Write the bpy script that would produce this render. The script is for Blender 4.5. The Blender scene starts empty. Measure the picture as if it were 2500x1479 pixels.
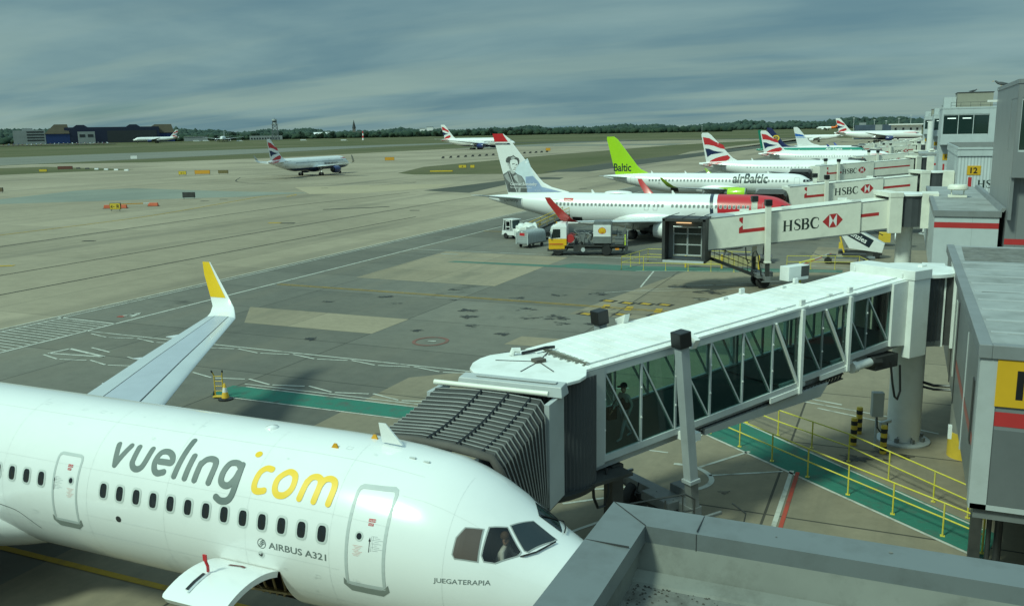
import bpy, bmesh, math, random
import numpy as np
from mathutils import Vector, Matrix

# ---------------------------------------------------------------- camera, sky, sun, exposure
S = bpy.context.scene
COL = S.collection
PI = math.pi
R_ = math.radians
SUN_DIR = Vector((0.31, 0.60, -0.735)).normalized()      # the way the sunlight travels

cd = bpy.data.cameras.new('camera'); cam = bpy.data.objects.new('camera', cd); COL.objects.link(cam)
cd.sensor_width = 36.0; cd.lens = 2164.98 / 2500 * 36.0
cd.clip_start = 0.1; cd.clip_end = 12000
cam.matrix_world = (Matrix.Translation((0, 0, 12.8)) @ Matrix.Rotation(0.41541, 4, 'Z')
                    @ Matrix.Rotation(PI / 2 - 0.19099, 4, 'X') @ Matrix.Rotation(-0.017286, 4, 'Z'))
S.camera = cam

W = bpy.data.worlds.new('World'); S.world = W; W.use_nodes = True
nt = W.node_tree; nt.nodes.clear()
def nd(t, kind, **kw):
    n = t.nodes.new(kind)
    for k, v in kw.items(): setattr(n, k, v)
    return n
def world():
    L = nt.links
    out = nd(nt, 'ShaderNodeOutputWorld'); mix = nd(nt, 'ShaderNodeMixShader')
    b1 = nd(nt, 'ShaderNodeBackground'); b2 = nd(nt, 'ShaderNodeBackground')
    sky = nd(nt, 'ShaderNodeTexSky', sky_type='NISHITA', sun_disc=False)
    sky.sun_elevation = math.asin(-SUN_DIR.z); sky.sun_rotation = math.atan2(-SUN_DIR.x, -SUN_DIR.y) % (2 * PI)
    sky.air_density = 1.0; sky.dust_density = 1.5
    tint = nd(nt, 'ShaderNodeMix', data_type='RGBA', blend_type='MULTIPLY'); tint.inputs[0].default_value = 1
    tint.inputs[7].default_value = (0.40, 0.85, 1.10, 1)
    L.new(sky.outputs[0], tint.inputs[6]); L.new(tint.outputs[2], b1.inputs[0]); b1.inputs[1].default_value = 0.075
    tc = nd(nt, 'ShaderNodeTexCoord'); sp = nd(nt, 'ShaderNodeSeparateXYZ'); L.new(tc.outputs['Generated'], sp.inputs[0])
    def math_(op, a, b=None, clamp=False):
        m = nd(nt, 'ShaderNodeMath', operation=op); m.use_clamp = clamp
        for i, v in ((0, a), (1, b)):
            if v is None: continue
            if isinstance(v, (int, float)): m.inputs[i].default_value = v
            else: L.new(v, m.inputs[i])
        return m.outputs[0]
    zz = math_('ADD', math_('MAXIMUM', sp.outputs[2], 0.0), 0.13)
    px = math_('DIVIDE', sp.outputs[0], zz); py = math_('DIVIDE', sp.outputs[1], zz)
    cb = nd(nt, 'ShaderNodeCombineXYZ'); L.new(px, cb.inputs[0]); L.new(py, cb.inputs[1])
    mp = nd(nt, 'ShaderNodeMapping'); L.new(cb.outputs[0], mp.inputs[0])
    mp.inputs['Rotation'].default_value = (0, 0, -0.33); mp.inputs['Scale'].default_value = (0.70, 1.0, 1)
    n1 = nd(nt, 'ShaderNodeTexNoise'); n1.inputs['Scale'].default_value = 0.72; n1.inputs['Detail'].default_value = 7; n1.inputs['Roughness'].default_value = 0.52
    n1.inputs['Distortion'].default_value = 0.25
    L.new(mp.outputs[0], n1.inputs['Vector'])
    r1 = nd(nt, 'ShaderNodeValToRGB'); L.new(n1.outputs[0], r1.inputs[0])
    e = r1.color_ramp.elements
    e[0].position = 0.30; e[0].color = (0.102, 0.206, 0.252, 1); e[1].position = 0.70; e[1].color = (0.250, 0.380, 0.376, 1)
    k = e.new(0.46); k.color = (0.146, 0.258, 0.286, 1); k = e.new(0.56); k.color = (0.194, 0.316, 0.326, 1)
    # gaps of blue between the sheets of cloud
    mp2 = nd(nt, 'ShaderNodeMapping'); L.new(cb.outputs[0], mp2.inputs[0]); mp2.inputs['Location'].default_value = (3.1, 7.7, 0)
    mp2.inputs['Rotation'].default_value = (0, 0, -0.30); mp2.inputs['Scale'].default_value = (0.25, 1.0, 1)
    n2 = nd(nt, 'ShaderNodeTexNoise'); n2.inputs['Scale'].default_value = 0.5; n2.inputs['Detail'].default_value = 6
    L.new(mp2.outputs[0], n2.inputs['Vector'])
    r2 = nd(nt, 'ShaderNodeValToRGB'); L.new(n2.outputs[0], r2.inputs[0])
    r2.color_ramp.elements[0].position = 0.27; r2.color_ramp.elements[0].color = (0.0, 0.0, 0.0, 1)
    r2.color_ramp.elements[1].position = 0.37; r2.color_ramp.elements[1].color = (1, 1, 1, 1)
    # pale lit bank low over the horizon
    n3 = nd(nt, 'ShaderNodeTexNoise'); n3.inputs['Scale'].default_value = 1.5; n3.inputs['Detail'].default_value = 5
    L.new(mp2.outputs[0], n3.inputs['Vector'])
    low = nd(nt, 'ShaderNodeMapRange'); L.new(sp.outputs[2], low.inputs[0]); low.inputs[1].default_value = 0.16; low.inputs[2].default_value = 0.02
    hi = nd(nt, 'ShaderNodeMapRange'); L.new(n3.outputs[0], hi.inputs[0]); hi.inputs[1].default_value = 0.45; hi.inputs[2].default_value = 0.62
    lm = math_('MULTIPLY', low.outputs[0], hi.outputs[0])
    pal = nd(nt, 'ShaderNodeMix', data_type='RGBA'); L.new(math_('MULTIPLY', lm, 0.75), pal.inputs[0]); L.new(r1.outputs[0], pal.inputs[6])
    pal.inputs[7].default_value = (0.285, 0.40, 0.345, 1)
    L.new(pal.outputs[2], b2.inputs[0])
    up = nd(nt, 'ShaderNodeMapRange'); L.new(sp.outputs[2], up.inputs[0]); up.inputs[1].default_value = 0.28; up.inputs[2].default_value = 0.85; up.inputs[3].default_value = 1.0; up.inputs[4].default_value = 2.8   # the cloud sheet is thinner and brighter overhead
    L.new(up.outputs[0], b2.inputs[1])
    L.new(math_('MULTIPLY', r2.outputs[0], 0.93), mix.inputs[0])
    L.new(b1.outputs[0], mix.inputs[1]); L.new(b2.outputs[0], mix.inputs[2]); L.new(mix.outputs[0], out.inputs[0])
world()
sl = bpy.data.lights.new('sun', 'SUN'); sun = bpy.data.objects.new('sun', sl); COL.objects.link(sun)
sl.energy = 2.95; sl.angle = R_(9.0); sl.color = (0.765, 1.0, 0.79)
sun.rotation_euler = SUN_DIR.to_track_quat('-Z', 'Y').to_euler(); sun.location = (-40, -50, 80)
S.view_settings.view_transform = 'Standard'; S.view_settings.look = 'None'
S.view_settings.exposure = 0.06; S.view_settings.gamma = 1.0

# ---------------------------------------------------------------- helpers
def clampc(c): return tuple(max(0.0, min(1.0, x)) for x in c)
_M = {}
def mat(name, col, rough=0.5, metal=0.0, var=0.06, scale=1.5, bump=0.0, coat=0.0, spec=0.5, dirt=None, dirt_amt=0.3, dirt_scale=0.6, glass=False, emit=0.0):
    """procedural paint / metal / rubber: base colour broken up by noise, with optional dirt"""
    if name in _M: return _M[name]
    m = bpy.data.materials.new(name); m.use_nodes = True; t = m.node_tree; L = t.links
    b = t.nodes['Principled BSDF']
    tc = nd(t, 'ShaderNodeTexCoord'); n = nd(t, 'ShaderNodeTexNoise'); n.inputs['Scale'].default_value = scale; n.inputs['Detail'].default_value = 6
    n.inputs['Roughness'].default_value = 0.6
    L.new(tc.outputs['Object'], n.inputs['Vector'])
    r = nd(t, 'ShaderNodeValToRGB'); L.new(n.outputs[0], r.inputs[0])
    r.color_ramp.elements[0].position = 0.3; r.color_ramp.elements[1].position = 0.7
    r.color_ramp.elements[0].color = clampc([c * (1 - var) for c in col]) + (1,); r.color_ramp.elements[1].color = clampc([c * (1 + var) for c in col]) + (1,)
    src = r.outputs[0]
    if dirt:
        n2 = nd(t, 'ShaderNodeTexNoise'); n2.inputs['Scale'].default_value = dirt_scale; n2.inputs['Detail'].default_value = 8; n2.inputs['Roughness'].default_value = 0.7
        L.new(tc.outputs['Object'], n2.inputs['Vector'])
        mr = nd(t, 'ShaderNodeMapRange'); L.new(n2.outputs[0], mr.inputs[0]); mr.inputs[1].default_value = 0.48; mr.inputs[2].default_value = 0.72; mr.inputs[4].default_value = dirt_amt
        mx = nd(t, 'ShaderNodeMix', data_type='RGBA'); L.new(mr.outputs[0], mx.inputs[0]); L.new(src, mx.inputs[6]); mx.inputs[7].default_value = tuple(dirt) + (1,)
        src = mx.outputs[2]
    L.new(src, b.inputs['Base Color'])
    b.inputs['Roughness'].default_value = rough; b.inputs['Metallic'].default_value = metal
    b.inputs['Specular IOR Level'].default_value = spec
    if coat: b.inputs['Coat Weight'].default_value = coat; b.inputs['Coat Roughness'].default_value = 0.08
    if bump:
        bp = nd(t, 'ShaderNodeBump'); bp.inputs['Strength'].default_value = bump; bp.inputs['Distance'].default_value = 0.02
        n3 = nd(t, 'ShaderNodeTexNoise'); n3.inputs['Scale'].default_value = scale * 6; n3.inputs['Detail'].default_value = 4
        L.new(tc.outputs['Object'], n3.inputs['Vector']); L.new(n3.outputs[0], bp.inputs['Height']); L.new(bp.outputs[0], b.inputs['Normal'])
    if glass:
        tr = nd(t, 'ShaderNodeBsdfTransparent'); tr.inputs[0].default_value = tuple(col) + (1,)
        gl = nd(t, 'ShaderNodeBsdfGlossy'); gl.inputs['Roughness'].default_value = 0.02
        lw = nd(t, 'ShaderNodeLayerWeight'); lw.inputs[0].default_value = 0.5; ms = nd(t, 'ShaderNodeMixShader')
        pw = nd(t, 'ShaderNodeMath', operation='POWER'); L.new(lw.outputs['Facing'], pw.inputs[0]); pw.inputs[1].default_value = 5.0
        fr = nd(t, 'ShaderNodeMath', operation='MULTIPLY_ADD'); L.new(pw.outputs[0], fr.inputs[0]); fr.inputs[1].default_value = 0.9; fr.inputs[2].default_value = 0.05
        L.new(fr.outputs[0], ms.inputs[0]); L.new(tr.outputs[0], ms.inputs[1]); L.new(gl.outputs[0], ms.inputs[2])
        L.new(ms.outputs[0], t.nodes['Material Output'].inputs[0])
    if emit: L.new(src, b.inputs['Emission Color']); b.inputs['Emission Strength'].default_value = emit
    _M[name] = m; return m

def tag(o, label=None, cat=None, group=None, kind=None):
    if label: o['label'] = label
    if cat: o['category'] = cat
    if group: o['group'] = group
    if kind: o['kind'] = kind
    return o
def thing(name, label, cat, loc=(0, 0, 0), rz=0.0, group=None):
    o = bpy.data.objects.new(name, None); COL.objects.link(o); o.empty_display_size = 0.3
    o.location = loc; o.rotation_euler = (0, 0, rz)
    return tag(o, label, cat, group)
def link(name, me, parent=None, loc=None):
    o = bpy.data.objects.new(name, me); COL.objects.link(o)
    if parent: o.parent = parent
    if loc: o.location = loc
    return o
def copy_tree(o, parent=None):
    c = o.copy(); COL.objects.link(c)
    if parent: c.parent = parent
    for ch in list(o.children): copy_tree(ch, c)
    return c

class MB:
    """collects shapes, then links them as one mesh object"""
    def __init__(s): s.v = []; s.f = []; s.m = []; s.T = Matrix.Identity(4); s.mi = 0
    def add(s, vs, fs, mi=None):
        k = len(s.v); T = s.T
        s.v += [tuple(T @ Vector(v)) for v in vs]; s.f += [tuple(k + i for i in f) for f in fs]
        s.m += [s.mi if mi is None else mi] * len(fs); return s
    def box2(s, x0, x1, y0, y1, z0, z1, mi=None):
        return s.add([(x0, y0, z0), (x1, y0, z0), (x1, y1, z0), (x0, y1, z0), (x0, y0, z1), (x1, y0, z1), (x1, y1, z1), (x0, y1, z1)],
                     [(0, 3, 2, 1), (4, 5, 6, 7), (0, 1, 5, 4), (1, 2, 6, 5), (2, 3, 7, 6), (3, 0, 4, 7)], mi)
    def box(s, c, d, mi=None):
        return s.box2(c[0] - d[0] / 2, c[0] + d[0] / 2, c[1] - d[1] / 2, c[1] + d[1] / 2, c[2] - d[2] / 2, c[2] + d[2] / 2, mi)
    def hexa(s, b, t, mi=None):      # bottom quad, top quad
        return s.add(list(b) + list(t), [(0, 3, 2, 1), (4, 5, 6, 7), (0, 1, 5, 4), (1, 2, 6, 5), (2, 3, 7, 6), (3, 0, 4, 7)], mi)
    def bar(s, p, q, w, h=None, mi=None, up=(0, 0, 1)):
        p = Vector(p); q = Vector(q); d = (q - p).normalized(); h = h or w
        u = Vector(up)
        if abs(d.dot(u)) > 0.97: u = Vector((1, 0, 0))
        r = d.cross(u).normalized() * w / 2; u = r.cross(d).normalized() * h / 2
        return s.hexa([p - r - u, p + r - u, p + r + u, p - r + u], [q - r - u, q + r - u, q + r + u, q - r + u], mi)
    def cyl(s, p, q, r0, r1=None, n=12, mi=None, caps=True):
        p = Vector(p); q = Vector(q); r1 = r0 if r1 is None else r1; d = (q - p).normalized()
        u = Vector((0, 0, 1)) if abs(d.z) < 0.9 else Vector((1, 0, 0))
        a = d.cross(u).normalized(); b = d.cross(a).normalized(); vs = []
        for c, r in ((p, r0), (q, r1)):
            for i in range(n):
                t = 2 * PI * i / n; vs.append(c + a * (r * math.cos(t)) + b * (r * math.sin(t)))
        fs = [(i, (i + 1) % n, n + (i + 1) % n, n + i) for i in range(n)]
        if caps: fs += [tuple(range(n))[::-1], tuple(range(n, 2 * n))]
        return s.add(vs, fs, mi)
    def tube(s, pts, r, n=6, mi=None, closed=False):
        pts = [Vector(p) for p in pts]; k = len(pts); vs = []; prev = None
        for i, p in enumerate(pts):
            a = pts[(i - 1) % k] if (i or closed) else p; b = pts[(i + 1) % k] if (i < k - 1 or closed) else p
            d = (b - a).normalized()
            if prev is None:
                u = Vector((0, 0, 1)) if abs(d.z) < 0.9 else Vector((1, 0, 0)); x = d.cross(u).normalized()
            else: x = (prev - d * prev.dot(d)).normalized()
            prev = x; y = d.cross(x)
            for j in range(n):
                t = 2 * PI * j / n; vs.append(p + x * (r * math.cos(t)) + y * (r * math.sin(t)))
        fs = [(i * n + j, i * n + (j + 1) % n, ((i + 1) % k) * n + (j + 1) % n, ((i + 1) % k) * n + j) for i in range(k if closed else k - 1) for j in range(n)]
        if not closed: fs += [tuple(range(n))[::-1], tuple(range((k - 1) * n, k * n))]
        return s.add(vs, fs, mi)
    def lathe(s, prof, n=24, mi=None, axis='z', o=(0, 0, 0), caps=True):
        vs = []
        for r, z in prof:
            for j in range(n):
                t = 2 * PI * j / n; c, q = r * math.cos(t), r * math.sin(t)
                v = {'z': (c, q, z), 'x': (z, c, q), 'y': (q, z, c)}[axis]
                vs.append((v[0] + o[0], v[1] + o[1], v[2] + o[2]))
        k = len(prof)
        fs = [(i * n + j, i * n + (j + 1) % n, (i + 1) * n + (j + 1) % n, (i + 1) * n + j) for i in range(k - 1) for j in range(n)]
        if caps: fs += [tuple(range(n))[::-1], tuple(range((k - 1) * n, k * n))]
        return s.add(vs, fs, mi)
    def prism(s, poly, z0, z1, mi=None):
        n = len(poly); vs = [(x, y, z0) for x, y in poly] + [(x, y, z1) for x, y in poly]
        return s.add(vs, [tuple(range(n))[::-1], tuple(range(n, 2 * n))] + [(i, (i + 1) % n, n + (i + 1) % n, n + i) for i in range(n)], mi)
    def poly(s, pts, mi=None): return s.add(pts, [tuple(range(len(pts)))], mi)
    def grid(s, rows, mi=None, wrap=False):
        n = len(rows[0]); vs = [p for r in rows for p in r]; m = n if wrap else n - 1
        return s.add(vs, [(i * n + j, i * n + (j + 1) % n, (i + 1) * n + (j + 1) % n, (i + 1) * n + j) for i in range(len(rows) - 1) for j in range(m)], mi)
    def wheel(s, c, r, w, mi=None, axis='y', rim=None):
        pr = [(r * 0.55, -w / 2), (r * 0.9, -w / 2), (r, -w * 0.3), (r, w * 0.3), (r * 0.9, w / 2), (r * 0.55, w / 2)]
        s.lathe(pr, 18, mi, axis, c)
        if rim is not None: s.lathe([(r * 0.12, -w * 0.42), (r * 0.56, -w * 0.36), (r * 0.56, w * 0.36), (r * 0.12, w * 0.42)], 14, rim, axis, c)
        return s
    def mesh(s, name, mats, smooth=None, fix=True):
        me = bpy.data.meshes.new(name); me.from_pydata(s.v, [], s.f)
        mats = mats if isinstance(mats, (list, tuple)) else [mats]
        for m in mats: me.materials.append(m)
        me.polygons.foreach_set('material_index', s.m); me.update()
        if fix:
            b = bmesh.new(); b.from_mesh(me); bmesh.ops.recalc_face_normals(b, faces=b.faces); b.to_mesh(me); b.free()
        if smooth is not None:
            me.polygons.foreach_set('use_smooth', [True] * len(me.polygons)); me.set_sharp_from_angle(angle=R_(smooth))
        return me
    def build(s, name, mats, parent=None, smooth=None, bevel=0.0, loc=None, fix=True):
        o = link(name, s.mesh(name, mats, smooth, fix), parent, loc)
        if bevel:
            md = o.modifiers.new('bevel', 'BEVEL'); md.width = bevel; md.segments = 2; md.limit_method = 'ANGLE'; md.angle_limit = R_(40)
        return o
def part(name, parent, mats, fn, smooth=None, bevel=0.0):
    b = MB(); fn(b); return b.build(name, mats, parent, smooth, bevel)

# flat shapes (2D) that are laid onto surfaces: text, strokes, polygons
def smooth_path(P, closed=False, k=6):
    P = [Vector(p).to_2d() for p in P]; n = len(P); out = []
    for i in range(n if closed else n - 1):
        a, b, c, d = [P[(i + j) % n] if closed else P[max(0, min(n - 1, i + j))] for j in (-1, 0, 1, 2)]
        for q in range(k):
            t = q / k
            out.append(0.5 * ((2 * b) + (c - a) * t + (2 * a - 5 * b + 4 * c - d) * t * t + (3 * b - a - 3 * c + d) * t ** 3))
    if not closed: out.append(P[-1])
    return out
class Flat:
    def __init__(s): s.v = []; s.f = []; s.d = []; s.layer = 0
    def add(s, vs, fs, lift=None):
        k = len(s.v); s.v += [tuple(v) for v in vs]; s.f += [tuple(k + i for i in f) for f in fs]; s.d += [(s.layer if lift is None else lift)] * len(vs); return s
    def poly(s, pts): return s.add(pts, [tuple(range(len(pts)))])
    def rect(s, x0, y0, x1, y1): return s.poly([(x0, y0), (x1, y0), (x1, y1), (x0, y1)])
    def ell(s, cx, cy, rx, ry, n=24, rot=0): return s.poly([(cx + rx * math.cos(t) * math.cos(rot) - ry * math.sin(t) * math.sin(rot), cy + rx * math.cos(t) * math.sin(rot) + ry * math.sin(t) * math.cos(rot)) for t in [2 * PI * i / n for i in range(n)]])
    def ring(s, cx, cy, rx, ry, w, n=28):
        a = [(cx + rx * math.cos(2 * PI * i / n), cy + ry * math.sin(2 * PI * i / n)) for i in range(n)]
        b = [(cx + (rx - w) * math.cos(2 * PI * i / n), cy + (ry - w) * math.sin(2 * PI * i / n)) for i in range(n)]
        return s.add(a + b, [(i, (i + 1) % n, n + (i + 1) % n, n + i) for i in range(n)])
    def frame(s, P, w):      # closed band of width w inside polygon P
        n = len(P); c = Vector((sum(p[0] for p in P) / n, sum(p[1] for p in P) / n)); q = []
        for i in range(n):
            a, b, d = Vector(P[i - 1]), Vector(P[i]), Vector(P[(i + 1) % n])
            e1 = (b - a).normalized(); e2 = (d - b).normalized(); n1 = Vector((-e1.y, e1.x)); n2 = Vector((-e2.y, e2.x))
            if n1.dot(c - b) < 0: n1 = -n1
            if n2.dot(c - b) < 0: n2 = -n2
            m = (n1 + n2).normalized(); q.append(b + m * (w / max(0.35, m.dot(n1))))
        return s.add(list(P) + q, [(i, (i + 1) % n, n + (i + 1) % n, n + i) for i in range(n)])
    def stroke(s, P, w, closed=False, k=6, cap=True, smooth=True):
        P = smooth_path(P, closed, k) if smooth else [Vector(p).to_2d() for p in P]; n = len(P); L = []; Rr = []
        ws = w if isinstance(w, (list, tuple)) else None
        for i in range(n):
            a = P[(i - 1) % n] if (i or closed) else P[i]; b = P[(i + 1) % n] if (i < n - 1 or closed) else P[i]
            d = (b - a).normalized(); nn = Vector((-d.y, d.x))
            if ws: f = i / (n - 1) * (len(ws) - 1); j = min(int(f), len(ws) - 2); hw = (ws[j] + (ws[j + 1] - ws[j]) * (f - j)) / 2
            else: hw = w / 2
            L.append(P[i] + nn * hw); Rr.append(P[i] - nn * hw)
        s.add(L + Rr, [(i, (i + 1) % n, n + (i + 1) % n, n + i) for i in range(n if closed else n - 1)])
        if cap and not closed:
            for c, d in ((P[0], P[0] - P[1]), (P[-1], P[-1] - P[-2])):
                d = d.normalized(); t0 = math.atan2(d.y, d.x); hw = (L[0] - Rr[0]).length / 2
                s.poly([(c.x + hw * math.cos(t0 - PI / 2 + PI * i / 10), c.y + hw * math.sin(t0 - PI / 2 + PI * i / 10)) for i in range(11)])
        s.layer += 1; return s
    def text(s, txt, h, x=0, y=0, bold=0.0, shear=0.0, sx=1.0, center=False):
        vs, fs, wd = text_shape(txt, bold); k = h
        ox = x - (wd * k * sx / 2 if center else 0)
        return s.add([(ox + (vx + shear * vy) * k * sx, y + vy * k) for vx, vy in vs], fs)
_T = {}
def text_shape(txt, bold):
    key = (txt, bold)
    if key in _T: return _T[key]
    c = bpy.data.curves.new('t', 'FONT'); c.body = txt; c.size = 1.0; c.offset = bold; c.resolution_u = 3
    o = bpy.data.objects.new('t', c); COL.objects.link(o); bpy.context.view_layer.update()
    me = bpy.data.meshes.new_from_object(o); vs = [(v.co.x, v.co.y) for v in me.vertices]; fs = [tuple(p.vertices) for p in me.polygons]
    bpy.data.objects.remove(o); bpy.data.curves.remove(c); bpy.data.meshes.remove(me)
    cap = 0.729
    vs = [(x / cap, y / cap) for x, y in vs]; x0 = min(v[0] for v in vs); vs = [(x - x0, y) for x, y in vs]
    _T[key] = (vs, fs, max(v[0] for v in vs)); return _T[key]
def lay(name, flat, m, parent, fn, cx=None, cy=None, eps=0.002):
    """lay a Flat onto a surface: fn(x, y, lift) -> xyz, cut every cx / cy so that it follows curves"""
    b = bmesh.new(); dl = b.verts.layers.float.new('lift')
    vs = []
    for (x, y), d in zip(flat.v, flat.d):
        v = b.verts.new((x, y, 0)); v[dl] = d; vs.append(v)
    for f in flat.f:
        try: b.faces.new([vs[i] for i in f])
        except ValueError: pass
    for ax, st in ((0, cx), (1, cy)):
        if not st: continue
        lo = min(v.co[ax] for v in b.verts); hi = max(v.co[ax] for v in b.verts); k = lo + st
        while k < hi:
            no = (1, 0, 0) if ax == 0 else (0, 1, 0); co = (k, 0, 0) if ax == 0 else (0, k, 0)
            bmesh.ops.bisect_plane(b, geom=b.verts[:] + b.edges[:] + b.faces[:], plane_co=co, plane_no=no); k += st
    for v in b.verts: v.co = Vector(fn(v.co.x, v.co.y, eps * v[dl]))
    me = bpy.data.meshes.new(name); b.to_mesh(me); b.free()
    for q in (m if isinstance(m, (list, tuple)) else [m]): me.materials.append(q)
    return link(name, me, parent)
def plane_fn(o, r, u, lift=0.004):
    o = Vector(o); r = Vector(r).normalized(); u = Vector(u).normalized(); n = r.cross(u)
    return lambda x, y, d: o + r * x + u * y + n * (lift + d)
def lerp(a, b, t): return a + (b - a) * t
def interp(x, xs, ys):
    if x <= xs[0]: return ys[0]
    for i in range(1, len(xs)):
        if x <= xs[i]: return ys[i - 1] + (ys[i] - ys[i - 1]) * (x - xs[i - 1]) / (xs[i] - xs[i - 1])
    return ys[-1]
# ---------------------------------------------------------------- ground, apron, taxiways, markings, hills, sky line
AZ = [(-180, 20), (-20, 30), (0, 33), (6, 30), (13, 22), (18, 22), (22, 22), (26, 20), (32, 22), (38, 27), (45, 34), (54, 42), (75, 40), (180, 20)]   # ridge height by bearing (deg, anticlockwise from +y)
def gz(x, y):
    d = math.hypot(x, y)
    z = min(6.0, max(0.0, d - 1150) * 0.018)
    if d > 1900:
        az = math.degrees(math.atan2(-x, y)); h = interp(az, [a for a, _ in AZ], [b for _, b in AZ])
        t = min(1.0, (d - 1900) / 1200); t = t * t * (3 - 2 * t)
        h += 5 * math.sin(az * 0.9 + d * 0.002) + 3 * math.sin(az * 2.3)
        z += (h - 16) * t
    return z
def gmat(name, c0, c1, scale, rough=0.9, streak=None, blot=None, blot_amt=0.5, blot_scale=0.12, fine=0.15, joints=None, jcol=0.45):
    """concrete / asphalt / grass: broad and fine noise, streaks along the traffic, blots, slab joints"""
    m = bpy.data.materials.new(name); m.use_nodes = True; t = m.node_tree; L = t.links; b = t.nodes['Principled BSDF']
    g = nd(t, 'ShaderNodeNewGeometry'); pos = g.outputs['Position']
    def noise(sc, det=6, vec=pos, rgh=0.6):
        n = nd(t, 'ShaderNodeTexNoise'); n.inputs['Scale'].default_value = sc; n.inputs['Detail'].default_value = det; n.inputs['Roughness'].default_value = rgh
        L.new(vec, n.inputs['Vector']); return n.outputs[0]
    def rng(x, a, b_, lo=0.0, hi=1.0):
        r = nd(t, 'ShaderNodeMapRange'); L.new(x, r.inputs[0]); r.inputs[1].default_value = a; r.inputs[2].default_value = b_; r.inputs[3].default_value = lo; r.inputs[4].default_value = hi; return r.outputs[0]
    def mix(f, a, c, bt='MIX'):
        x = nd(t, 'ShaderNodeMix', data_type='RGBA', blend_type=bt)
        if isinstance(f, float): x.inputs[0].default_value = f
        else: L.new(f, x.inputs[0])
        for i, v in ((6, a), (7, c)):
            if isinstance(v, tuple): x.inputs[i].default_value = v + (1,)
            else: L.new(v, x.inputs[i])
        return x.outputs[2]
    col = mix(rng(noise(scale), 0.32, 0.68), tuple(c0), tuple(c1))
    fn = rng(noise(scale * 22, 8, rgh=0.75), 0.25, 0.75, 1 - fine, 1 + fine)
    fc = nd(t, 'ShaderNodeCombineColor'); [L.new(fn, fc.inputs[i]) for i in range(3)]
    col = mix(1.0, col, fc.outputs[0], 'MULTIPLY')
    if streak:
        mp = nd(t, 'ShaderNodeMapping'); L.new(pos, mp.inputs[0]); mp.inputs['Scale'].default_value = streak[0]
        col = mix(rng(noise(1.0, 7, mp.outputs[0]), 0.50, 0.74, 0, streak[2]), col, tuple(streak[1]))
    if blot: col = mix(rng(noise(blot_scale, 9, rgh=0.72), 0.60, 0.72, 0, blot_amt), col, tuple(blot))
    if joints:
        sx, sy, w = joints[:3]; sep = nd(t, 'ShaderNodeSeparateXYZ'); L.new(pos, sep.inputs[0]); acc = None
        for i, s_, off in ((0, sx, joints[3] if len(joints) > 3 else 0.0), (1, sy, joints[4] if len(joints) > 4 else 0.0)):
            a = nd(t, 'ShaderNodeMath', operation='ADD'); L.new(sep.outputs[i], a.inputs[0]); a.inputs[1].default_value = off + 500 * s_
            q = nd(t, 'ShaderNodeMath', operation='PINGPONG'); L.new(a.outputs[0], q.inputs[0]); q.inputs[1].default_value = s_ / 2
            e = nd(t, 'ShaderNodeMath', operation='LESS_THAN'); L.new(q.outputs[0], e.inputs[0]); e.inputs[1].default_value = w / 2
            if acc is None: acc = e.outputs[0]
            else:
                mx = nd(t, 'ShaderNodeMath', operation='MAXIMUM'); L.new(acc, mx.inputs[0]); L.new(e.outputs[0], mx.inputs[1]); acc = mx.outputs[0]
        k = nd(t, 'ShaderNodeMath', operation='MULTIPLY'); L.new(acc, k.inputs[0]); k.inputs[1].default_value = jcol
        col = mix(k.outputs[0], col, (0.03, 0.03, 0.028))
        # each slab poured a little lighter or darker
        sn = nd(t, 'ShaderNodeVectorMath', operation='SNAP'); av = nd(t, 'ShaderNodeVectorMath', operation='ADD'); L.new(pos, av.inputs[0])
        av.inputs[1].default_value = ((joints[3] if len(joints) > 3 else 0) , (joints[4] if len(joints) > 4 else 0), 0.5)
        L.new(av.outputs[0], sn.inputs[0]); sn.inputs[1].default_value = (sx, sy, 100)
        wn = nd(t, 'ShaderNodeTexWhiteNoise'); L.new(sn.outputs[0], wn.inputs[0]); v = rng(wn.outputs[0], 0, 1, 0.90, 1.10)
        vc = nd(t, 'ShaderNodeCombineColor'); [L.new(v, vc.inputs[i]) for i in range(3)]
        col = mix(1.0, col, vc.outputs[0], 'MULTIPLY')
    L.new(col, b.inputs['Base Color']); b.inputs['Roughness'].default_value = rough; b.inputs['Specular IOR Level'].default_value = 0.25
    bp = nd(t, 'ShaderNodeBump'); bp.inputs['Strength'].default_value = 0.15; bp.inputs['Distance'].default_value = 0.01
    L.new(noise(scale * 60, 5), bp.inputs['Height']); L.new(bp.outputs[0], b.inputs['Normal'])
    return m
G_GRASS = gmat('grass_far', (0.062, 0.070, 0.024), (0.100, 0.094, 0.042), 0.012, streak=((0.010, 0.0015, 1), (0.145, 0.125, 0.075), 0.85), blot=(0.04, 0.055, 0.02), blot_amt=0.6, blot_scale=0.01, fine=0.2)
G_CONC = gmat('concrete_pale', (0.240, 0.203, 0.144), (0.318, 0.270, 0.196), 0.02, streak=((0.16, 0.008, 1), (0.135, 0.120, 0.092), 0.75), blot=(0.115, 0.102, 0.08), blot_amt=0.4, blot_scale=0.04, joints=(30, 24, 0.14, 4, 3), jcol=0.3)
G_ASPH = gmat('asphalt_stand', (0.104, 0.102, 0.088), (0.166, 0.156, 0.128), 0.045, streak=((0.30, 0.02, 1), (0.165, 0.147, 0.114), 0.7), blot=(0.036, 0.037, 0.033), blot_amt=0.8, blot_scale=0.13, joints=(13, 7.6, 0.09, 5.2, 0.6), jcol=0.65)
G_STANDC = gmat('concrete_stand', (0.186, 0.158, 0.112), (0.250, 0.210, 0.150), 0.05, streak=((0.4, 0.03, 1), (0.105, 0.10, 0.08), 0.6), blot=(0.045, 0.043, 0.035), blot_amt=0.6, blot_scale=0.13, joints=(14.5, 7.6, 0.09, 3.6, 1.5), jcol=0.8)
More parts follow.
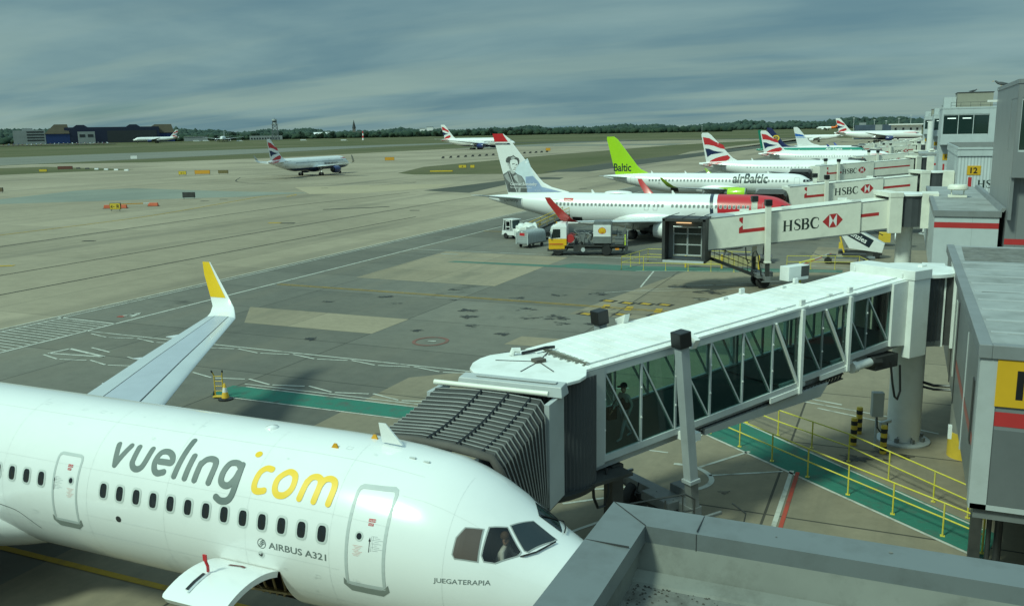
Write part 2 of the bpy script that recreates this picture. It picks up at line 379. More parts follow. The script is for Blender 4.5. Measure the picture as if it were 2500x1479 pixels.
G_PATCH = gmat('concrete_patch', (0.232, 0.196, 0.138), (0.282, 0.236, 0.166), 0.08, streak=((0.3, 0.05, 1), (0.14, 0.13, 0.10), 0.5), blot=(0.09, 0.085, 0.065), blot_amt=0.4, joints=(7, 5, 0.06, 2.9, 2.4), jcol=0.5)
G_TAXI = gmat('asphalt_taxiway', (0.145, 0.148, 0.125), (0.195, 0.190, 0.155), 0.01, streak=((0.10, 0.004, 1), (0.08, 0.08, 0.07), 0.7))
G_DARK = gmat('asphalt_dark', (0.052, 0.056, 0.046), (0.080, 0.080, 0.064), 0.03, streak=((0.12, 0.006, 1), (0.11, 0.105, 0.08), 0.7))
G_LIGHT = gmat('concrete_new', (0.31, 0.26, 0.175), (0.36, 0.30, 0.205), 0.03, fine=0.1)
G_GREY = gmat('concrete_worn', (0.17, 0.185, 0.16), (0.225, 0.235, 0.195), 0.04, streak=((0.06, 0.02, 1), (0.14, 0.14, 0.11), 0.7), fine=0.1)
def worn(name, col, base, amt):
    return gmat(name, col, tuple(c * 1.12 for c in col), 0.5, streak=((1.6, 1.3, 1), base, amt), fine=0.15, blot=base, blot_amt=amt, blot_scale=0.7)
P_WHITE = worn('paint_white', (0.44, 0.44, 0.39), (0.14, 0.135, 0.11), 0.8)
P_FADED = worn('paint_faded', (0.24, 0.24, 0.21), (0.12, 0.12, 0.10), 0.8)
P_YEL = worn('paint_yellow', (0.40, 0.25, 0.035), (0.12, 0.10, 0.07), 0.65)
P_GREEN = worn('paint_green', (0.030, 0.145, 0.105), (0.075, 0.100, 0.082), 0.92)
P_RED = worn('paint_red', (0.36, 0.06, 0.04), (0.12, 0.09, 0.07), 0.6)
P_REDF = worn('paint_red_faded', (0.175, 0.085, 0.07), (0.12, 0.108, 0.088), 0.9)
P_BLACK = worn('paint_black', (0.03, 0.03, 0.028), (0.06, 0.06, 0.05), 0.5)

def ground():
    b = MB(); rows = []
    rr = [0, 30, 80, 200, 500, 800, 1100, 1200, 1350, 1500, 1700, 1900, 2100, 2300, 2500, 2700, 2900, 3100, 3400, 4500, 7000]
    for r in rr: rows.append([(r * math.cos(a), r * math.sin(a), gz(r * math.cos(a), r * math.sin(a))) for a in [2 * PI * i / 160 for i in range(160)]])
    b.grid(rows, wrap=True); o = b.build('ground', G_GRASS, smooth=180); tag(o, kind='structure')
ground()
def sheet(name, polys, m, z, cut=None):
    b = MB()
    for p in polys: b.poly([(x, y, z) for x, y in p])
    o = b.build(name, m, fix=False)
    bm = bmesh.new(); bm.from_mesh(o.data)
    for f in bm.faces:
        f.normal_update()
        if f.normal.z < 0: f.normal_flip()
    bm.to_mesh(o.data); bm.free()
    return tag(o, kind='structure')
def rect(x0, x1, y0, y1): return [(x0, y0), (x1, y0), (x1, y1), (x0, y1)]
def strip(P, w):
    f = Flat(); f.stroke(P, w, cap=False, smooth=False); return [[f.v[i] for i in q] for q in f.f]
# pavements, lowest first
sheet('taxiway', [rect(-100, 60, -400, 1000), [(-112, -200), (-100, -200), (-100, 250), (-112, 250)],
      [(-112, -200), (-112, 250), (-140, 244), (-151, 252), (-168, 300), (-172, 420), (-168, 700), (-110, 1000), (-330, 1000), (-330, 640), (-336, 412), (-364, 354), (-419, 330), (-424, -200)],
      [(-100, 420), (-96, 500), (-84, 1000), (-110, 1000), (-110, 500)]], G_CONC, 0.03)
sheet('taxiway_edge', [[(-104, 262), (-90, 265), (-86, 430), (-70, 1000), (-84, 1000), (-99, 500), (-106, 337)], [(-99, 176), (-97, 217), (-89, 200), (-85, 171)], [(-94, 233), (-86, 232), (-84, 223), (-90, 222)]], G_DARK, 0.042)
sheet('runway', [[(-424.5, -400), (-600, -400), (-612, 560), (-560, 820), (-500, 1080), (-455, 1080), (-470, 780), (-440, 560), (-424.5, 420)], [(-330, 640), (-330, 1100), (-300, 1100), (-300, 640)], [(-300, 700), (-300, 765), (-170, 765), (-170, 700)]], G_TAXI, 0.05)
sheet('runway_far', [[(-480, 880), (-430, 880), (-100, 1020), (-100, 1060), (-330, 1010)], [(-420, 1095), (-60, 1095), (-60, 1135), (-420, 1120)]], G_DARK, 0.06)
sheet('grass_island', [[(-385, 280), (-372, 300), (-330, 287), (-290, 275), (-301, 252), (-308, 229), (-345, 210)]], G_GRASS, 0.055)
sheet('concrete_repair', [[(-139, 182), (-126, 192), (-104, 201), (-101, 186), (-109, 165), (-119, 161)]], G_LIGHT, 0.042)
sheet('concrete_worn_band', [[(-180, 128), (-190, 161), (-182, 172), (-147, 166), (-122, 165), (-128, 152), (-149, 138), (-168, 124), (-178, 108)]], G_GREY, 0.040)
sheet('apron', [rect(-56, 60, -40, 420)], G_ASPH, 0.036)
sheet('apron_concrete', [[(-23.5, -20), (40, -20), (40, 50), (-8, 50), (-11.5, 50), (-23.5, 39.5)], [(-21.2, 57.9), (-8, 57.9), (-8, 83), (-17, 83), (-18.8, 72.8)], [(-8, 50), (12, 50), (12, 100), (-8, 100)]], G_STANDC, 0.040)
sheet('concrete_slabs', [[(-45, 67), (-31, 66.7), (-31, 84.7), (-45.4, 85.4)], [(-41.5, 47.8), (-31.1, 47.8), (-31.1, 52.6), (-45, 52.6)], [(-21.8, 48.1), (-16.5, 48.3), (-16.5, 50.6), (-21.6, 50.4)]], G_PATCH, 0.044)
# painted markings
def zigzag(x0, x1, y, a, n):
    P = []
    for i in range(n): xa = lerp(x0, x1, i / n); xb = lerp(x0, x1, (i + .45) / n); xc = lerp(x0, x1, (i + .5) / n); xd = lerp(x0, x1, (i + .95) / n); P += strip([(xa, y), (xb, y - a)], 0.12) + strip([(xc, y - a), (xd, y - a * 0.2)], 0.12)
    return P
W_ = []
W_ += strip([(-56.2, -60), (-56.2, 300)], 0.18) + strip([(-55.5, -60), (-55.5, 300)], 0.16)
W_ += strip([(-50, -60), (-50, 86)], 0.22) + strip([(-50, 86), (-50, 330)], 0.2)
W_ += strip([(-56, 44.7), (-50, 44.4)], 0.2) + strip([(-50, 42), (-12, 41.6)], 0.13)
for i in range(34): W_ += strip([(-55.4, 44.2 - i * 0.55), (-50.2, 43.9 - i * 0.55)], 0.12)
W_ += strip([(-50, 85.9), (-31, 85.8), (-22, 85.8)], 0.16)
W_ += strip([(-31, 35.4), (-12, 35.6)], 0.10) + strip([(-30.6, 35.02), (-12, 35.15)], 0.1) + strip([(-30.0, 33.2), (-8, 33.4)], 0.1)
W_ += strip([(-7.3, 36.3), (2.9, 27.9)], 0.12) + strip([(-6.9, 39.2), (3.0, 30.2)], 0.1)
arc = [(-7.5, 32.3), (-6.8, 32.3), (-6.2, 31.9), (-5.85, 31.3), (-5.85, 30.7), (-6.2, 30.1), (-6.9, 29.6)]
W_ += strip([tuple(p) for p in smooth_path(arc)], 0.2)
W_ += strip([(-6.5, 32.3), (-5.0, 34.7)], 0.13) + strip([(-6.0, 31.6), (-3.5, 33.0)], 0.13) + strip([(-7.2, 36.2), (-7.3, 34.8)], 0.12)
W_ += strip([(-3.2, 33.2), (-3.2, 24)], 0.16)
W_ += strip([(-10.4, 28.3), (-8.3, 29.6)], 0.13) + strip([(-10.2, 27.2), (-7.8, 29.2)], 0.13) + strip([(-9.2, 25.2), (-6.6, 29.6)], 0.13)
W_ += strip([(-22, 78.1), (-5, 83.2)], 0.12) + strip([(-21.5, 66.5), (-10, 76)], 0.1) + strip([(-19, 68), (-11, 72)], 0.1) + strip([(-20.4, 78.4), (-19.3, 70)], 0.14) + strip([(-14, 66), (-4, 73)], 0.1)
W_ += strip([(-16, 72.2), (-10, 74), (-7, 77)], 0.1) + strip([(-6.5, 46), (-3.0, 44.8)], 0.12) + strip([(-7, 44), (-2, 42.4)], 0.14) + strip([(-6.8, 43.2), (1, 41)], 0.12) + strip([(-3, 41.5), (2, 39.6)], 0.12)
W_ += strip([(-8.5, 86.2), (-1.5, 84.5)], 0.14) + strip([(-8.6, 86), (-6.5, 95)], 0.14) + strip([(-47, 36.6), (-46.7, 37.9)], 0.2) + strip([(-46.7, 37.9), (-43, 37.15)], 0.22) + strip([(-43, 37.1), (-47, 36.6)], 0.18)
W_ += strip([(-56, 135), (-20, 134)], 0.2) + strip([(-50, 150), (-15, 147)], 0.2) + strip([(-51.7, 46.7), (-51.2, 48.0)], 0.3) + strip([(-51.2, 48.0), (-50.8, 46.6)], 0.15) + strip([(-51.3, 47.5), (-51.3, 46.9)], 0.5)
W_ += strip([(-45.7, 38.6), (-43.6, 38.1)], 0.14) + strip([(-41.6, 37.6), (-39.4, 36.9)], 0.1)
sheet('white_markings', W_, P_WHITE, 0.052)
Z_ = zigzag(-49, -12, 41.5, 0.45, 9) + zigzag(-47, -12, 36.25, 0.5, 9)
sheet('zigzag_markings', Z_, P_WHITE, 0.053)
sheet('faded_markings', strip([(-50, 81.2), (-22, 81.2)], 0.14) + strip([(-45, 83.4), (-43, 83.4)], 0.6) + strip([(-49.5, 84.0), (-45.5, 83.9)], 0.12) + strip([(-84, 62.5), (-86, 63.8)], 0.1), P_FADED, 0.050)
sheet('footpath_marking', [[(-31.4, 33.3), (-12, 33.45), (-12, 35.05), (-31.4, 34.95)]], P_GREEN, 0.048)
P_GREENF = worn('paint_green_faded', (0.060, 0.135, 0.105), (0.105, 0.115, 0.092), 0.9)
sheet('footpath_marking_far', [[(-41.6, 78.2), (-22, 78.0), (-4.5, 82.6), (-4.5, 84.2), (-22, 81.2), (-29, 81.0), (-30, 79.3), (-41, 79.0)]], P_GREENF, 0.046)
sheet('footpath_marking_near', [[(-7.3, 36.4), (2.9, 28.0), (3.4, 30.0), (-6.7, 39.1), (-10.5, 39), (-10.5, 36.4)]], P_GREEN, 0.048)
Y_ = strip([(-49.5, 61.9), (-30, 61.5), (-12, 61.0)], 0.10) + strip([(-49.5, 61.55), (-30, 61.15), (-12, 60.65)], 0.10)
for x, y in ((-20, 63.6), (-18.4, 63.2), (-17.0, 63.3), (-15.6, 63.4), (-20, 58.4), (-17.6, 59), (-15.2, 59.4)): Y_ += strip([(x - .35, y), (x + .35, y - .2)], 0.55)
Y_ += strip([(-19.6, 62.0), (-19.4, 60.6)], 0.5) + strip([(-17.8, 61.9), (-17.6, 60.4)], 0.5) + strip([(-15.6, 61.8), (-15.4, 60.3)], 0.5) + strip([(-13.8, 61.8), (-13.6, 60.3)], 0.5)
Y_ += strip([tuple(p) for p in smooth_path([(-113, 60), (-113, 96), (-115, 114), (-122, 140), (-125.5, 155), (-122, 160), (-119, 153)])], 0.35)
Y_ += strip([(-86.2, 106.2), (-84.4, 106.8)], 1.1) + strip([(-85.2, 61.7), (-83.8, 62.5)], 0.8) + strip([(-40, 17.5), (-8, 17.5)], 0.25) + strip([(-50, 104.5), (-12, 104.5)], 0.2) + strip([(-60, 160.9), (-17, 160.9)], 0.2)
sheet('yellow_markings', Y_, P_YEL, 0.056)
K_ = []
for x, y in ((-20, 63.6), (-18.4, 63.2), (-17.0, 63.3), (-15.6, 63.4), (-20, 58.4), (-17.6, 59), (-15.2, 59.4)): K_ += strip([(x - .6, y + .05), (x + .6, y - .25)], 0.85)
K_ += strip([(-100, 60), (-103, 130), (-99, 170)], 0.25) + strip([(-69, 40), (-69, 120)], 0.2) + strip([(-79, 40), (-79, 200)], 0.18)
for i in range(9):
    x = random.Random(i).uniform(-150, -62); y = random.Random(i + 50).uniform(70, 190); K_ += strip([(x, y), (x + 1.6, y + .5)], 0.7)
K_ += strip([tuple(p) for p in smooth_path([(-190, 222), (-172, 200), (-150, 192), (-130, 200), (-118, 206), (-122, 190)])], 0.3)
K_ += strip([(-84, 106.2), (-82, 106.9)], 1.0) + strip([(-92, 128), (-86, 133), (-83.5, 136)], 0.9)
sheet('dark_markings', K_, P_BLACK, 0.054)
sheet('red_markings', strip([(-2.98, 33.1), (-2.98, 24)], 0.14)  + strip([(-51.9, 46.4), (-51.4, 46.5)], 0.35) + strip([(-8.3, 86), (-6.3, 95)], 0.16), P_RED, 0.056)
sheet('red_ring_marking', strip([tuple(p) for p in smooth_path([(-26.4 + 1.05 * math.cos(t), 47.2 + 1.1 * math.sin(t)) for t in [i * PI / 4 for i in range(9)]])], 0.22), P_REDF, 0.056); sheet('ring_centre_marking', strip([(-26.6, 47.2), (-26.1, 47.3)], .25), P_WHITE, 0.057)
# oil blots on the empty stand
def blots():
    b = MB(); rnd = random.Random(4)
    for x, y, r in ((-24.6, 58.4, 1.2), (-23.2, 55.6, 1.1), (-33.5, 64.2, .9), (-37.2, 59.4, 1.1), (-28.8, 49.6, .8), (-34.0, 45.2, .9), (-18.6, 55.2, .8), (-27.0, 62.4, .9), (-40.5, 56.2, .8), (-13.6, 66.4, 1.0), (-21.6, 56.4, 1.7), (-20.6, 54.7, .9), (-28.5, 56.6, 1.3), (-25.9, 52.1, .9), (-19.2, 60.6, 1.1), (-21.6, 66, 1.3), (-24.5, 64.5, 1.0), (-27.5, 54.7, 1.2), (-23, 50.6, .9), (-31.5, 60, .6), (-35, 57.5, .7), (-5.2, 30.2, .35), (-1.1, 35.4, .9), (0.2, 36.2, 1.3), (-13.6, 69.6, 2.0), (-16.4, 71.2, 1.6)):
        n = 40; ph = [rnd.uniform(0, 6.28) for _ in range(6)]
        b.poly([(x + r * q * math.cos(t), y + 0.8 * r * q * math.sin(t), 0.060) for t, q in [(2 * PI * i / n, 0.55 + 0.13 * math.sin(3 * 2 * PI * i / n + ph[0]) + 0.10 * math.sin(5 * 2 * PI * i / n + ph[1]) + 0.1 * math.sin(9 * 2 * PI * i / n + ph[2]) + 0.06 * math.sin(14 * 2 * PI * i / n + ph[3])) for i in range(n)]])
    m = bpy.data.materials.new('oil'); m.use_nodes = True; t = m.node_tree; bs = t.nodes['Principled BSDF']
    bs.inputs['Base Color'].default_value = (0.022, 0.022, 0.020, 1); bs.inputs['Roughness'].default_value = 0.6
    g = nd(t, 'ShaderNodeNewGeometry'); n = nd(t, 'ShaderNodeTexNoise'); n.inputs['Scale'].default_value = 1.4; n.inputs['Detail'].default_value = 8; t.links.new(g.outputs['Position'], n.inputs['Vector'])
    r = nd(t, 'ShaderNodeMapRange'); t.links.new(n.outputs[0], r.inputs[0]); r.inputs[1].default_value = 0.40; r.inputs[2].default_value = 0.62; r.inputs[4].default_value = 0.85; t.links.new(r.outputs[0], bs.inputs['Alpha'])
    tag(b.build('oil_stains', m, fix=False), kind='structure')
blots()
# ---------------------------------------------------------------- airliners
PROF = [(0, -.58, -.58, 0.), (.05, -.36, -.80, .24), (.15, -.21, -.96, .43), (.3, -.07, -1.11, .62), (.6, .11, -1.31, .88), (1.0, .30, -1.5, 1.11), (1.5, .56, -1.67, 1.33), (2., .86, -1.80, 1.51), (2.5, 1.19, -1.89, 1.66), (3., 1.48, -1.96, 1.77), (3.5, 1.70, -2.0, 1.85), (4., 1.85, -2.03, 1.90), (5., 1.98, -2.06, 1.96), (6., 2.05, -2.07, 1.975), (7., 2.07, -2.07, 1.975)]
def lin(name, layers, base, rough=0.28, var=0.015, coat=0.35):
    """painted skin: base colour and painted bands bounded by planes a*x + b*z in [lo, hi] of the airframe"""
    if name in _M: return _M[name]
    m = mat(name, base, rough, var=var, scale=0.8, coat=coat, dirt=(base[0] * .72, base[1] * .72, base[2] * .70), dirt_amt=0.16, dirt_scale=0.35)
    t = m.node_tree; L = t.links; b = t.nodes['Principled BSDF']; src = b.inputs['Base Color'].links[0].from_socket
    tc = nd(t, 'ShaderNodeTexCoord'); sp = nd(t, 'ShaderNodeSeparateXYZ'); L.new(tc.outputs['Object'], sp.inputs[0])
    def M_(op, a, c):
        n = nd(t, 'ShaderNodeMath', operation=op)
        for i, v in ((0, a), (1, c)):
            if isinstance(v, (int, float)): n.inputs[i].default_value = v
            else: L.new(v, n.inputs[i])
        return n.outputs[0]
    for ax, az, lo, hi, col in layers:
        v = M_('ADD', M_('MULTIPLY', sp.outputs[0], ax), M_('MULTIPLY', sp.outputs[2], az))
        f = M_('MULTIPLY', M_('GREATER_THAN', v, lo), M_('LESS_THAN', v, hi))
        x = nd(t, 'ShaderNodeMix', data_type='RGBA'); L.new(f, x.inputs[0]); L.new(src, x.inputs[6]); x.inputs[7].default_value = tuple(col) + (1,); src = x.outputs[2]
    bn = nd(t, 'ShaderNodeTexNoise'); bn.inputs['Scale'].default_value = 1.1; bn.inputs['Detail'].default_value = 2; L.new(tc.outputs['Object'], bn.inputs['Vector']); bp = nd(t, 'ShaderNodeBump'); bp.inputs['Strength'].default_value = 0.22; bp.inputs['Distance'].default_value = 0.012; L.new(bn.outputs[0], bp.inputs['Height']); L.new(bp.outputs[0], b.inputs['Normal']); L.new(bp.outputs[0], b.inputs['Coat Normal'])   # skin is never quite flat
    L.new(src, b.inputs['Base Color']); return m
WHITE = (0.75, 0.75, 0.735); NAVY = (0.012, 0.022, 0.075); RED = (0.50, 0.025, 0.03); LIME = (0.36, 0.62, 0.01)
M_WING = mat('wing_grey', (0.47, 0.50, 0.52), 0.35, var=0.05, scale=0.6, coat=0.2)
M_METAL = mat('bare_metal', (0.55, 0.55, 0.55), 0.28, 0.9, var=0.05)
M_DKMET = mat('dark_metal', (0.06, 0.06, 0.06), 0.5, 0.5)
M_TYRE = mat('tyre_rubber', (0.018, 0.018, 0.018), 0.8, var=0.2)
M_BLACK = mat('black_paint', (0.012, 0.012, 0.013), 0.4)
M_PANE = mat('window_pane', (0.012, 0.014, 0.016), 0.12, spec=0.6)
M_PANEG = mat('window_pane_grey', (0.20, 0.21, 0.20), 0.2, spec=0.6)  # cabin pane in plain grey
M_RINGW = mat('window_surround', (0.52, 0.54, 0.52), 0.4)
M_LINE = mat('panel_line', (0.25, 0.26, 0.25), 0.6)
M_DRED = mat('decal_red', RED, 0.35, var=0.03); M_DNAVY = mat('decal_navy', NAVY, 0.3, var=0.03); M_DGREY = mat('decal_grey', (0.135, 0.160, 0.150), 0.4, var=0.03)
M_DYEL = mat('decal_yellow', (0.80, 0.50, 0.015), 0.4, var=0.03); M_DWHITE = mat('decal_white', WHITE, 0.35, var=0.02); M_DBLK = mat('decal_dark_green', (0.018, 0.030, 0.026), 0.4)
M_DBLUE = mat('decal_blue', (0.02, 0.12, 0.42), 0.35); M_DTEAL = mat('decal_green', (0.0, 0.20, 0.13), 0.35); M_DLIME = mat('decal_lime', LIME, 0.35)
class Air:
    def __init__(s, L, w, hh, zc, st):
        s.L = L; s.w = w; s.hh = hh; s.zc = zc; s.st = st; s.k = w / 1.975
    def sec(s, q):
        k = s.k
        if q < 7 * k:
            a = [[p[j] for p in PROF] for j in range(4)]
            kz = s.hh / 2.07
            return interp(q / k, a[0], a[1]) * kz, interp(q / k, a[0], a[2]) * kz, interp(q / k, a[0], a[3]) * k
        if q <= s.st: return s.hh, -s.hh, s.w
        f = min(1, (q - s.st) / (s.L - s.st))
        top = s.hh * (1 - 0.26 * max(0, (f - .25) / .75) ** 1.6); bot = -s.hh + (1.50 * s.hh) * f ** 1.25; w = s.w * (1 - 0.86 * f ** 1.55)
        return top, bot, w
    def pt(s, q, a, lift=0.0):
        t, b, w = s.sec(q); m = (t + b) / 2; h = (t - b) / 2
        return Vector((-q, -(w + lift) * math.cos(a), s.zc + m + (h + lift) * math.sin(a)))
    def fn_arc(s, side=1, base=0.006):        # y = arc length up from the widest line
        return lambda x, y, d: (lambda v: Vector((v.x, v.y * side, v.z)))(s.pt(-x, y / (s.w + .045), base + d))
    def fn_z(s, side=1, base=0.006):          # y = height above the ground
        def f(x, y, d):
            t, b, w = s.sec(-x); m = (t + b) / 2; h = (t - b) / 2
            v = s.pt(-x, math.asin(max(-1, min(1, (y - s.zc - m) / h))), base + d); return Vector((v.x, v.y * side, v.z))
        return f
def fuselage(P, A, root, m, seg=48, skip=None, step=1.0):
    k = A.k; st = [0.002, .02, .05, .1, .15, .22, .3, .45, .6, .8, 1, 1.25, 1.5, 1.75, 2, 2.25, 2.5, 2.75, 3, 3.25, 3.5, 3.75, 4, 4.5, 5, 5.5, 6, 6.5, 7]
    st = [q * k for q in st]; q = st[-1]
    ext = P.get('rings', [])
    n = max(2, int((A.st - q) / step)); st += [lerp(q, A.st, i / n) for i in range(1, n + 1)]
    st += [lerp(A.st, A.L, i / 16) for i in range(1, 17)]
    st = sorted(set(st + ext)); rows = []
    for q in st: rows.append([A.pt(q, 2 * PI * i / seg) for i in range(seg)])
    b = MB(); vs = [p for r in rows for p in r]; fs = []
    for i in range(len(st) - 1):
        for j in range(seg):
            if skip and skip((st[i] + st[i + 1]) / 2, (j + .5) / seg * 2 * PI): continue
            fs.append((i * seg + j, i * seg + (j + 1) % seg, (i + 1) * seg + (j + 1) % seg, (i + 1) * seg + j))
    fs.append(tuple(range(seg))[::-1]); n = len(st) - 1; fs.append(tuple(range(n * seg, n * seg + seg)))
    b.add(vs, fs); return b.build('fuselage', m, root, smooth=60)
def foil(frac, t):
    frac = max(0.0, min(1.0, frac)); return t * (2.6 * math.sqrt(max(frac, 0)) * (1 - frac) ** 0.9 * 0.75 + 0.04 * (1 - frac)) / 2
FR = [0, .012, .05, .12, .25, .42, .62, .82, 1.0]
def wing_mesh(st, sgn):
    """st: (y, s_le, chord, z, cant_deg, thickness ratio)"""
    rows = []
    for y, sl, c, z, ca, tc in st:
        a = R_(ca); up = Vector((0, -sgn * math.sin(a), math.cos(a))); o = Vector((-sl, sgn * y, z)); r = []
        for f in FR: r.append(o + Vector((-f * c, 0, 0)) + up * foil(f, tc * c) * 1.15)
        for f in FR[-2:0:-1]: r.append(o + Vector((-f * c, 0, 0)) - up * foil(f, tc * c) * 0.85)
        rows.append(r)
    b = MB(); b.grid(rows, wrap=True); n = len(rows[0]); b.f.append(tuple(range(n))); b.m.append(0); k = n * (len(rows) - 1); b.f.append(tuple(range(k, k + n))[::-1]); b.m.append(0)
    return b
def wing_top(st, sgn, i, t, f, lift=0.006):
    a, c = st[i], st[i + 1]; y, sl, ch, z, ca, tc = [lerp(a[j], c[j], t) for j in range(6)]
    r = R_(ca); up = Vector((0, -sgn * math.sin(r), math.cos(r)))
    return Vector((-sl - f * ch, sgn * y, z)) + up * (foil(f, tc * ch) * 1.15 + lift)
class Fin:
    def __init__(s, le, te, tc=0.085): s.le = le; s.te = te; s.tc = tc       # lists of (z, s)
    def ext(s, z): return interp(z, [a for a, _ in s.le], [b for _, b in s.le]), interp(z, [a for a, _ in s.te], [b for _, b in s.te])
    def half(s, x, z):
        l, t = s.ext(z); c = max(t - l, .1); f = min(1, max(0, (-x - l) / c)); return foil(f, min(s.tc * c, 0.62))
    def fn(s, side=1, base=0.012): return lambda x, z, d: Vector((x, -side * (s.half(x, z) + base + d), z))
    def build(s, name, parent, m):
        zs = [s.le[0][0]] + [lerp(s.le[0][0], s.le[-1][0], i / 14) for i in range(1, 15)]; rows = []
        for z in zs:
            l, t = s.ext(z); c = t - l; r = [Vector((-(l + f * c), -s.half(-(l + f * c), z), z)) for f in FR] + [Vector((-(l + f * c), s.half(-(l + f * c), z), z)) for f in FR[-2:0:-1]]
            rows.append(r)
        b = MB(); b.grid(rows, wrap=True); n = len(rows[0]); k = n * (len(rows) - 1); b.f.append(tuple(range(k, k + n))); b.m.append(0)
        return b.build(name, m, parent, smooth=50)
def engine(root, s, y, z, r, ln, m, zw, m_lip=None, det=2):
    b = MB(); pr = [(r * .80, .55), (r * .80, .25), (r * .86, .06), (r * .93, 0), (r * .98, .06), (r * 1.03, .3), (r * 1.05, .8), (r * 1.03, ln * .55), (r * .86, ln * .95), (r * .80, ln), (r * .74, ln * .98), (r * .70, ln * .8)]
    b.lathe([(q, -x) for q, x in pr], 32, 0, 'x', (-s, y, z), caps=False); e = b.build('engine', m, root, smooth=50)
    part('inlet_lip', e, m_lip or M_METAL, lambda q: q.lathe([(a, -x) for a, x in ((r * .84, .10), (r * .88, .03), (r * .93, -.015), (r * .99, .03), (r * 1.012, .12))], 32, 0, 'x', (-s, y, z), caps=False), 60)
    if det > 1:
        def fan(q):
            q.lathe([(r * .82, -.56), (.02, -.60)], 24, 0, 'x', (-s, y, z), caps=False)
            for i in range(18):
                a = 2 * PI * i / 18; c = Vector((-s - .5, y, z)); d = Vector((0, math.cos(a), math.sin(a))); w = Vector((.05, -math.sin(a) * .07, math.cos(a) * .07))
                q.poly([c + d * r * .25 - w, c + d * r * .25 + w, c + d * r * .79 + w * 1.8, c + d * r * .79 - w * 1.8])
            q.lathe([(.01, -.15), (r * .12, -.25), (r * .24, -.5)], 16, 0, 'x', (-s, y, z))
        part('fan', e, M_DKMET, fan)
    part('exhaust_cone', e, M_DKMET, lambda q: q.lathe([(r * .66, -ln * .8), (r * .58, -ln * 1.05), (r * .5, -ln * 1.16), (r * .3, -ln * 1.16), (.03, -ln * 1.45)], 20, 0, 'x', (-s, y, z)), 50)
    part('pylon', e, m, lambda q: q.hexa([(-s - .8, y - .12, z + r * .9), (-s - ln * 1.25, y - .1, z + r * .75), (-s - ln * 1.25, y + .1, z + r * .75), (-s - .8, y + .12, z + r * .9)], [(-s - 1.3, y - .1, z + r * 1.12), (-s - ln * 1.5, y - .1, max(zw, z + r)), (-s - ln * 1.5, y + .1, max(zw, z + r)), (-s - 1.3, y + .1, z + r * 1.12)]))
    return e
def gear(root, s, y, zt, r, w, pair=True, rows=1):
    b = MB(); b.cyl((-s, y, zt), (-s, y, r * 1.0), .11, .09, 10); b.cyl((-s, y - w, r), (-s, y + w, r), .07, n=8); b.bar((-s + .05, y, r * 1.4), (-s + 1.2, y, zt), .09); b.bar((-s, y, r * 1.6), (-s, y + (1.1 if y > 0.1 else -1.1 if y < -.1 else 0) * -1, zt), .07)
    if rows > 1: b.bar((-s + 1.5 * (rows - 1) / 2 + .2, y, r), (-s - 1.5 * (rows - 1) / 2 - .2, y, r), .22)
    g = b.build('landing_gear', M_METAL, root, smooth=40)
    for i in range(rows):
        for o in ((-w, w) if pair else (0,)):
            q = MB(); q.wheel((-s + (i - (rows - 1) / 2) * 1.5, y + o, r), r, r * .62, 0, 'y', 1); q.build('wheel', [M_TYRE, M_METAL], g, smooth=40)
    return g
def cabin_windows(A, root, z, xs, ring=True, pane=None, w=.23, h=.34, side=1, grow=.045):
    """oval windows; xs = distances from the nose; one shared mesh in the constant section"""
    fn = A.fn_z(side); ref = (7 * A.k + A.st) / 2
    def shape(q0):
        bm = MB(); n = 20; R0 = []; R1 = []; R2 = []
        for i in range(n):
            a = 2 * PI * i / n; cx = math.copysign(abs(math.cos(a)) ** .62, math.cos(a)); sy = math.copysign(abs(math.sin(a)) ** .62, math.sin(a))
            for R, g in ((R0, grow), (R1, 0.0), (R2, -.012)): R.append((cx * (w / 2 + g), sy * (h / 2 + g)))
        def P(c, l): v = fn(-q0 + c[0], z + c[1], l); return (v.x + q0, v.y, v.z)
        vs = [P(c, 0) for c in R0] + [P(c, 0.004) for c in R1] + [P(c, 0.001) for c in R2]
        bm.add(vs, [(i, (i + 1) % n, n + (i + 1) % n, n + i) for i in range(n)], 0)
        bm.add(vs[n:2 * n] + vs[2 * n:], [(i, (i + 1) % n, n + (i + 1) % n, n + i) for i in range(n)] + [tuple(range(n, 2 * n))], 1)
        return bm.mesh('window', [M_RINGW, pane or M_PANE], None, fix=False)
    me = shape(ref)
    for q in xs: link('window', me if 7 * A.k <= q <= A.st else shape(q), root, (-q, 0, 0))
def door_part(A, root, x0, x1, z0, z1, w, m, name='door', sill=None, side=1):
    r = .12; f = Flat()
    def rr(a, b, c, d): return [(a + r * .3, c), (b - r * .3, c), (b, c + r * .3), (b, d - r), (b - r * .3, d - r * .3), (b - r, d), (a + r, d), (a + r * .3, d - r * .3), (a, d - r), (a, c + r * .3)]
    f.frame(rr(x0, x1, z0, z1), w); d = lay(name, f, m, root, A.fn_z(side), .2, .15)
    if sill:
        g = Flat(); g.poly([(x0 - .07, z0 - .02), (x0 + .10, z0 - .16), (x1 - .10, z0 - .16), (x1 + .07, z0 - .02), (x1 + .05, z0 + .14), (x1 - .05, z0 + .03), (x1 - .12, z0 - .012), (x0 + .12, z0 - .012), (x0 + .05, z0 + .03), (x0 - .05, z0 + .14)])
        lay('sill_plate', g, sill, d, A.fn_z(side), .2, .1)
    return d
CKP = [[(2.99, .78), (2.68, .87), (2.63, .48), (3.07, .41), (3.12, .44), (3.11, .63)], [(2.57, .94), (2.28, 1.08), (1.90, .87), (1.93, .80), (2.30, .56), (2.50, .52), (2.56, .57)], [(2.23, 1.14), (1.93, 1.47), (1.42, 1.44), (1.45, 1.36), (1.78, .93), (1.84, .92)]]
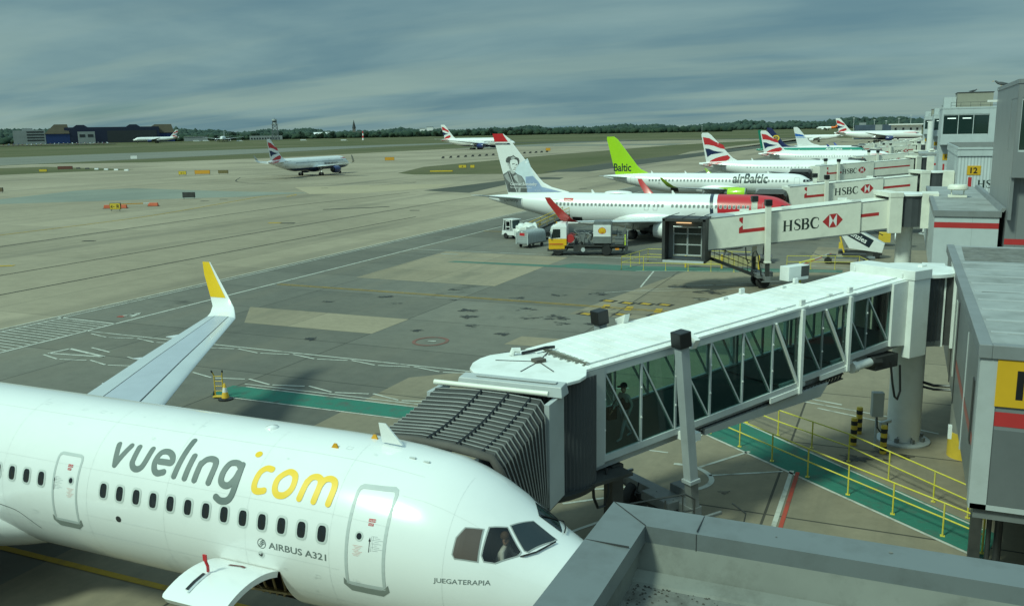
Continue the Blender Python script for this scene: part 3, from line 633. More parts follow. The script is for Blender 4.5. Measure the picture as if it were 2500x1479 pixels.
def cockpit(A, root, m=None, both=True):
    for sd in ((1, -1) if both else (1,)):
        for P in CKP:
            f = Flat(); f.poly([(-s * A.k, a * (A.w + .045)) for s, a in P])
            c = lay('cockpit_window', f, m or M_PANE, root, A.fn_arc(sd, .008), .15, .12)
def airliner(P):
    A = Air(P['L'], P['w'], P['hh'], P['zc'], P['st']); k = A.k; det = P.get('det', 1)
    root = thing('airliner', P['label'], 'airliner', P['loc'], P.get('rz', 0), P.get('group', None)); P['root'] = root; P['A'] = A
    skin = P['skin']; fu = fuselage(P, A, root, skin, P.get('seg', 40), P.get('skip'), P.get('step', 2.5)); P['fuselage'] = fu
    # belly fairing
    wr = P['wing']; s0 = wr[0][1]; b = MB(); c0 = wr[0][2]; rows = []
    for t in [i / 20 for i in range(21)]:
        f = max(0.0, math.sin(PI * t)) ** .55; rows.append([(-(s0 - .30 * c0 + 1.75 * c0 * t), -(A.w * (.25 + .93 * f)) * math.cos(a), A.zc - A.hh * .50 + (A.hh * (.02 + .74 * f)) * math.sin(a)) for a in [2 * PI * i / 28 for i in range(28)]])
    b.grid(rows, wrap=True); b.build('belly_fairing', P.get('belly', skin), root, smooth=60)
    for sg in (1, -1):
        w = wing_mesh(wr, sg).build('wing', P.get('wing_m', M_WING), root, smooth=45); P['wing%d' % sg] = w
        if 'winglet' in P: wing_mesh(P['winglet'], sg).build('winglet', P['winglet_m'], w, smooth=45)
        for y, s, ln in P.get('fairings', []):
            zz = interp(y, [q[0] for q in wr], [q[3] for q in wr]); part('flap_fairing', w, P.get('fair_m', M_WING), lambda q: q.lathe([(.03, 0), (.17, -.5), (.21, -1.2), (.16, -ln * .7), (.02, -ln)], 10, 0, 'x', (-s, sg * y, zz - .18)), 50)
        wing_mesh(P['tailplane'], sg).build('tailplane', P.get('tailplane_m', M_WING), root, smooth=45)
        for e in P['engines']: engine(root, e[0], sg * e[1], e[2], e[3], e[4], P.get('engine_m', skin), e[5], P.get('lip_m'), det)
        g = P['gear']; gear(root, g[0], sg * g[1], g[2], g[3], g[4], True, g[5] if len(g) > 5 else 1)
    F = Fin(*P['fin']); P['F'] = F; P['tail'] = F.build('tail_fin', root, P.get('fin_m', skin))
    n = P['nose']; gear(root, n[0], 0, A.zc - A.hh * .8, n[1], n[2])
    if P.get('win'): cabin_windows(A, root, P['winz'], P['win'], pane=P.get('pane'), grow=P.get('ringw', .04), side=P.get('side', 1), w=P.get('winw', .24), h=P.get('winh', .34))
    if P.get('cockpit', True): cockpit(A, root)
    for d in P.get('doors', []): door_part(A, root, *d, P.get('doorw', .035), P.get('door_m', M_LINE), side=P.get('side', 1))
    return P
def wings(y0, s0, c0, z0, yk, ck, y1, s1, c1, z1, tip=None):
    sk = s0 + (s1 - s0) * (yk - y0) / (y1 - y0); zk = z0 + (z1 - z0) * (yk - y0) / (y1 - y0) * .9
    return [(y0, s0, c0, z0, 4, .15), (yk, sk, ck, zk, 4, .12), ((yk + y1) / 2, (sk + s1) / 2, (ck + c1) / 2, (zk + z1) / 2 - .05, 5, .11), (y1, s1, c1, z1, 6, .10)] + (tip or [])
def frange(a, b, d):
    out = []
    while a <= b + 1e-6: out.append(a); a += d
    return out
# common shapes, measured from the nose along s
def a320(L=37.57, d=0.0):
    return dict(L=L, w=1.975, hh=2.07, zc=3.80, st=L - 13.4, wing=wings(1.2, 12.1 + d, 6.6, 2.75, 6.4, 3.9, 17.0, 19.9 + d, 1.55, 4.25),
        tailplane=[(.5, L - 6.6, 3.4, 4.75, 6, .10), (6.2, L - 3.2, 1.3, 5.35, 6, .09)], engines=[(11.0 + d, 5.75, 1.85, 1.12, 3.2, 3.2)], gear=(17.9 + d, 3.8, 2.9, .58, .46), nose=(5.07, .38, .25),
        fin=([(5.45, L - 9.5), (5.75, L - 8.3), (6.4, L - 7.1), (11.6, L - 2.1), (11.76, L - 1.7)], [(5.45, L - 1.5), (11.55, L - .25), (11.76, L - .45)]), winz=4.38)
def b737():
    L = 39.5
    return dict(L=L, w=1.88, hh=2.0, zc=3.22, st=26.0, wing=wings(1.2, 13.2, 7.6, 2.15, 5.8, 4.4, 16.4, 21.6, 1.7, 3.35),
        tailplane=[(.5, 34.3, 3.6, 4.35, 7, .10), (7.1, 37.6, 1.2, 5.25, 7, .09)], engines=[(13.0, 4.83, 1.42, 1.02, 3.4, 2.4)], gear=(19.6, 2.86, 2.2, .56, .43), nose=(4.0, .34, .22),
        fin=([(4.75, 27.9), (5.25, 28.4), (5.7, 30.4), (6.1, 31.6), (6.7, 32.3), (12.3, 36.95), (12.5, 37.4)], [(4.75, 36.8), (12.2, 38.8), (12.5, 38.7)]), winz=3.9)
def b777():
    L = 63.7
    return dict(L=L, w=3.1, hh=3.1, zc=5.35, st=42.0, wing=wings(2, 20.0, 13.5, 3.9, 9.6, 8.0, 30.4, 38.0, 1.9, 7.2), tailplane=[(.8, 54.2, 7.0, 6.9, 6, .10), (10.8, 60.5, 2.3, 8.0, 6, .09)],
        engines=[(20.4, 9.8, 2.75, 1.75, 5.4, 4.6)], gear=(32.5, 5.5, 4, .67, .7, 3), nose=(5.9, .55, .35),
        fin=([(7.6, 49.5), (8.3, 50.6), (9.4, 52.2), (18.1, 59.6), (18.5, 60.4)], [(7.6, 60.0), (18.3, 63.2), (18.5, 63.0)]), winz=6.1)
def sharklet(P, y, s, z, m):
    P['winglet'] = [(y, s, 1.55, z, 6, .10), (y + .35, s + .25, 1.4, z + .12, 38, .10), (y + .62, s + .6, 1.25, z + .45, 66, .09), (y + .85, s + 1.9, .75, z + 1.9, 80, .08), (y + .90, s + 2.45, .45, z + 2.38, 80, .08)]; P['winglet_m'] = m
def union_tail(P, small=False):
    """wavy red, white and blue ribbons on fin and tail cone, both sides of the fin"""
    L = P['L']; z = lambda v: 11.76 - (v - 238) * .025; x = lambda u: -(L - .32 - (u - 412) * .0253)
    sc = P.get('tail_scale')
    def T(pts): return [(sc(x(u), z(v)) if sc else (x(u), z(v))) for u, v in pts]
    up = T([(424, 275), (480, 285), (530, 315), (580, 335), (601, 345), (618, 380), (570, 370), (520, 350), (470, 340), (440, 340)]); md = T([(447, 373), (480, 375), (520, 392), (560, 400), (608, 405), (560, 415), (500, 425), (467, 447)])
    lo = T([(476, 497), (500, 475), (540, 455), (590, 440), (640, 430), (664, 450), (650, 470), (600, 490), (550, 490), (510, 505)])
    for pts, m, n in ((up, M_DRED, 'red_ribbon'), (md, M_DNAVY, 'blue_ribbon'), (lo, M_DRED, 'red_ribbon')):
        f = Flat(); f.poly(pts); lay(n, f, m, P['tail'], P['F'].fn(1), .35, .4)
    f = Flat(); f.poly([(-L + .1, P['zc'] + .9), (-L + 1.2, P['zc'] + 1.35), (-L + 3.4, P['zc'] + 1.62), (-L + 5.2, P['zc'] + 1.55), (-L + 3.6, P['zc'] + 1.1), (-L + 2.0, P['zc'] + .75), (-L + .8, P['zc'] + .6), (-L + .1, P['zc'] + .75)] if not sc else [(-L + .3, P['zc'] + 1.5), (-L + 4, P['zc'] + 2.3), (-L + 8, P['zc'] + 2.2), (-L + 4, P['zc'] + 1.2), (-L + .3, P['zc'] + 1.0)])
    lay('red_ribbon', f, M_DRED, P['fuselage'], P['A'].fn_z(P.get('side', 1)), .3, .2)
def speed_ribbon(P, x0=-7.4, x1=-2.7, z=4.75):
    f = Flat(); f.stroke([(x0, z + .1), ((x0 + x1) / 2, z + .12), (x1 - .4, z + .02), (x1, z - .16)], [.05, .28, .34, .08], cap=False); lay('red_ribbon', f, M_DRED, P['fuselage'], P['A'].fn_z(1), .2, .12)
# ---------------------------------------------------------------- the fourteen airliners
# 1: the white jet at the near stand
SK1 = lin('skin_near_jet', [], WHITE, rough=0.22, var=0.010, coat=0.5)
P = a320(44.51, 0); A1L = 44.51
P.update(st=31.0, zc=3.805, label='white airliner with grey and yellow lettering docked in the foreground', loc=(-4.86, 16.5, 0), skin=SK1, seg=96, step=0.6, det=2, rings=[7.33, 9.07], belly=SK1,
    wing=[(1.2, 16.5, 7.0, 2.75, 4, .15), (3.0, 17.35, 6.3, 2.9, 4, .14), (6.4, 19.1, 4.0, 3.2, 4, .12), (10.5, 21.25, 3.1, 3.6, 5, .11), (16.6, 24.4, 1.75, 4.12, 6, .10)], engines=[(15.6, 5.75, 1.85, 1.12, 3.2, 3.2)], gear=(22.0, 3.8, 2.9, .58, .46),
    skip=lambda s, a: (7.33 < s < 9.07 and 2 * PI - 1.178 < a < 2 * PI - .262) or (1.75 < s < 2.75 and 7 * PI / 48 < a < 17 * PI / 48), cockpit=False, fairings=[(8.2, 21.0, 3.0), (10.9, 22.45, 2.7), (13.8, 23.9, 2.2)], winw=.215, winh=.335, ringw=.05)
for s_ in (7.33, 9.07): pass
P['win'] = [6.148 + .5335 * i for i in range(13)] + [14.70, 15.23, 15.765, 16.3, 16.83]
P['winglet'] = [(16.6, 24.4, 1.75, 4.12, 6, .10), (17.0, 24.75, 1.55, 4.22, 22, .10), (17.35, 25.1, 1.35, 4.48, 55, .09), (17.52, 25.5, 1.2, 4.9, 76, .09), (17.72, 26.35, .82, 6.0, 82, .08), (17.80, 26.8, .48, 6.62, 82, .08)]
P['winglet_m'] = lin('sharklet_paint', [], WHITE)
airliner(P); J = P; A = P['A']; root = P['root']; fu = P['fuselage']; AR = A.fn_arc(1); AZf = A.fn_z(1)
# yellow inner face of the sharklet
yl = MB(); g = P['winglet']
q = []
for i in (3, 4):
    q.append([wing_top(g, 1, i, t, f, .012) for f in (.16, .35, .6, .99) for t in (0,)] )
q.append([wing_top(g, 1, 4, 1, f, .012) for f in (.10, .35, .6, .99)])
yl.grid(q); wl = [o for o in P['wing1'].children if o.name.startswith('winglet')][0]; yl.build('yellow_panel', M_DYEL, wl, fix=False)
# spar lines, grey box panel between them
for f0, f1, m, nm in ((.24, .72, mat('wing_box_grey', (.38, .41, .46), .4, var=.05), 'wing_box_panel'), (.232, .247, M_DKMET, 'spar_line'), (.712, .724, M_DKMET, 'spar_line')):
    b = MB(); b.grid([[wing_top(P['wing'], 1, i, t, lerp(f0, f1, k / 4), .004 if 'box' in nm else .009) for k in range(5)] for i in range(1, 4) for t in (0, .25, .5, .75, 1.0)]); b.build(nm, m, P['wing1'], fix=False)
def letters(name, strokes, m, w=.152):
    f = Flat()
    for pts, cl in strokes: f.stroke(pts, w, cl, 7)
    return lay(name, f, m, fu, AR, .25, .12, eps=.0012)
letters('lettering', [([(-12.532, 1.721), (-12.386, 1.213)], 0), ([(-12.386, 1.213), (-12.136, 1.735)], 0), ([(-11.872, 1.732), (-11.874, 1.457), (-11.868, 1.327), (-11.78, 1.222), (-11.65, 1.204), (-11.54, 1.272), (-11.484, 1.435), (-11.448, 1.739)], 0),
    ([(-11.06, 1.475), (-10.88, 1.48), (-10.701, 1.495), (-10.760, 1.648), (-10.94, 1.74), (-11.135, 1.694), (-11.2, 1.474), (-11.141, 1.281), (-11.014, 1.198), (-10.831, 1.245)], 0), ([(-10.421, 2.14), (-10.487, 1.201)], 0), ([(-10.139, 1.74), (-10.161, 1.197)], 0),
    ([(-9.854, 1.60), (-9.864, 1.194)], 0), ([(-9.852, 1.56), (-9.756, 1.698), (-9.61, 1.745), (-9.47, 1.70), (-9.424, 1.539), (-9.442, 1.195)], 0),
    ([(-8.718, 1.66), (-8.80, 1.73), (-8.93, 1.745), (-9.06, 1.687), (-9.129, 1.473), (-9.106, 1.284), (-8.99, 1.20), (-8.845, 1.225), (-8.732, 1.40), (-8.70, 1.56)], 0), ([(-8.70, 1.72), (-8.675, 1.38), (-8.693, 1.04), (-8.793, .885), (-8.978, .852), (-9.123, .913)], 0)], M_DGREY)
letters('lettering', [([(-7.861, 1.735), (-8.014, 1.74), (-8.139, 1.617), (-8.174, 1.383), (-8.136, 1.235), (-8.03, 1.195), (-7.868, 1.232)], 0), ([(-7.40, 1.74), (-7.22, 1.70), (-7.15, 1.55), (-7.165, 1.361), (-7.30, 1.215), (-7.49, 1.20), (-7.60, 1.329), (-7.593, 1.555)], 1),
    ([(-6.83, 1.60), (-6.888, 1.206)], 0), ([(-6.84, 1.53), (-6.765, 1.692), (-6.64, 1.742), (-6.525, 1.70), (-6.477, 1.556), (-6.508, 1.204)], 0), ([(-6.480, 1.54), (-6.41, 1.70), (-6.28, 1.755), (-6.15, 1.70), (-6.101, 1.534), (-6.129, 1.212)], 0)], M_DYEL)
f = Flat(); f.ell(-8.425, 2.057, .095, .085); lay('lettering', f, M_DYEL, fu, AR, .1, .06)
f = Flat(); f.text('AIRBUS A321', .15, 0, 0, .012); wd = max(v[0] for v in f.v); f.v = [(-7.545 + v[0] * 1.53 / wd, v[1] + .02) for v in f.v]; lay('type_lettering', f, M_DGREY, fu, AR, .3, .08)
f = Flat(); f.ring(-7.735, .10, .115, .115, .015)
for k in range(3): f.stroke([(-7.82 + .03 * k, .06 + .04 * k), (-7.76, .03 + .05 * k), (-7.70, .09 + .045 * k), (-7.645 - .01 * k, .11 + .03 * k)], .02, cap=False)
lay('round_emblem', f, M_DGREY, fu, AR, .1, .06)
f = Flat(); f.text('JUEGATERAPIA', .10, 0, 0, .004); wd = max(v[0] for v in f.v); f.v = [(-3.475 + v[0] * 1.16 / wd, 3.765 + .02 * v[0] / wd + v[1]) for v in f.v]; lay('name_lettering', f, M_DGREY, fu, AZf, .15, .08)
M_DOORG = mat('door_outline_grey', (.44, .47, .46), .45); M_SILL = mat('sill_plate_grey', (.20, .22, .20), .5)
for x0, x1, z0, z1, sx, w in ((-5.55, -4.575, 3.37, 5.37, 0, .075), (-14.30, -13.42, 3.37, 5.06, 1, .065)):
    d = door_part(A, root, x0, x1, z0, z1, w, M_DOORG, sill=M_SILL); xc = (x0 + x1) / 2
    f = Flat(); f.ring(xc - .165 if not sx else xc + .19, 4.465, .10, .10, .035); lay('door_porthole_rim', f, M_RINGW, d, AZf)
    f = Flat(); f.ell(xc - .165 if not sx else xc + .19, 4.465, .066, .066); lay('door_porthole', f, M_PANE, d, AZf)
    t = Flat(); t.rect(xc + .0, 4.76, xc + .16, 4.82); t.rect(xc + .01, 4.69, xc + .13, 4.74); lay('exit_sign', t, M_DRED, d, AZf)
    t = Flat(); t.text('SALIDA', .036, xc + .012, 4.772); t.text('EXIT', .034, xc + .03, 4.698); lay('exit_lettering', t, M_DWHITE, d, A.fn_z(1, .009))
    t = Flat(); ox = xc + (.15 if not sx else -.33)
    for i in range(9): t.rect(ox + .06 * (i % 2), 4.50 - .035 * i, ox + .12 + .17 * ((i * 7 % 5) / 5), 4.508 - .035 * i)
    t.rect(ox - .02, 4.2, ox - .012, 4.5); t.rect(ox + .02, 4.25, ox + .028, 4.5); lay('instructions', t, mat('decal_faint', (.42, .44, .44), .5), d, AZf)
    t = Flat(); ox = xc - (.30 if not sx else -.08)
    for i in range(8): t.rect(ox + .03 * (i % 3), 4.27 - .03 * i, ox + .24 - .03 * (i % 4), 4.278 - .03 * i)
    lay('instructions', t, mat('decal_faint_red', (.62, .36, .32), .5), d, AZf)
    t = Flat(); ax = xc + .09 if not sx else xc - .38; t.rect(ax, 4.18, ax + .016, 4.42); t.poly([(ax - .02, 4.40), (ax + .036, 4.40), (ax + .008, 4.48)]) ; lay('arrow_mark', t, M_BLACK, d, AZf)
# cockpit windows: frame, glazing set into it, and the seats and pilot behind the second one
M_CKG = [mat('cockpit_blind', (.085, .062, .052), .35, spec=.5, var=.1), mat('cockpit_glass', (.62, .60, .57), glass=True), mat('cockpit_windscreen', (.010, .016, .018), .08, spec=.7)]
for P_, mg in zip(CKP, M_CKG):
    pts = [(-s, a * 2.02) for s, a in P_]
    f = Flat(); f.frame(pts, -.028); w = lay('cockpit_window', f, mat('window_gasket', (.30, .31, .30), .5), root, A.fn_arc(1, .009), .12, .1)
    if mg is M_CKG[1]:
        f2 = Flat(); f2.poly(pts); lay('cockpit_pane', f2, mg, w, A.fn_arc(1, .002), .08, .07)
        from mathutils.geometry import tessellate_polygon
        k = 2.02 * PI / 48; outer = [Vector((x, y, 0)) for x, y in ((-2.75, 7 * k), (-1.75, 7 * k), (-1.75, 17 * k), (-2.75, 17 * k))]; inner = [Vector((x, y, 0)) for x, y in pts]
        al = outer + inner; tri = tessellate_polygon([outer, inner]); f3 = Flat(); f3.add([(v.x, v.y) for v in al], tri)
        pk = lay('window_bay', f3, SK1, root, A.fn_arc(1, 0.0), .125, k / 2)
        bm = bmesh.new(); bm.from_mesh(pk.data); bmesh.ops.remove_doubles(bm, verts=bm.verts, dist=1e-4); bmesh.ops.recalc_face_normals(bm, faces=bm.faces)
        if sum((f_.normal.dot(Vector((0, -.6, .8))) for f_ in bm.faces)) < 0: bmesh.ops.reverse_faces(bm, faces=bm.faces)
        for f_ in bm.faces: f_.smooth = True
        bm.to_mesh(pk.data); bm.free()
        def lining(b):
            ss = [1.5, 1.75, 2.0, 2.25, 2.5, 2.75, 3.0, 3.25]; n = 48
            for s0_, s1_ in zip(ss, ss[1:]):
                for j in range(n):
                    aa, ab = 2 * PI * j / n, 2 * PI * (j + 1) / n
                    if 1.75 <= s0_ < 2.75 and .40 < (aa + ab) / 2 < 1.16: continue
                    b.poly([A.pt(s0_, aa, -.09), A.pt(s1_, aa, -.09), A.pt(s1_, ab, -.09), A.pt(s0_, ab, -.09)])
            for q_ in (1.5, 3.25): b.poly([A.pt(q_, 2 * PI * j / n, -.09) for j in range(n)])
        part('cockpit_lining', root, mat('cockpit_dark', (.060, .048, .042), .7), lining)
        part('instrument_panel', root, M_BLACK, lambda b: b.hexa([(-1.95, -1.0, 3.6), (-1.75, -1.0, 3.6), (-1.75, .9, 3.6), (-1.95, .9, 3.6)], [(-1.95, -.85, 4.12), (-1.65, -.8, 4.16), (-1.65, .8, 4.16), (-1.95, .9, 4.12)]))
        part('cockpit_seat', root, mat('seat_fabric', (.03, .035, .045), .8), lambda b: (b.box((-2.80, -.78, 4.05), (.12, .44, .75)), b.box((-2.58, -.78, 3.66), (.5, .46, .12))), bevel=.03)
    else:
        f2 = Flat(); f2.poly(pts); lay('cockpit_pane', f2, mg, w, A.fn_arc(1, .014), .08, .07)
for P_ in CKP:
    f = Flat(); f.poly([(-s, a * 2.02) for s, a in P_]); lay('cockpit_window', f, M_CKG[2], root, A.fn_arc(-1, .010), .12, .1)
# wipers, aerials, beacons
def wip(b):
    p = [A.pt(s, a, .05) for s, a in ((1.80, .84), (1.62, .98), (1.45, 1.22), (1.38, 1.35))]; b.tube(p, .018, 6); b.tube([p[0], p[0] + Vector((-.12, -.02, -.05))], .02, 6)
part('wiper', root, M_BLACK, wip)
def wip2(b): b.tube([A.pt(s, PI - a, .06) for s, a in ((1.35, 1.45), (1.42, 1.25), (1.6, 1.0))] + [A.pt(1.9, PI / 2 + .1, .05)], .016, 6)
part('wiper', root, M_BLACK, wip2)
part('blade_aerial', root, SK1, lambda b: b.hexa([(-5.18, -.03, 5.86), (-5.72, -.02, 5.875), (-5.72, .02, 5.875), (-5.18, .03, 5.86)], [(-5.62, -.012, 6.32), (-5.80, -.01, 6.32), (-5.80, .01, 6.32), (-5.62, .012, 6.32)]))
for s_, a_, n_ in ((4.74, 1.64, 'pressure_port'), (4.39, 1.64, 'pressure_port')):
    v = A.pt(s_, 1.40, 0); part(n_, root, M_RINGW, lambda b: b.box((v.x, v.y, v.z + .015), (.16, .05, .035)), bevel=.01)
v = A.pt(8.77, 1.52, 0); part('roof_aerial', root, SK1, lambda b: b.lathe([(.17, -.02), (.15, .03), (.02, .06)], 20, 0, 'z', tuple(v)), 60)
M_AMB = mat('amber_fitting', (.65, .32, .02), .3)
for s_, a_ in ((6.66, 1.30), (6.05, 1.66)):
    v = A.pt(s_, a_, 0); part('beacon', root, M_AMB, lambda b: b.hexa([(v.x - .1, v.y - .02, v.z - .02), (v.x + .1, v.y - .02, v.z - .02), (v.x + .1, v.y + .02, v.z - .02), (v.x - .1, v.y + .02, v.z - .02)], [(v.x - .02, v.y - .015, v.z + .1), (v.x + .05, v.y - .015, v.z + .1), (v.x + .05, v.y + .015, v.z + .1), (v.x - .02, v.y + .015, v.z + .1)]))
f = Flat(); f.ell(-12.054, -.045, .085, .075); lay('vent', f, M_DKMET, fu, AR); f = Flat(); f.ell(-7.77, -.17, .085, .085); lay('sensor_plate', f, M_RINGW, fu, AR); f = Flat(); f.stroke([(-7.81, -.17), (-7.76, -.19), (-7.74, -.14)], .035); lay('sensor_vane', f, M_BLACK, fu, A.fn_arc(1, .012))
f = Flat()
f.stroke([(-16.9, -.25), (-16.32, -.34), (-15.65, -.46), (-15.05, -.88)], .018, cap=False)
lay('fairing_seam', f, M_DKMET, fu, AR, .2, .1)
f = Flat()
for x0, x1, y in ((-30, -4.6, 1.02), (-30, -4.2, 2.35), (-13.2, -5.7, -.12), (-30, -9.2, -.62), (-7.2, -3.4, -1.0), (-4.5, -2.6, 1.75)): f.rect(x0, y, x1, y + .007)
for x in (-3.3, -5.95, -8.2, -10.6, -13.1, -16.1): f.rect(x, -1.4, x + .007, 3.0)
rq = random.Random(6)
for i in range(26):
    x = rq.uniform(-16, -4); y = rq.choice((-.9, -.75, -.45, -.3, 2.0, 2.6)) + rq.uniform(-.05, .05); w = rq.uniform(.04, .16); f.layer += 1; f.frame([(x, y), (x + w, y), (x + w, y + w * .7), (x, y + w * .7)], .006)
lay('skin_joint', f, mat('skin_joint', (.585, .59, .58), .5), fu, A.fn_arc(1, .003), .5, .2)
# cargo hold opening, lining and the door swung up
def hold(b):
    r = .93
    for q0, q1 in ((7.33, 9.07),):
        arc = [-.262 - .916 * i / 10 for i in range(11)]
        o = [A.pt(q0, a, -.10) for a in arc]; p = [A.pt(q1, a, -.10) for a in arc]; i0 = [v + Vector((0, 1.9, 0)) for v in o]; i1 = [v + Vector((0, 1.9, 0)) for v in p]
        b.grid([o, i0]); b.grid([p, i1]); b.grid([[o[0], p[0]], [i0[0], i1[0]]]); b.grid([[o[-1], p[-1]], [i0[-1], i1[-1]]]); b.grid([i0, i1])
part('cargo_hold', root, mat('hold_lining', (.10, .095, .075), .8, var=.3, scale=3), hold)
def rim(b):
    arc = [-.262 - .916 * i / 10 for i in range(11)]
    for q in (7.33, 9.07): b.grid([[A.pt(q, a, 0) for a in arc], [A.pt(q, a, -.12) for a in arc]])
part('hold_rim', root, mat('hold_rim', (.24, .22, .15), .5), rim)
def holdgear(b):
    rnd = random.Random(8)
    for i in range(7):
        y = -1.5 + i * .2; b.bar((-7.5, y, 2.5 - i * .12), (-8.95, y + .25, 2.25 - i * .1), .05)
    for i in range(4): b.tube([(-7.6 - .3 * i, -1.6, 3.2), (-7.8 - .3 * i, -1.2, 2.4), (-8.1 - .2 * i, -.9, 2.0)], .03)
part('hold_frames', root, mat('hold_frames', (.22, .16, .07), .5, var=.4), holdgear)
def doorpt(s, a, off, phi=R_(128)):
    hx, hz = A.w * math.cos(-.2618), A.hh * math.sin(-.2618); r = 1 + off / 2; qx, qz = A.w * r * math.cos(a) - hx, A.hh * r * math.sin(a) - hz
    c, n = math.cos(phi), math.sin(phi); return Vector((-s, -(hx + .03 + c * qx - n * qz), A.zc + hz + .02 + n * qx + c * qz))
def cdoor(b):
    arc = [-.2618 - .916 * i / 12 for i in range(13)]; ss = [7.36, 7.40, 7.5, 8.2, 8.9, 9.0, 9.04]
    def edge(s, i): return arc[i] if i < 12 else arc[i] + (.05 if s in (7.36, 9.04) else .015 if s in (7.40, 9.0) else 0)
    o = [[doorpt(s, edge(s, i), .01) for i in range(13)] for s in ss]; n = [[doorpt(s, edge(s, i), -.13) for i in range(13)] for s in ss]
    b.grid(o); b.grid(n)
    for X, Y in ((o[0], n[0]), (o[-1], n[-1]), ([r[0] for r in o], [r[0] for r in n]), ([r[-1] for r in o], [r[-1] for r in n])): b.grid([X, Y])
cdr = part('cargo_door', root, SK1, cdoor, 50)
mk = MB(); mk.grid([[doorpt(s, a, .03) for s in (8.52, 8.60)] for a in (-.75, -.9, -1.02)]); mk.build('latch_slot', M_BLACK, cdr, fix=False)
mk = MB(); mk.grid([[doorpt(s, a, .026) for s in (8.44, 8.50)] for a in (-.72, -.9, -1.05)]); mk.build('latch_cover', M_WING, cdr, fix=False)
mk = MB(); p0 = doorpt(8.50, -.72, .05); mk.tube([p0, p0 + Vector((.02, -.02, .14)), p0 + Vector((-.03, -.03, .27))], .035); mk.box(tuple(p0 + Vector((-.03, -.03, .33))), (.10, .03, .14)); mk.build('latch_handle', M_DRED, cdr)
mk = MB(); mk.grid([[doorpt(s, a + .02 * math.sin(k * 1.6), .022) for k, s in enumerate((7.98, 8.12, 8.26, 8.4))] for a in (-.42, -.46)]); mk.build('handle_recess', mat('maroon_recess', (.14, .02, .02), .5), cdr, fix=False)
# 2: red nosed jet
ROUGE = (.50, .012, .018)
SK2 = lin('skin_red_nose', [(1, 0.12, -9.85, 50, WHITE), (1, 0.12, -9.45, 50, ROUGE), (1, .12, -10.3, -9.9, (.02, .03, .05))], WHITE)
P = b737(); P.update(label='white airliner with bright red nose and portrait on its tail', loc=(-9.5, 104.5, 0), skin=SK2, det=2, seg=56, pane=M_PANEG, winw=.27, winh=.38, ringw=.03, wing_m=mat('wing_pale', (.55, .58, .58), .35),
    win=[29.6 - .508 * i for i in range(24)] + [17.3 - .508 * i for i in (0, 1, 2)] + [15.1 - .508 * i for i in range(19)], doors=[(-35.3, -34.4, 2.75, 4.5), (-18.47, -17.95, 3.35, 4.35), (-17.40, -16.88, 3.35, 4.35), (-4.9, -4.1, 2.75, 4.45)], fairings=[(5.2, 19.3, 4.0), (9.3, 21.4, 3.2), (12.6, 22.9, 2.6)], fair_m=M_DWHITE)
P['winglet'] = [(16.4, 21.6, 1.7, 3.35, 6, .1), (16.9, 21.95, 1.45, 3.55, 35, .1), (17.15, 22.3, 1.3, 3.95, 68, .09), (17.6, 23.7, .85, 5.35, 76, .08), (17.75, 24.2, .6, 5.95, 76, .08)]; P['winglet_m'] = lin('winglet_red', [], (.50, .03, .03))
airliner(P); A = P['A']; F = P['F']; ff = F.fn(1); fu2 = P['fuselage']; AZ2 = A.fn_z(1)
def zf(u, v): return (-(38.9 - (u - 20) * .00668), 12.5 - (v - 95) * .00608)
def fpoly(name, pts, m, base=.012, cx=.3):
    f = Flat(); f.poly([zf(*p) for p in pts]); return lay(name, f, m, P['tail'], F.fn(1, base), cx, .3)
fpoly('red_tip', [(18, 92), (235, 92), (262, 135), (345, 258), (60, 258)], mat('tail_red', ROUGE, .35))
fpoly('dark_band', [(70, 285), (375, 285), (400, 320), (75, 320)], mat('tail_dark', (.02, .03, .05), .4))
f = Flat(); f.text('www.norwegian.com', .11, *zf(78, 311), sx=1.28); lay('web_lettering', f, M_DWHITE, P['tail'], F.fn(1, .02))
fpoly('sky_wash', [(740, 600), (830, 850), (900, 1000), (1010, 1130), (1040, 1180), (1430, 1282), (330, 1300), (225, 930)], mat('tail_wash', (.60, .68, .72), .4), .010)
fpoly('blue_wash', [(700, 980), (850, 960), (960, 1080), (1030, 1185), (1430, 1283), (720, 1300)], mat('tail_wash_blue', (.27, .34, .50), .4, var=.12, scale=.8), .013)
GR = lambda v: mat('portrait_grey_%d' % int(v * 100), (v, v * 1.02, v * 1.0), .45, var=.18, scale=2.5)
# the monochrome portrait: coat, collar, neck, face, hair, features
fpoly('portrait', [(225, 930), (300, 890), (345, 850), (480, 880), (540, 930), (620, 965), (680, 1050), (705, 1130), (735, 1230), (735, 1302), (325, 1302), (280, 1120), (245, 1020)], GR(.13), .018, .2)
port = [o for o in P['tail'].children if o.name.startswith('portrait')][0]
def pp(name, pts, v, base): 
    f = Flat(); f.poly([zf(*p) for p in pts]); return lay(name, f, GR(v), port, F.fn(1, base), .25, .3)
pp('coat_panel', [(245, 960), (330, 900), (360, 990), (400, 1080), (370, 1100), (300, 1040)], .30, .021); pp('coat_panel', [(520, 930), (600, 970), (660, 1040), (690, 1140), (640, 1180), (560, 1150), (540, 1040)], .26, .021)
pp('coat_panel', [(330, 1130), (420, 1110), (480, 1220), (500, 1300), (345, 1300)], .07, .021); pp('coat_panel', [(600, 1190), (700, 1190), (720, 1300), (590, 1300)], .09, .021); pp('coat_panel', [(560, 1200), (600, 1200), (590, 1300), (540, 1300)], .34, .023)
pp('collar', [(345, 870), (400, 920), (440, 1000), (480, 1090), (440, 1080), (390, 1010), (350, 930)], .05, .023); pp('collar', [(440, 960), (520, 930), (545, 1060), (560, 1120), (480, 1040)], .42, .023); pp('shirt', [(395, 905), (480, 880), (490, 940), (440, 980)], .12, .025)
pp('neck', [(350, 780), (380, 850), (400, 900), (440, 930), (485, 890), (480, 850), (420, 800)], .46, .026)
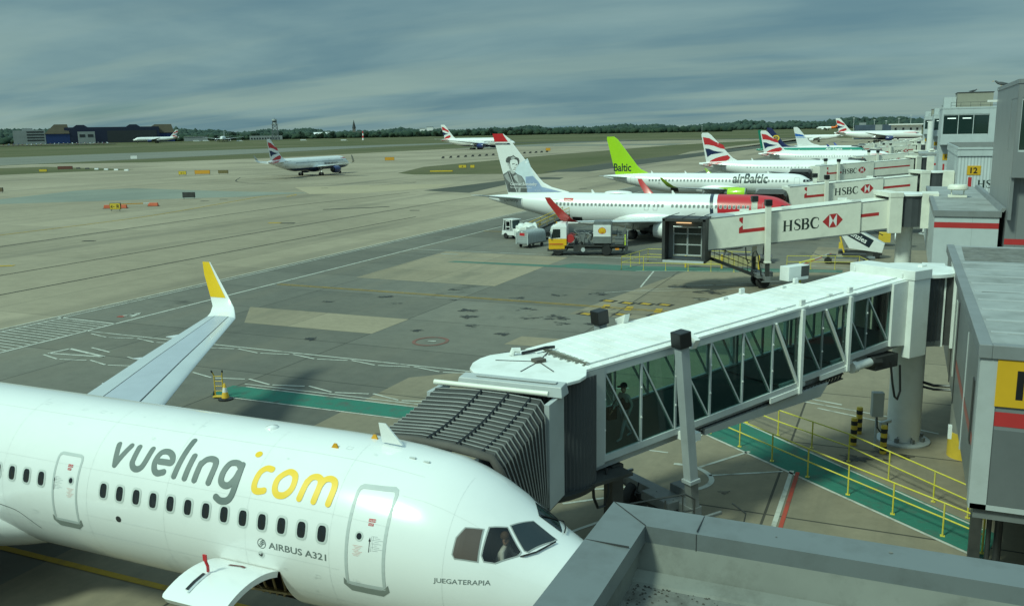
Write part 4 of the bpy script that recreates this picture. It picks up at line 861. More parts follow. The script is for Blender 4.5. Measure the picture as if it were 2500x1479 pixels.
pp('face', [(340, 690), (385, 640), (450, 620), (530, 640), (552, 700), (545, 745), (515, 790), (500, 835), (480, 870), (440, 855), (400, 820), (365, 770)], .72, .029)
pp('jaw_tone', [(345, 700), (390, 700), (400, 780), (440, 845), (400, 830), (360, 780)], .40, .031); pp('ear', [(320, 690), (345, 680), (350, 740), (335, 760)], .52, .031)
pp('hair', [(292, 650), (305, 600), (350, 565), (420, 555), (455, 535), (500, 570), (560, 595), (578, 640), (570, 710), (550, 735), (545, 670), (520, 625), (450, 610), (390, 640), (375, 720), (350, 690), (320, 690), (300, 680)], .08, .033)
pp('hair_light', [(400, 590), (450, 560), (500, 585), (470, 610), (410, 620)], .40, .035)
for q in ([(420, 712), (480, 705), (485, 720), (430, 730)], [(500, 725), (535, 715), (540, 735), (505, 740)], [(475, 790), (498, 785), (500, 805), (480, 808)], [(440, 825), (495, 820), (497, 835), (445, 838)]): pp('facial_feature', q, .10, .033)
f = Flat(); f.text('Gunnar S\u00f8nsteby', .42, *zf(378, 1158), shear=.2, sx=.92, bold=.006); f.text('Norwegian resistance hero', .20, *zf(378, 1215), shear=.2); f.text('~ ~~', .3, *zf(890, 1275)); lay('name_lettering', f, M_DWHITE, P['tail'], F.fn(1, .045), .3)
f = Flat(); f.stroke([zf(350, 850), zf(520, 1300)], .05, smooth=False); lay('seam', f, M_DWHITE, P['tail'], F.fn(1, .05), .3)
f = Flat(); f.text('LN-NGG', .42, -37.15, 4.02, .01, sx=.95); lay('registration', f, M_DGREY, fu2, AZ2, .3, .2)
f = Flat(); f.text('norwegian', .20, -30.8, 4.32, shear=.2, sx=1.35); f.text('BOEING 737-800', .13, -30.0, 3.0, shear=.15); f.text('F', .3, -36.9, 3.55); lay('small_lettering', f, M_DGREY, fu2, AZ2, .3, .2)
f = Flat(); f.rect(-28.75, 4.25, -27.5, 4.62); lay('red_label', f, M_DRED, fu2, AZ2, .3, .2); f = Flat(); f.text('.com', .20, -28.6, 4.33, shear=.2, sx=1.4, bold=.01); lay('label_lettering', f, M_DWHITE, fu2, A.fn_z(1, .012), .3, .2)
part('satellite_dome', P['root'], SK2, lambda b: b.grid([[(-(22.2 - 1.75 * math.cos(t)), .55 * math.sin(t) * math.cos(a), 5.17 + .34 * max(0, math.sin(t)) ** .6 * max(0, math.sin(a))) for a in [PI * i / 12 for i in range(13)]] for t in [PI * i / 14 + 1e-4 for i in range(15)]]), 60)
for s_ in (25.2, 15.2): part('blade_aerial', P['root'], SK2, lambda b: b.hexa([(-s_, -.03, 5.2), (-s_ - .4, -.03, 5.2), (-s_ - .4, .03, 5.2), (-s_, .03, 5.2)], [(-s_ - .3, -.01, 5.6), (-s_ - .45, -.01, 5.6), (-s_ - .45, .01, 5.6), (-s_ - .3, .01, 5.6)]))
f = Flat(); f.rect(-27.6, 1.65, -26.3, 2.35); lay('cargo_opening', f, M_BLACK, fu2, AZ2, .3, .2)
# 3: lime tailed jet
SK3 = lin('skin_lime_tail', [], WHITE); L = 38.7
P = dict(L=L, w=1.75, hh=1.82, zc=3.05, st=25.5, wing=wings(1.1, 13.2, 6.4, 2.0, 5.6, 3.8, 16.6, 20.8, 1.4, 3.35), tailplane=[(.4, 33.6, 3.1, 4.0, 6, .10), (6.1, 36.6, 1.2, 4.6, 6, .09)], engines=[(11.6, 5.2, 1.6, 1.05, 3.1, 2.5)], gear=(19.4, 3.3, 2.1, .55, .42), nose=(4.2, .34, .22), winz=3.62,
    fin=([(4.55, 29.5), (4.95, 30.2), (5.3, 31.2), (5.8, 31.9), (11.25, 36.2), (11.5, 36.7)], [(4.55, 36.4), (11.3, 38.2), (11.5, 38.1)]), label='white airliner with plain lime green tail fin', loc=(-12.95, 160.87, 0), skin=SK3, fin_m=lin('fin_lime', [], LIME), engine_m=lin('nacelle_lime', [], LIME), pane=M_PANEG, winw=.3, winh=.42, ringw=.03, det=2,
    win=frange(5.3, 11.3, .62) + frange(13.2, 24.5, .62) + frange(25.2, 29.8, .62), doors=[(-4.2, -3.3, 2.4, 4.2), (-33.2, -32.3, 2.4, 4.2), (-13.2, -12.7, 3.0, 4.1)])
P['winglet'] = [(16.6, 20.8, 1.4, 3.35, 8, .1), (17.1, 21.3, 1.15, 3.55, 40, .09), (17.45, 22.3, .8, 4.3, 64, .08), (17.65, 23.1, .45, 4.95, 64, .08)]; P['winglet_m'] = lin('winglet_olive', [], (.22, .34, .015))
airliner(P); A = P['A']
f = Flat(); f.text('Baltic', 1.45, -36.75, 5.20, .02, sx=.80); lay('fin_lettering', f, M_DBLK, P['tail'], P['F'].fn(1, .015), .3, .3)
f = Flat(); f.text('airBaltic', 1.6, -14.6, 3.28, .028, sx=.84, shear=.08); lay('lettering', f, mat('decal_slate', (.035, .05, .048), .4), P['fuselage'], A.fn_z(1, .012), .3, .15)
f = Flat(); f.text('YL', .35, -27.9, 2.9); lay('registration', f, M_DGREY, P['fuselage'], A.fn_z(1), .3, .2)
for s_ in (29.2, 23.0, 8.5): part('blade_aerial', P['root'], SK3, lambda b: b.hexa([(-s_, -.03, 4.82), (-s_ - .4, -.03, 4.82), (-s_ - .4, .03, 4.82), (-s_, .03, 4.82)], [(-s_ - .3, -.01, 5.25), (-s_ - .45, -.01, 5.25), (-s_ - .45, .01, 5.25), (-s_ - .3, .01, 5.25)]))
f = Flat(); f.rect(-25.6, 1.5, -24.2, 2.35); lay('cargo_opening', f, M_BLACK, P['fuselage'], A.fn_z(1), .3, .2)
# 4, 5: two jets with wavy ribbons on the fin
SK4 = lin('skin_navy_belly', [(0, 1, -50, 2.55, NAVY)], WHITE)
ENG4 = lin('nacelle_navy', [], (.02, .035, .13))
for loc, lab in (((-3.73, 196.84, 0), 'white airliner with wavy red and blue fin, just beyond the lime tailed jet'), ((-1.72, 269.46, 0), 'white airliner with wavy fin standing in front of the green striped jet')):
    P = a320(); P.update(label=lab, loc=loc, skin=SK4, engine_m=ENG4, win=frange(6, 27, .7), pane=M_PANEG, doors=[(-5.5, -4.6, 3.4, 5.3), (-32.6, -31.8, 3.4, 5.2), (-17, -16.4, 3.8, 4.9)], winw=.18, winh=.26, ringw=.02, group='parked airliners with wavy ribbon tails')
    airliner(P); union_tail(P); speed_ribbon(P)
    for s_ in (26, 12): part('blade_aerial', P['root'], SK4, lambda b: b.hexa([(-s_, -.03, 5.84), (-s_ - .4, -.03, 5.84), (-s_ - .4, .03, 5.84), (-s_, .03, 5.84)], [(-s_ - .3, -.01, 6.3), (-s_ - .45, -.01, 6.3), (-s_ - .45, .01, 6.3), (-s_ - .3, .01, 6.3)]))
# 6: green striped
SK6 = lin('skin_green_top', [(0, 1, 4.75, 5.62, (0, .20, .13)), (0, 1, 5.62, 20, WHITE)], WHITE)
P = a320(); P.update(label='airliner with green fin and broad green stripe along its white body', loc=(-10.2, 322, 0), skin=SK6, fin_m=lin('fin_green', [], (0, .17, .11)), tailplane_m=lin('fin_green', [], (0, .17, .11))); airliner(P)
f = Flat(); f.text('Aer Lingus', .66, -14.6, 4.90, .014, sx=1.35, shear=.1); lay('lettering', f, M_DWHITE, P['fuselage'], P['A'].fn_z(1, .012), .3, .15)
f = Flat(); f.frame([(-5.9, 4.75), (-4.4, 4.75), (-4.4, 5.55), (-5.9, 5.55)], .12); lay('door', f, M_DTEAL, P['root'], P['A'].fn_z(1, .012), .3, .15)
# 7: navy fin with a yellow emblem
SK7 = lin('skin_navy_tail', [(1, -.5, -60, -34.5, NAVY)], WHITE)
P = b737(); P.update(label='airliner with navy blue fin carrying a round yellow emblem', loc=(-9.6, 350, 0), skin=SK7, fin_m=lin('fin_navy', [], (.016, .020, .085))); airliner(P)
f = Flat(); f.ring(-35.3, 8.55, 1.3, 1.15, .42); f.stroke([(-35.9, 8.0), (-35.4, 9.1)], .16); f.stroke([(-35.5, 7.9), (-35.0, 9.0)], .14); f.stroke([(-35.1, 7.9), (-34.7, 8.7)], .12); lay('round_emblem', f, mat('decal_gold', (.75, .48, .03), .4), P['tail'], P['F'].fn(1, .02), .3, .3)
# 8: white fin with blue band
SK8 = lin('skin_plain_white', [], WHITE)
P = b737(); P.update(label='white airliner with a bright blue band across its white fin', loc=(-2.6, 374, 0), skin=SK8, win=None); P['winglet'] = [(16.4, 21.6, 1.7, 3.35, 6, .1), (16.9, 21.95, 1.45, 3.55, 35, .1), (17.15, 22.3, 1.3, 3.95, 68, .09), (17.75, 24.2, .6, 5.95, 76, .08)]; P['winglet_m'] = lin('winglet_blue', [], (.02, .05, .3)); airliner(P)
fpoly('blue_band', [(128, 500), (585, 600), (700, 720), (170, 680)], M_DBLUE); fpoly('blue_line', [(178, 720), (735, 765), (760, 800), (190, 765)], mat('decal_lightblue', (.15, .32, .6), .4))
# 9: wide body beside the far pier end, and the one behind it
def wide(label, loc, rz=0, side=1, **kw):
    P = b777(); P.update(label=label, loc=loc, rz=rz, skin=lin('skin_wide', [(0, 1, -50, 3.2, NAVY)], WHITE), engine_m=ENG4, side=side, **kw)
    P['tail_scale'] = lambda x, z: (-63.7 + (x + P['L']) * 1.32 + .45, 18.5 - (11.76 - z) * 1.62); airliner(P); union_tail(P)
    if side < 0:
        pass
    return P
P9 = wide('big white wide body airliner with wavy ribbon fin near the far pier end', (11.2, 754, 0))
f = Flat(); f.stroke([(-14, 6.9), (-9, 6.9), (-5, 6.8), (-4, 6.3)], [.1, .5, .6, .15], cap=False); lay('red_ribbon', f, M_DRED, P9['fuselage'], P9['A'].fn_z(1), .4, .2)
P = a320(); P.update(label='white airliner mostly hidden behind the blue banded fin, nose to the left', loc=(-83, 770, 0), rz=PI, side=-1, skin=lin('skin_plain_white', [], WHITE), cockpit=False); airliner(P)
# 10: taxiing away on the left
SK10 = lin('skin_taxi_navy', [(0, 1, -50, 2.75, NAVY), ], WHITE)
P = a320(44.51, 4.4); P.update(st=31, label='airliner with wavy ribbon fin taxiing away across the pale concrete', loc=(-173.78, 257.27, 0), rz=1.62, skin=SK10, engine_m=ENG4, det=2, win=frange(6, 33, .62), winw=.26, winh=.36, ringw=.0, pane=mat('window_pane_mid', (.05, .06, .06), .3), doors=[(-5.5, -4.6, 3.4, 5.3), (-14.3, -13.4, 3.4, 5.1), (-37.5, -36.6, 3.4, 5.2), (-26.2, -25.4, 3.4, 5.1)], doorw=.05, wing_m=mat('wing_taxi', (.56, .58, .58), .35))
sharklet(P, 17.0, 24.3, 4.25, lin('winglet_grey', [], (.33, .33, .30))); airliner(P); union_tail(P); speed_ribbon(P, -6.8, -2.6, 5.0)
f = Flat(); f.text('BRITISH AIRWAYS', .62, -17.2, 3.42, .01, sx=1.15); lay('lettering', f, M_DNAVY, P['fuselage'], P['A'].fn_z(1, .012), .3, .15)
P['fuselage'].data.materials[0] = SK10
# 11: wide body crossing in the middle distance
P11 = wide('wide body airliner with navy engines rolling behind the portrait tail', (-261.7, 603.6, 0), -.07, group=None, det=2, win=frange(9, 48, 1.1), winw=.4, winh=.5, ringw=0, pane=M_PANEG)
f = Flat(); f.text('BRITISH AIRWAYS', 1.0, -24, 5.0, .01, sx=1.15); lay('lettering', f, M_DNAVY, P11['fuselage'], P11['A'].fn_z(1, .012), .3, .2)
# 12: parked by the hangar, nose to the left
P12 = wide('white wide body airliner parked by the dark hangar, nose to the left', (-1035, 985, 5.0), PI + .72, -1)
for o in list(P12['tail'].children): 
    c = o.copy(); c.data = o.data.copy(); COL.objects.link(c); c.scale.y = -1
# 13: seen head on beyond the grass
P = b777(); P.update(label='distant airliner seen nose on beside the low grey block', loc=(-928, 1050, 4.6), rz=-PI / 2 + .75 - .1, skin=SK8); airliner(P)
# 14: orange tailed jet far down the runway
P = a320(); P.update(label='small white airliner with orange tail far down the runway', loc=(-131, 1500, 6.0), rz=PI - .35, skin=lin('skin_orange_tail', [(1, -.3, -60, -26, (.75, .16, .01))], WHITE), fin_m=lin('fin_orange', [], (.75, .16, .01))); airliner(P)
# ---------------------------------------------------------------- jet bridges
M_BRW = mat('bridge_white', (.72, .73, .70), .4, var=.05, scale=.8, dirt=(.42, .42, .37), dirt_amt=.35, dirt_scale=.9)
M_ROOFW = mat('bridge_roof_white', (.78, .79, .76), .45, var=.04, scale=1.2, dirt=(.44, .43, .36), dirt_amt=.45, dirt_scale=.8)
M_BRG = mat('bridge_grey', (.40, .42, .42), .45, var=.06, scale=1.0, dirt=(.25, .25, .22), dirt_amt=.3)
M_BRC = mat('bridge_cream', (.74, .73, .64), .45, var=.05, scale=.8, dirt=(.42, .42, .36), dirt_amt=.35)
M_FRAME = mat('bridge_frame', (.46, .49, .49), .4, var=.05)
M_FRAMED = mat('bridge_frame_dark', (.16, .19, .19), .5, var=.08)
M_GLASS = mat('bridge_glass', (.50, .69, .64), glass=True)
M_RUB = mat('dark_canvas', (.040, .041, .040), .75, var=.25, scale=2)
M_CORR = mat('dark_curtain', (.055, .060, .066), .6, var=.12, scale=1)
M_DKS = mat('dark_steel', (.045, .047, .047), .55, .2, var=.25, dirt=(.10, .09, .07), dirt_amt=.4)
M_GREYS = mat('grey_steel', (.17, .18, .18), .5, .1, var=.15, dirt=(.07, .065, .055), dirt_amt=.5)
M_FLOOR = mat('bridge_floor', (.045, .05, .052), .8)
M_REDP = mat('red_paint', (.42, .03, .03), .45, var=.06); M_YELP = mat('yellow_paint', (.62, .42, .04), .5, var=.12, dirt=(.3, .2, .06), dirt_amt=.3)
M_YRAIL = mat('rail_yellow', (.60, .50, .05), .5, var=.1, dirt=(.40, .38, .25), dirt_amt=.5, dirt_scale=3)
M_LAMP = mat('warm_lamp', (1.0, .62, .30), emit=1.2); M_TUBE = mat('strip_lamp', (.85, 1.0, .92), emit=.8)
def frame_of(col, end):
    d = Vector((end[0] - col[0], end[1] - col[1])); return math.atan2(d.y, d.x), d.length
def corr(b, cx, cy, r, a0, a1, z0, z1, n, mi=0):
    rows = []
    for i in range(n + 1):
        a = lerp(a0, a1, i / n); q = r + (.03 if i % 2 else 0); rows.append([(cx + q * math.cos(a), cy + q * math.sin(a), z0), (cx + q * math.cos(a), cy + q * math.sin(a), z1)])
    b.grid(rows, mi)
def wheels(root, t, z0, half=.55):
    g = part('bogie', root, [M_GREYS, M_DKS], lambda b: (b.box((t, 0, 1.02), (.42, 4.3, .34)), b.box((t, 0, .62), (.4, 1.5, .5), 1), b.box((t + .42, .9, 1.1), (.5, 1.3, .30)), b.box((t - .42, 1.0, 1.25), (.42, .7, .40)), b.bar((t + .5, 2.2, .8), (t - 1.0, 2.2, .8), .10), b.bar((t + .5, -2.2, .8), (t - 1.0, -2.2, .8), .10)), bevel=.02)
    part('hydraulic_hose', root, M_BLACK, lambda b: [b.tube([(t + .3, y, 1.25), (t + .55, y + .1, .9), (t + .35, y + .3, .65), (t + .1, y + .45, .9)], .03) for y in (-1.3, -.3, .6, 1.4)] + [b.tube([(t + .24, -1.9, 1.1), (t + .3, -.6, .8), (t + .26, .7, 1.1), (t + .3, 1.9, .9)], .025)])
    for o in (-.75, .75):
        q = MB(); q.wheel((t, o, .55), .55, .42, 0, 'y', 1); q.build('wheel', [M_TYRE, M_DKS], g, smooth=40)
    return g
def lift_leg(root, t, y, ztop, lean, m, zf=2.3, zt0=1.0, w=.40):
    def P(z): return (t + lean * z, y, z)
    l = part('lift_leg', root, m, lambda b: b.bar(P(zf), P(ztop), w, w * .95, up=(0, 1, 0)), bevel=.015)
    part('leg_cap', l, M_BLACK, lambda b: b.bar(P(ztop - .02), P(ztop + .46), w + .12, w + .12, up=(0, 1, 0)), bevel=.03)
    part('leg_collar', l, m, lambda b: b.bar(P(zf - .04), P(zf + .08), w + .10, w + .08, up=(0, 1, 0)), bevel=.01)
    part('inner_leg', l, M_GREYS if m is not M_BRC else M_DKS, lambda b: b.bar(P(zt0), P(zf), .30, .28, up=(0, 1, 0)))
    return l
def bank_logo(par, fn, t0, z0, h, w, red, blk, lab='lettering'):
    """serif capitals H S B C and the red and white hexagon; x grows towards the right of the reader"""
    f = Flat(); k = h
    def V(pts): return [(t0 + x * k, z0 + y * k) for x, y in pts]
    for x in (.08, .64): f.poly(V([(x, .04), (x + .20, .04), (x + .20, .96), (x, .96)])); f.poly(V([(x - .09, 0), (x + .245, 0), (x + .245, .04), (x - .09, .04)])); f.poly(V([(x - .09, .96), (x + .245, .96), (x + .245, 1), (x - .09, 1)]))
    f.poly(V([(.28, .465), (.64, .465), (.64, .54), (.28, .54)]))
    f.stroke(V([(1.56, .72), (1.53, .92), (1.34, .98), (1.14, .88), (1.14, .68), (1.34, .53), (1.54, .36), (1.55, .14), (1.34, .02), (1.12, .08), (1.07, .30)]), [.05 * k, .06 * k, .08 * k, .14 * k, .18 * k, .20 * k, .18 * k, .14 * k, .08 * k, .06 * k, .05 * k], cap=False)
    x = 1.76; f.poly(V([(x - .02, .04), (x + .185, .04), (x + .185, .96), (x - .02, .96)])); f.poly(V([(x - .09, 0), (x + .3, 0), (x + .3, .04), (x - .09, .04)])); f.poly(V([(x - .09, .96), (x + .3, .96), (x + .3, 1), (x - .09, 1)]))
    f.layer += 1
    f.stroke(V([(x + .25, .98), (x + .48, .92), (x + .52, .76), (x + .42, .58), (x + .155, .53)]), [.07 * k, .14 * k, .20 * k, .13 * k, .06 * k], cap=False); f.stroke(V([(x + .155, .53), (x + .45, .50), (x + .58, .28), (x + .46, .06), (x + .25, .02)]), [.06 * k, .14 * k, .21 * k, .14 * k, .07 * k], cap=False)
    f.stroke(V([(3.26, .70), (3.22, .90), (3.02, .98), (2.74, .90), (2.60, .52), (2.74, .12), (3.02, .02), (3.20, .08), (3.29, .28)]), [.05 * k, .06 * k, .08 * k, .17 * k, .22 * k, .17 * k, .08 * k, .06 * k, .05 * k], cap=False)
    o = lay(lab, f, blk, par, fn)
    x0 = t0 + 3.62 * k; zc = z0 + .52 * k; a = .62 * k; r = .62 * k; g = Flat()
    g.poly([(x0, zc), (x0 + r, zc - a), (x0 + r, zc + a)]); g.poly([(x0 + 3 * r, zc), (x0 + 2.1 * r, zc + a), (x0 + 2.1 * r, zc - a)]); g.poly([(x0 + r, zc + a), (x0 + 1.55 * r, zc), (x0 + 2.1 * r, zc + a)]); g.poly([(x0 + r, zc - a), (x0 + 2.1 * r, zc - a), (x0 + 1.55 * r, zc)])
    wq = Flat(); wq.rect(x0 + r, zc - a, x0 + 2.1 * r, zc + a); p = lay('emblem_field', wq, M_DWHITE, par, lambda x, y, d: fn(x, y, d - .0025)); lay('emblem', g, red, p, fn)
def walkrail(b, pts, h=1.05, r=.022, loops=True):
    top = [Vector(p) + Vector((0, 0, h)) for p in pts]; mid = [Vector(p) + Vector((0, 0, h * .5)) for p in pts]
    b.tube(top, r, 6); b.tube(mid, r * .8, 5)
    for p in pts: b.tube([p, Vector(p) + Vector((0, 0, h))], r, 5)

def portal(root, t, y, zt, zb, m, w=.75, d=1.0, name='rotunda_portal', yf=None):
    yf = y if yf is None else yf
    def fn(b):
        b.box2(t - d / 2, t + d / 2, y - .36, y, zb, zt - .36); b.box2(t - d / 2, t + d / 2, -yf, -yf + .30, zb, zt - .36); b.box2(t - d / 2 - .03, t + d / 2 + .03, -yf - .03, y + .03, zt - .36, zt)
    return part(name, root, m, fn, bevel=.02)
def column(root, r, zt, rb=None):
    c = part('column', root, M_BRW, lambda b: b.lathe([(r * 1.02, .14), (r, .3), (r * .98, zt - .5), (r * 1.0, zt)], 40), 40)
    part('column_base', c, M_BRG, lambda b: b.lathe([(r * 1.62, 0.03), (r * 1.62, .10), (r * 1.45, .14), (r * 1.0, .15)], 40), 30)
    for i in range(8):
        a = 2 * PI * i / 8 + .3; p = Vector((math.cos(a), math.sin(a), 0)); part('base_bolt', c, M_GREYS, lambda b: (b.bar(p * r * 1.2 + Vector((0, 0, .14)), p * r * 1.2 + Vector((0, 0, .30)), .13), b.bar(p * r * 1.02 + Vector((0, 0, .35)), p * r * 1.3 + Vector((0, 0, .16)), .04)))
    return c

# ---- the glazed bridge at the near stand
COL1 = (.61, 38.3); a1, L1 = frame_of(COL1, (-10, 23))
INV0 = (Matrix.Translation((COL1[0], COL1[1], 0)) @ Matrix.Rotation(a1, 4, 'Z')).inverted()
B1 = thing('jet_bridge', 'white roofed glazed passenger bridge joined to the foreground airliner', 'jet bridge', (COL1[0], COL1[1], 0), a1)
FT = lambda t: 6.02 + (17.2 - t) * .083       # top edge of the side wall
FB = lambda t: 3.22 + (16.6 - t) * .105       # bottom rail
column(B1, .64, 4.5)
portal(B1, 1.75, 1.54, 7.48, 4.15, M_BRW, yf=1.25)
part('rotunda_drum', B1, M_CORR, lambda b: corr(b, 0, 0, 1.42, PI * .15, PI * 1.85, 4.5, 7.05, 90), None)
part('rotunda_roof', B1, M_ROOFW, lambda b: (b.lathe([(1.62, 7.05), (1.62, 7.18), (.3, 7.26), (.02, 7.26)], 32), b.box((-.2, .2, 7.29), (.3, .2, .1))), 30)
part('rotunda_floor', B1, M_GREYS, lambda b: b.lathe([(.7, 4.2), (1.45, 4.35), (1.45, 4.55)], 32), 30)
SEC = [('A', 2.1, 6.2, 1.16, .26), ('B', 5.35, 9.0, 1.34, .13), ('C', 8.0, 17.35, 1.50, 0.0)]
for nm, t0, t1, hw, dz in SEC:
    T = lambda t: FT(t) - dz * .75; Bz = lambda t: FB(t) + dz * .4
    rf = part('tunnel_roof', B1, M_ROOFW, lambda b: (b.hexa([(t0, -hw - .06, T(t0) + .02), (t1, -hw - .06, T(t1) + .02), (t1, hw + .06, T(t1) + .02), (t0, hw + .06, T(t0) + .02)], [(t0, -hw - .06, T(t0) + .09), (t1, -hw - .06, T(t1) + .09), (t1, hw + .06, T(t1) + .09), (t0, hw + .06, T(t0) + .09)]),
        [b.bar((t, -hw, T(t) + .095), (t, hw, T(t) + .095), .035, .012) for t in frange(t0 + .25, t1 - .1, .42)]))
    for e in ((t0,) if nm == 'C' else (t0, t1)):
        for y in (-hw + .12, hw - .12): part('roof_lug', rf, M_BRW, lambda b: b.box((e + .12, y, T(e) + .18), (.22, .10, .20)), bevel=.02)
    part('roof_cable', rf, M_BRG, lambda b: b.tube([(t0 + .3, hw - .25, T(t0 + .3) + .12), (t1 - .3, hw - .25, T(t1 - .3) + .12)], .018, 5))
    part('tunnel_floor', B1, [M_FLOOR, M_BRG], lambda b: (b.hexa([(t0, -hw, Bz(t0) - .06), (t1, -hw, Bz(t1) - .06), (t1, hw, Bz(t1) - .06), (t0, hw, Bz(t0) - .06)], [(t0, -hw, Bz(t0) + .10), (t1, -hw, Bz(t1) + .10), (t1, hw, Bz(t1) + .10), (t0, hw, Bz(t0) + .10)]), b.hexa([(t0, -hw + .2, Bz(t0) - .35), (t1, -hw + .2, Bz(t1) - .35), (t1, hw - .2, Bz(t1) - .35), (t0, hw - .2, Bz(t0) - .35)], [(t0, -hw + .2, Bz(t0) - .06), (t1, -hw + .2, Bz(t1) - .06), (t1, hw - .2, Bz(t1) - .06), (t0, hw - .2, Bz(t0) - .06)], 1)))
    posts = {'A': [3.05, 4.39, 5.67], 'B': [6.99, 8.31], 'C': [9.62, 10.99, 12.41, 13.85, 15.22, 16.6]}[nm]; lo = {'A': 3.05, 'B': 5.67, 'C': 8.31}[nm]
    for sd in (1, -1):
        y = hw * sd
        part('side_rails', B1, M_FRAME, lambda b: (b.bar((t0, y, T(t0) - .10), (t1, y, T(t1) - .10), .09, .22), b.bar((t0, y, Bz(t0) + .06), (t1, y, Bz(t1) + .06), .11, .20)))
        br = MB(); dg = MB(); gl = MB(); pv = lo
        for t in posts:
            br.bar((t, y, Bz(t)), (t, y, T(t)), .07, .07, up=(0, 1, 0)); a = pv + .06; c = t - .03
            dg.bar((c, y - sd * .03, T(c) - .2), (a, y - sd * .03, Bz(a) + .2), .05, .09, up=(0, 1, 0))
            g = MB(); g.poly([(a, y + sd * .012, Bz(a) + .17), (c, y + sd * .012, Bz(c) + .17), (c, y + sd * .012, T(c) - .21), (a, y + sd * .012, T(a) - .21)]); g.build('glass_pane', M_GLASS, B1, fix=False)
            pv = t
        br.build('glazing_posts', M_FRAMED if nm != 'C' else M_FRAME, B1); dg.build('bracing', M_FRAME, B1)
        if sd == 1:
            st = MB()
            for t in posts:
                for q in (.33, .66): st.lathe([(.035, 0), (.03, .03)], 8, 0, 'y', (t, y + .03, lerp(Bz(t), T(t), q)))
            st.build('glazing_studs', M_BRW, B1)
    e = t0 + (.31 if nm != 'A' else .9)
    if nm != 'A':
        part('end_frame', B1, M_BRW, lambda b: [b.bar((e, y, Bz(e) - .22), (e, y, T(e) + .02), .13, .16, up=(0, 1, 0)) for y in (hw + .07, -hw - .07)] + [b.bar((e, -hw - .1, Bz(e) - .2), (e, hw + .1, Bz(e) - .2), .13, .13)])
        part('end_brace', B1, M_BRW, lambda b: (b.bar((e + .05, hw + .05, Bz(e) + .05), (e + 1.25, hw + .05, T(e + 1.25) - .2), .06, .11, up=(0, 1, 0)), b.bar((e, hw + .06, Bz(e) - .12), (e + 1.4, hw + .06, Bz(e + 1.4) - .12), .06, .18)))
part('wall_panel', B1, M_BRG, lambda b: [b.hexa([(16.62, y - .04, FB(16.62) - .1), (17.5, y - .04, FB(17.5) - .15), (17.5, y + .04, FB(17.5) - .15), (16.62, y + .04, FB(16.62) - .1)], [(16.62, y - .04, FT(16.62)), (17.5, y - .04, FT(17.5)), (17.5, y + .04, FT(17.5)), (16.62, y + .04, FT(16.62))]) for y in (1.52,)])
part('inner_end_panel', B1, M_BRW, lambda b: [b.hexa([(2.0, y - .05, 4.6), (3.1, y - .05, 4.7), (3.1, y + .05, 4.7), (2.0, y + .05, 4.6)], [(2.2, y - .05, 7.1), (3.1, y - .05, 7.05), (3.1, y + .05, 7.05), (2.2, y + .05, 7.1)]) for y in (1.26,)])
M_POST = mat('post_grey', (.33, .355, .365), .45, var=.08, dirt=(.2, .2, .18), dirt_amt=.35); lift_leg(B1, 13.35, 2.0, 6.42, .115, M_POST, 2.05, w=.33); lift_leg(B1, 13.35, -2.0, 6.42, .115, M_POST, 2.05, w=.33)
for y in (2.0, -2.0): part('leg_bracket', B1, M_BRW, lambda b: (b.hexa([(13.3, y * .78, 6.2), (13.5, y * .78, 6.2), (13.5, y * .9, 6.2), (13.3, y * .9, 6.2)], [(13.3, y * .7, 6.75), (13.5, y * .7, 6.75), (13.5, y * .98, 6.5), (13.3, y * .98, 6.5)]), b.box((13.5, y * .87, 3.45), (.5, .6, .25))))
wheels(B1, 13.45, 0)
part('drip_chain', B1, M_DKS, lambda b: [b.bar((t, 1.30, FB(t) - .30), (t + .10, 1.30, FB(t) - .46), .05, .06) for t in frange(5.8, 12.6, .17)] + [b.bar((5.7, 1.28, FB(5.7) - .28), (12.8, 1.28, FB(12.8) - .28), .08, .05), b.bar((5.7, 1.28, FB(5.7) - .47), (12.8, 1.28, FB(12.8) - .47), .08, .03)])
part('cable_tray', B1, M_BRG, lambda b: (b.hexa([(7.0, 1.0, FB(7) - .75), (12.5, 1.0, FB(12.5) - .5), (12.5, 1.42, FB(12.5) - .5), (7.0, 1.42, FB(7) - .75)], [(6.6, 1.0, FB(7) - .30), (12.5, 1.0, FB(12.5) - .30), (12.5, 1.42, FB(12.5) - .30), (6.6, 1.42, FB(7) - .30)])))
part('motor', B1, M_BRW, lambda b: (b.cyl((4.9, 1.2, FB(5) - .25), (4.1, 1.2, FB(4) - .30), .16, n=16), b.cyl((5.15, 1.2, FB(5) - .25), (4.9, 1.2, FB(5) - .25), .21, n=16)), 40)
part('motor_gear', B1, M_DKS, lambda b: (b.box((3.3, .9, 4.15), (1.3, .9, .5)), b.cyl((4.1, 1.2, FB(4) - .30), (3.6, 1.2, FB(4) - .36), .2, n=10)))
part('hanging_cable', B1, M_BLACK, lambda b: (b.tube([tuple(p) + (0,) for p in ()] or [Vector((3.3, 1.5, 4.2)), Vector((3.25, 1.6, 3.4)), Vector((3.1, 1.62, 2.85)), Vector((2.9, 1.6, 2.7)), Vector((2.75, 1.6, 3.0)), Vector((2.8, 1.55, 4.0))], .045, 6)))
part('hanging_cable', B1, M_BLACK, lambda b: b.tube([Vector((17.2, 1.75, 2.9)), Vector((17.2, 1.8, 2.3)), Vector((17.05, 1.8, 1.95)), Vector((16.8, 1.8, 1.95)), Vector((16.65, 1.8, 2.35)), Vector((16.6, 1.6, 3.0))], .045, 6))
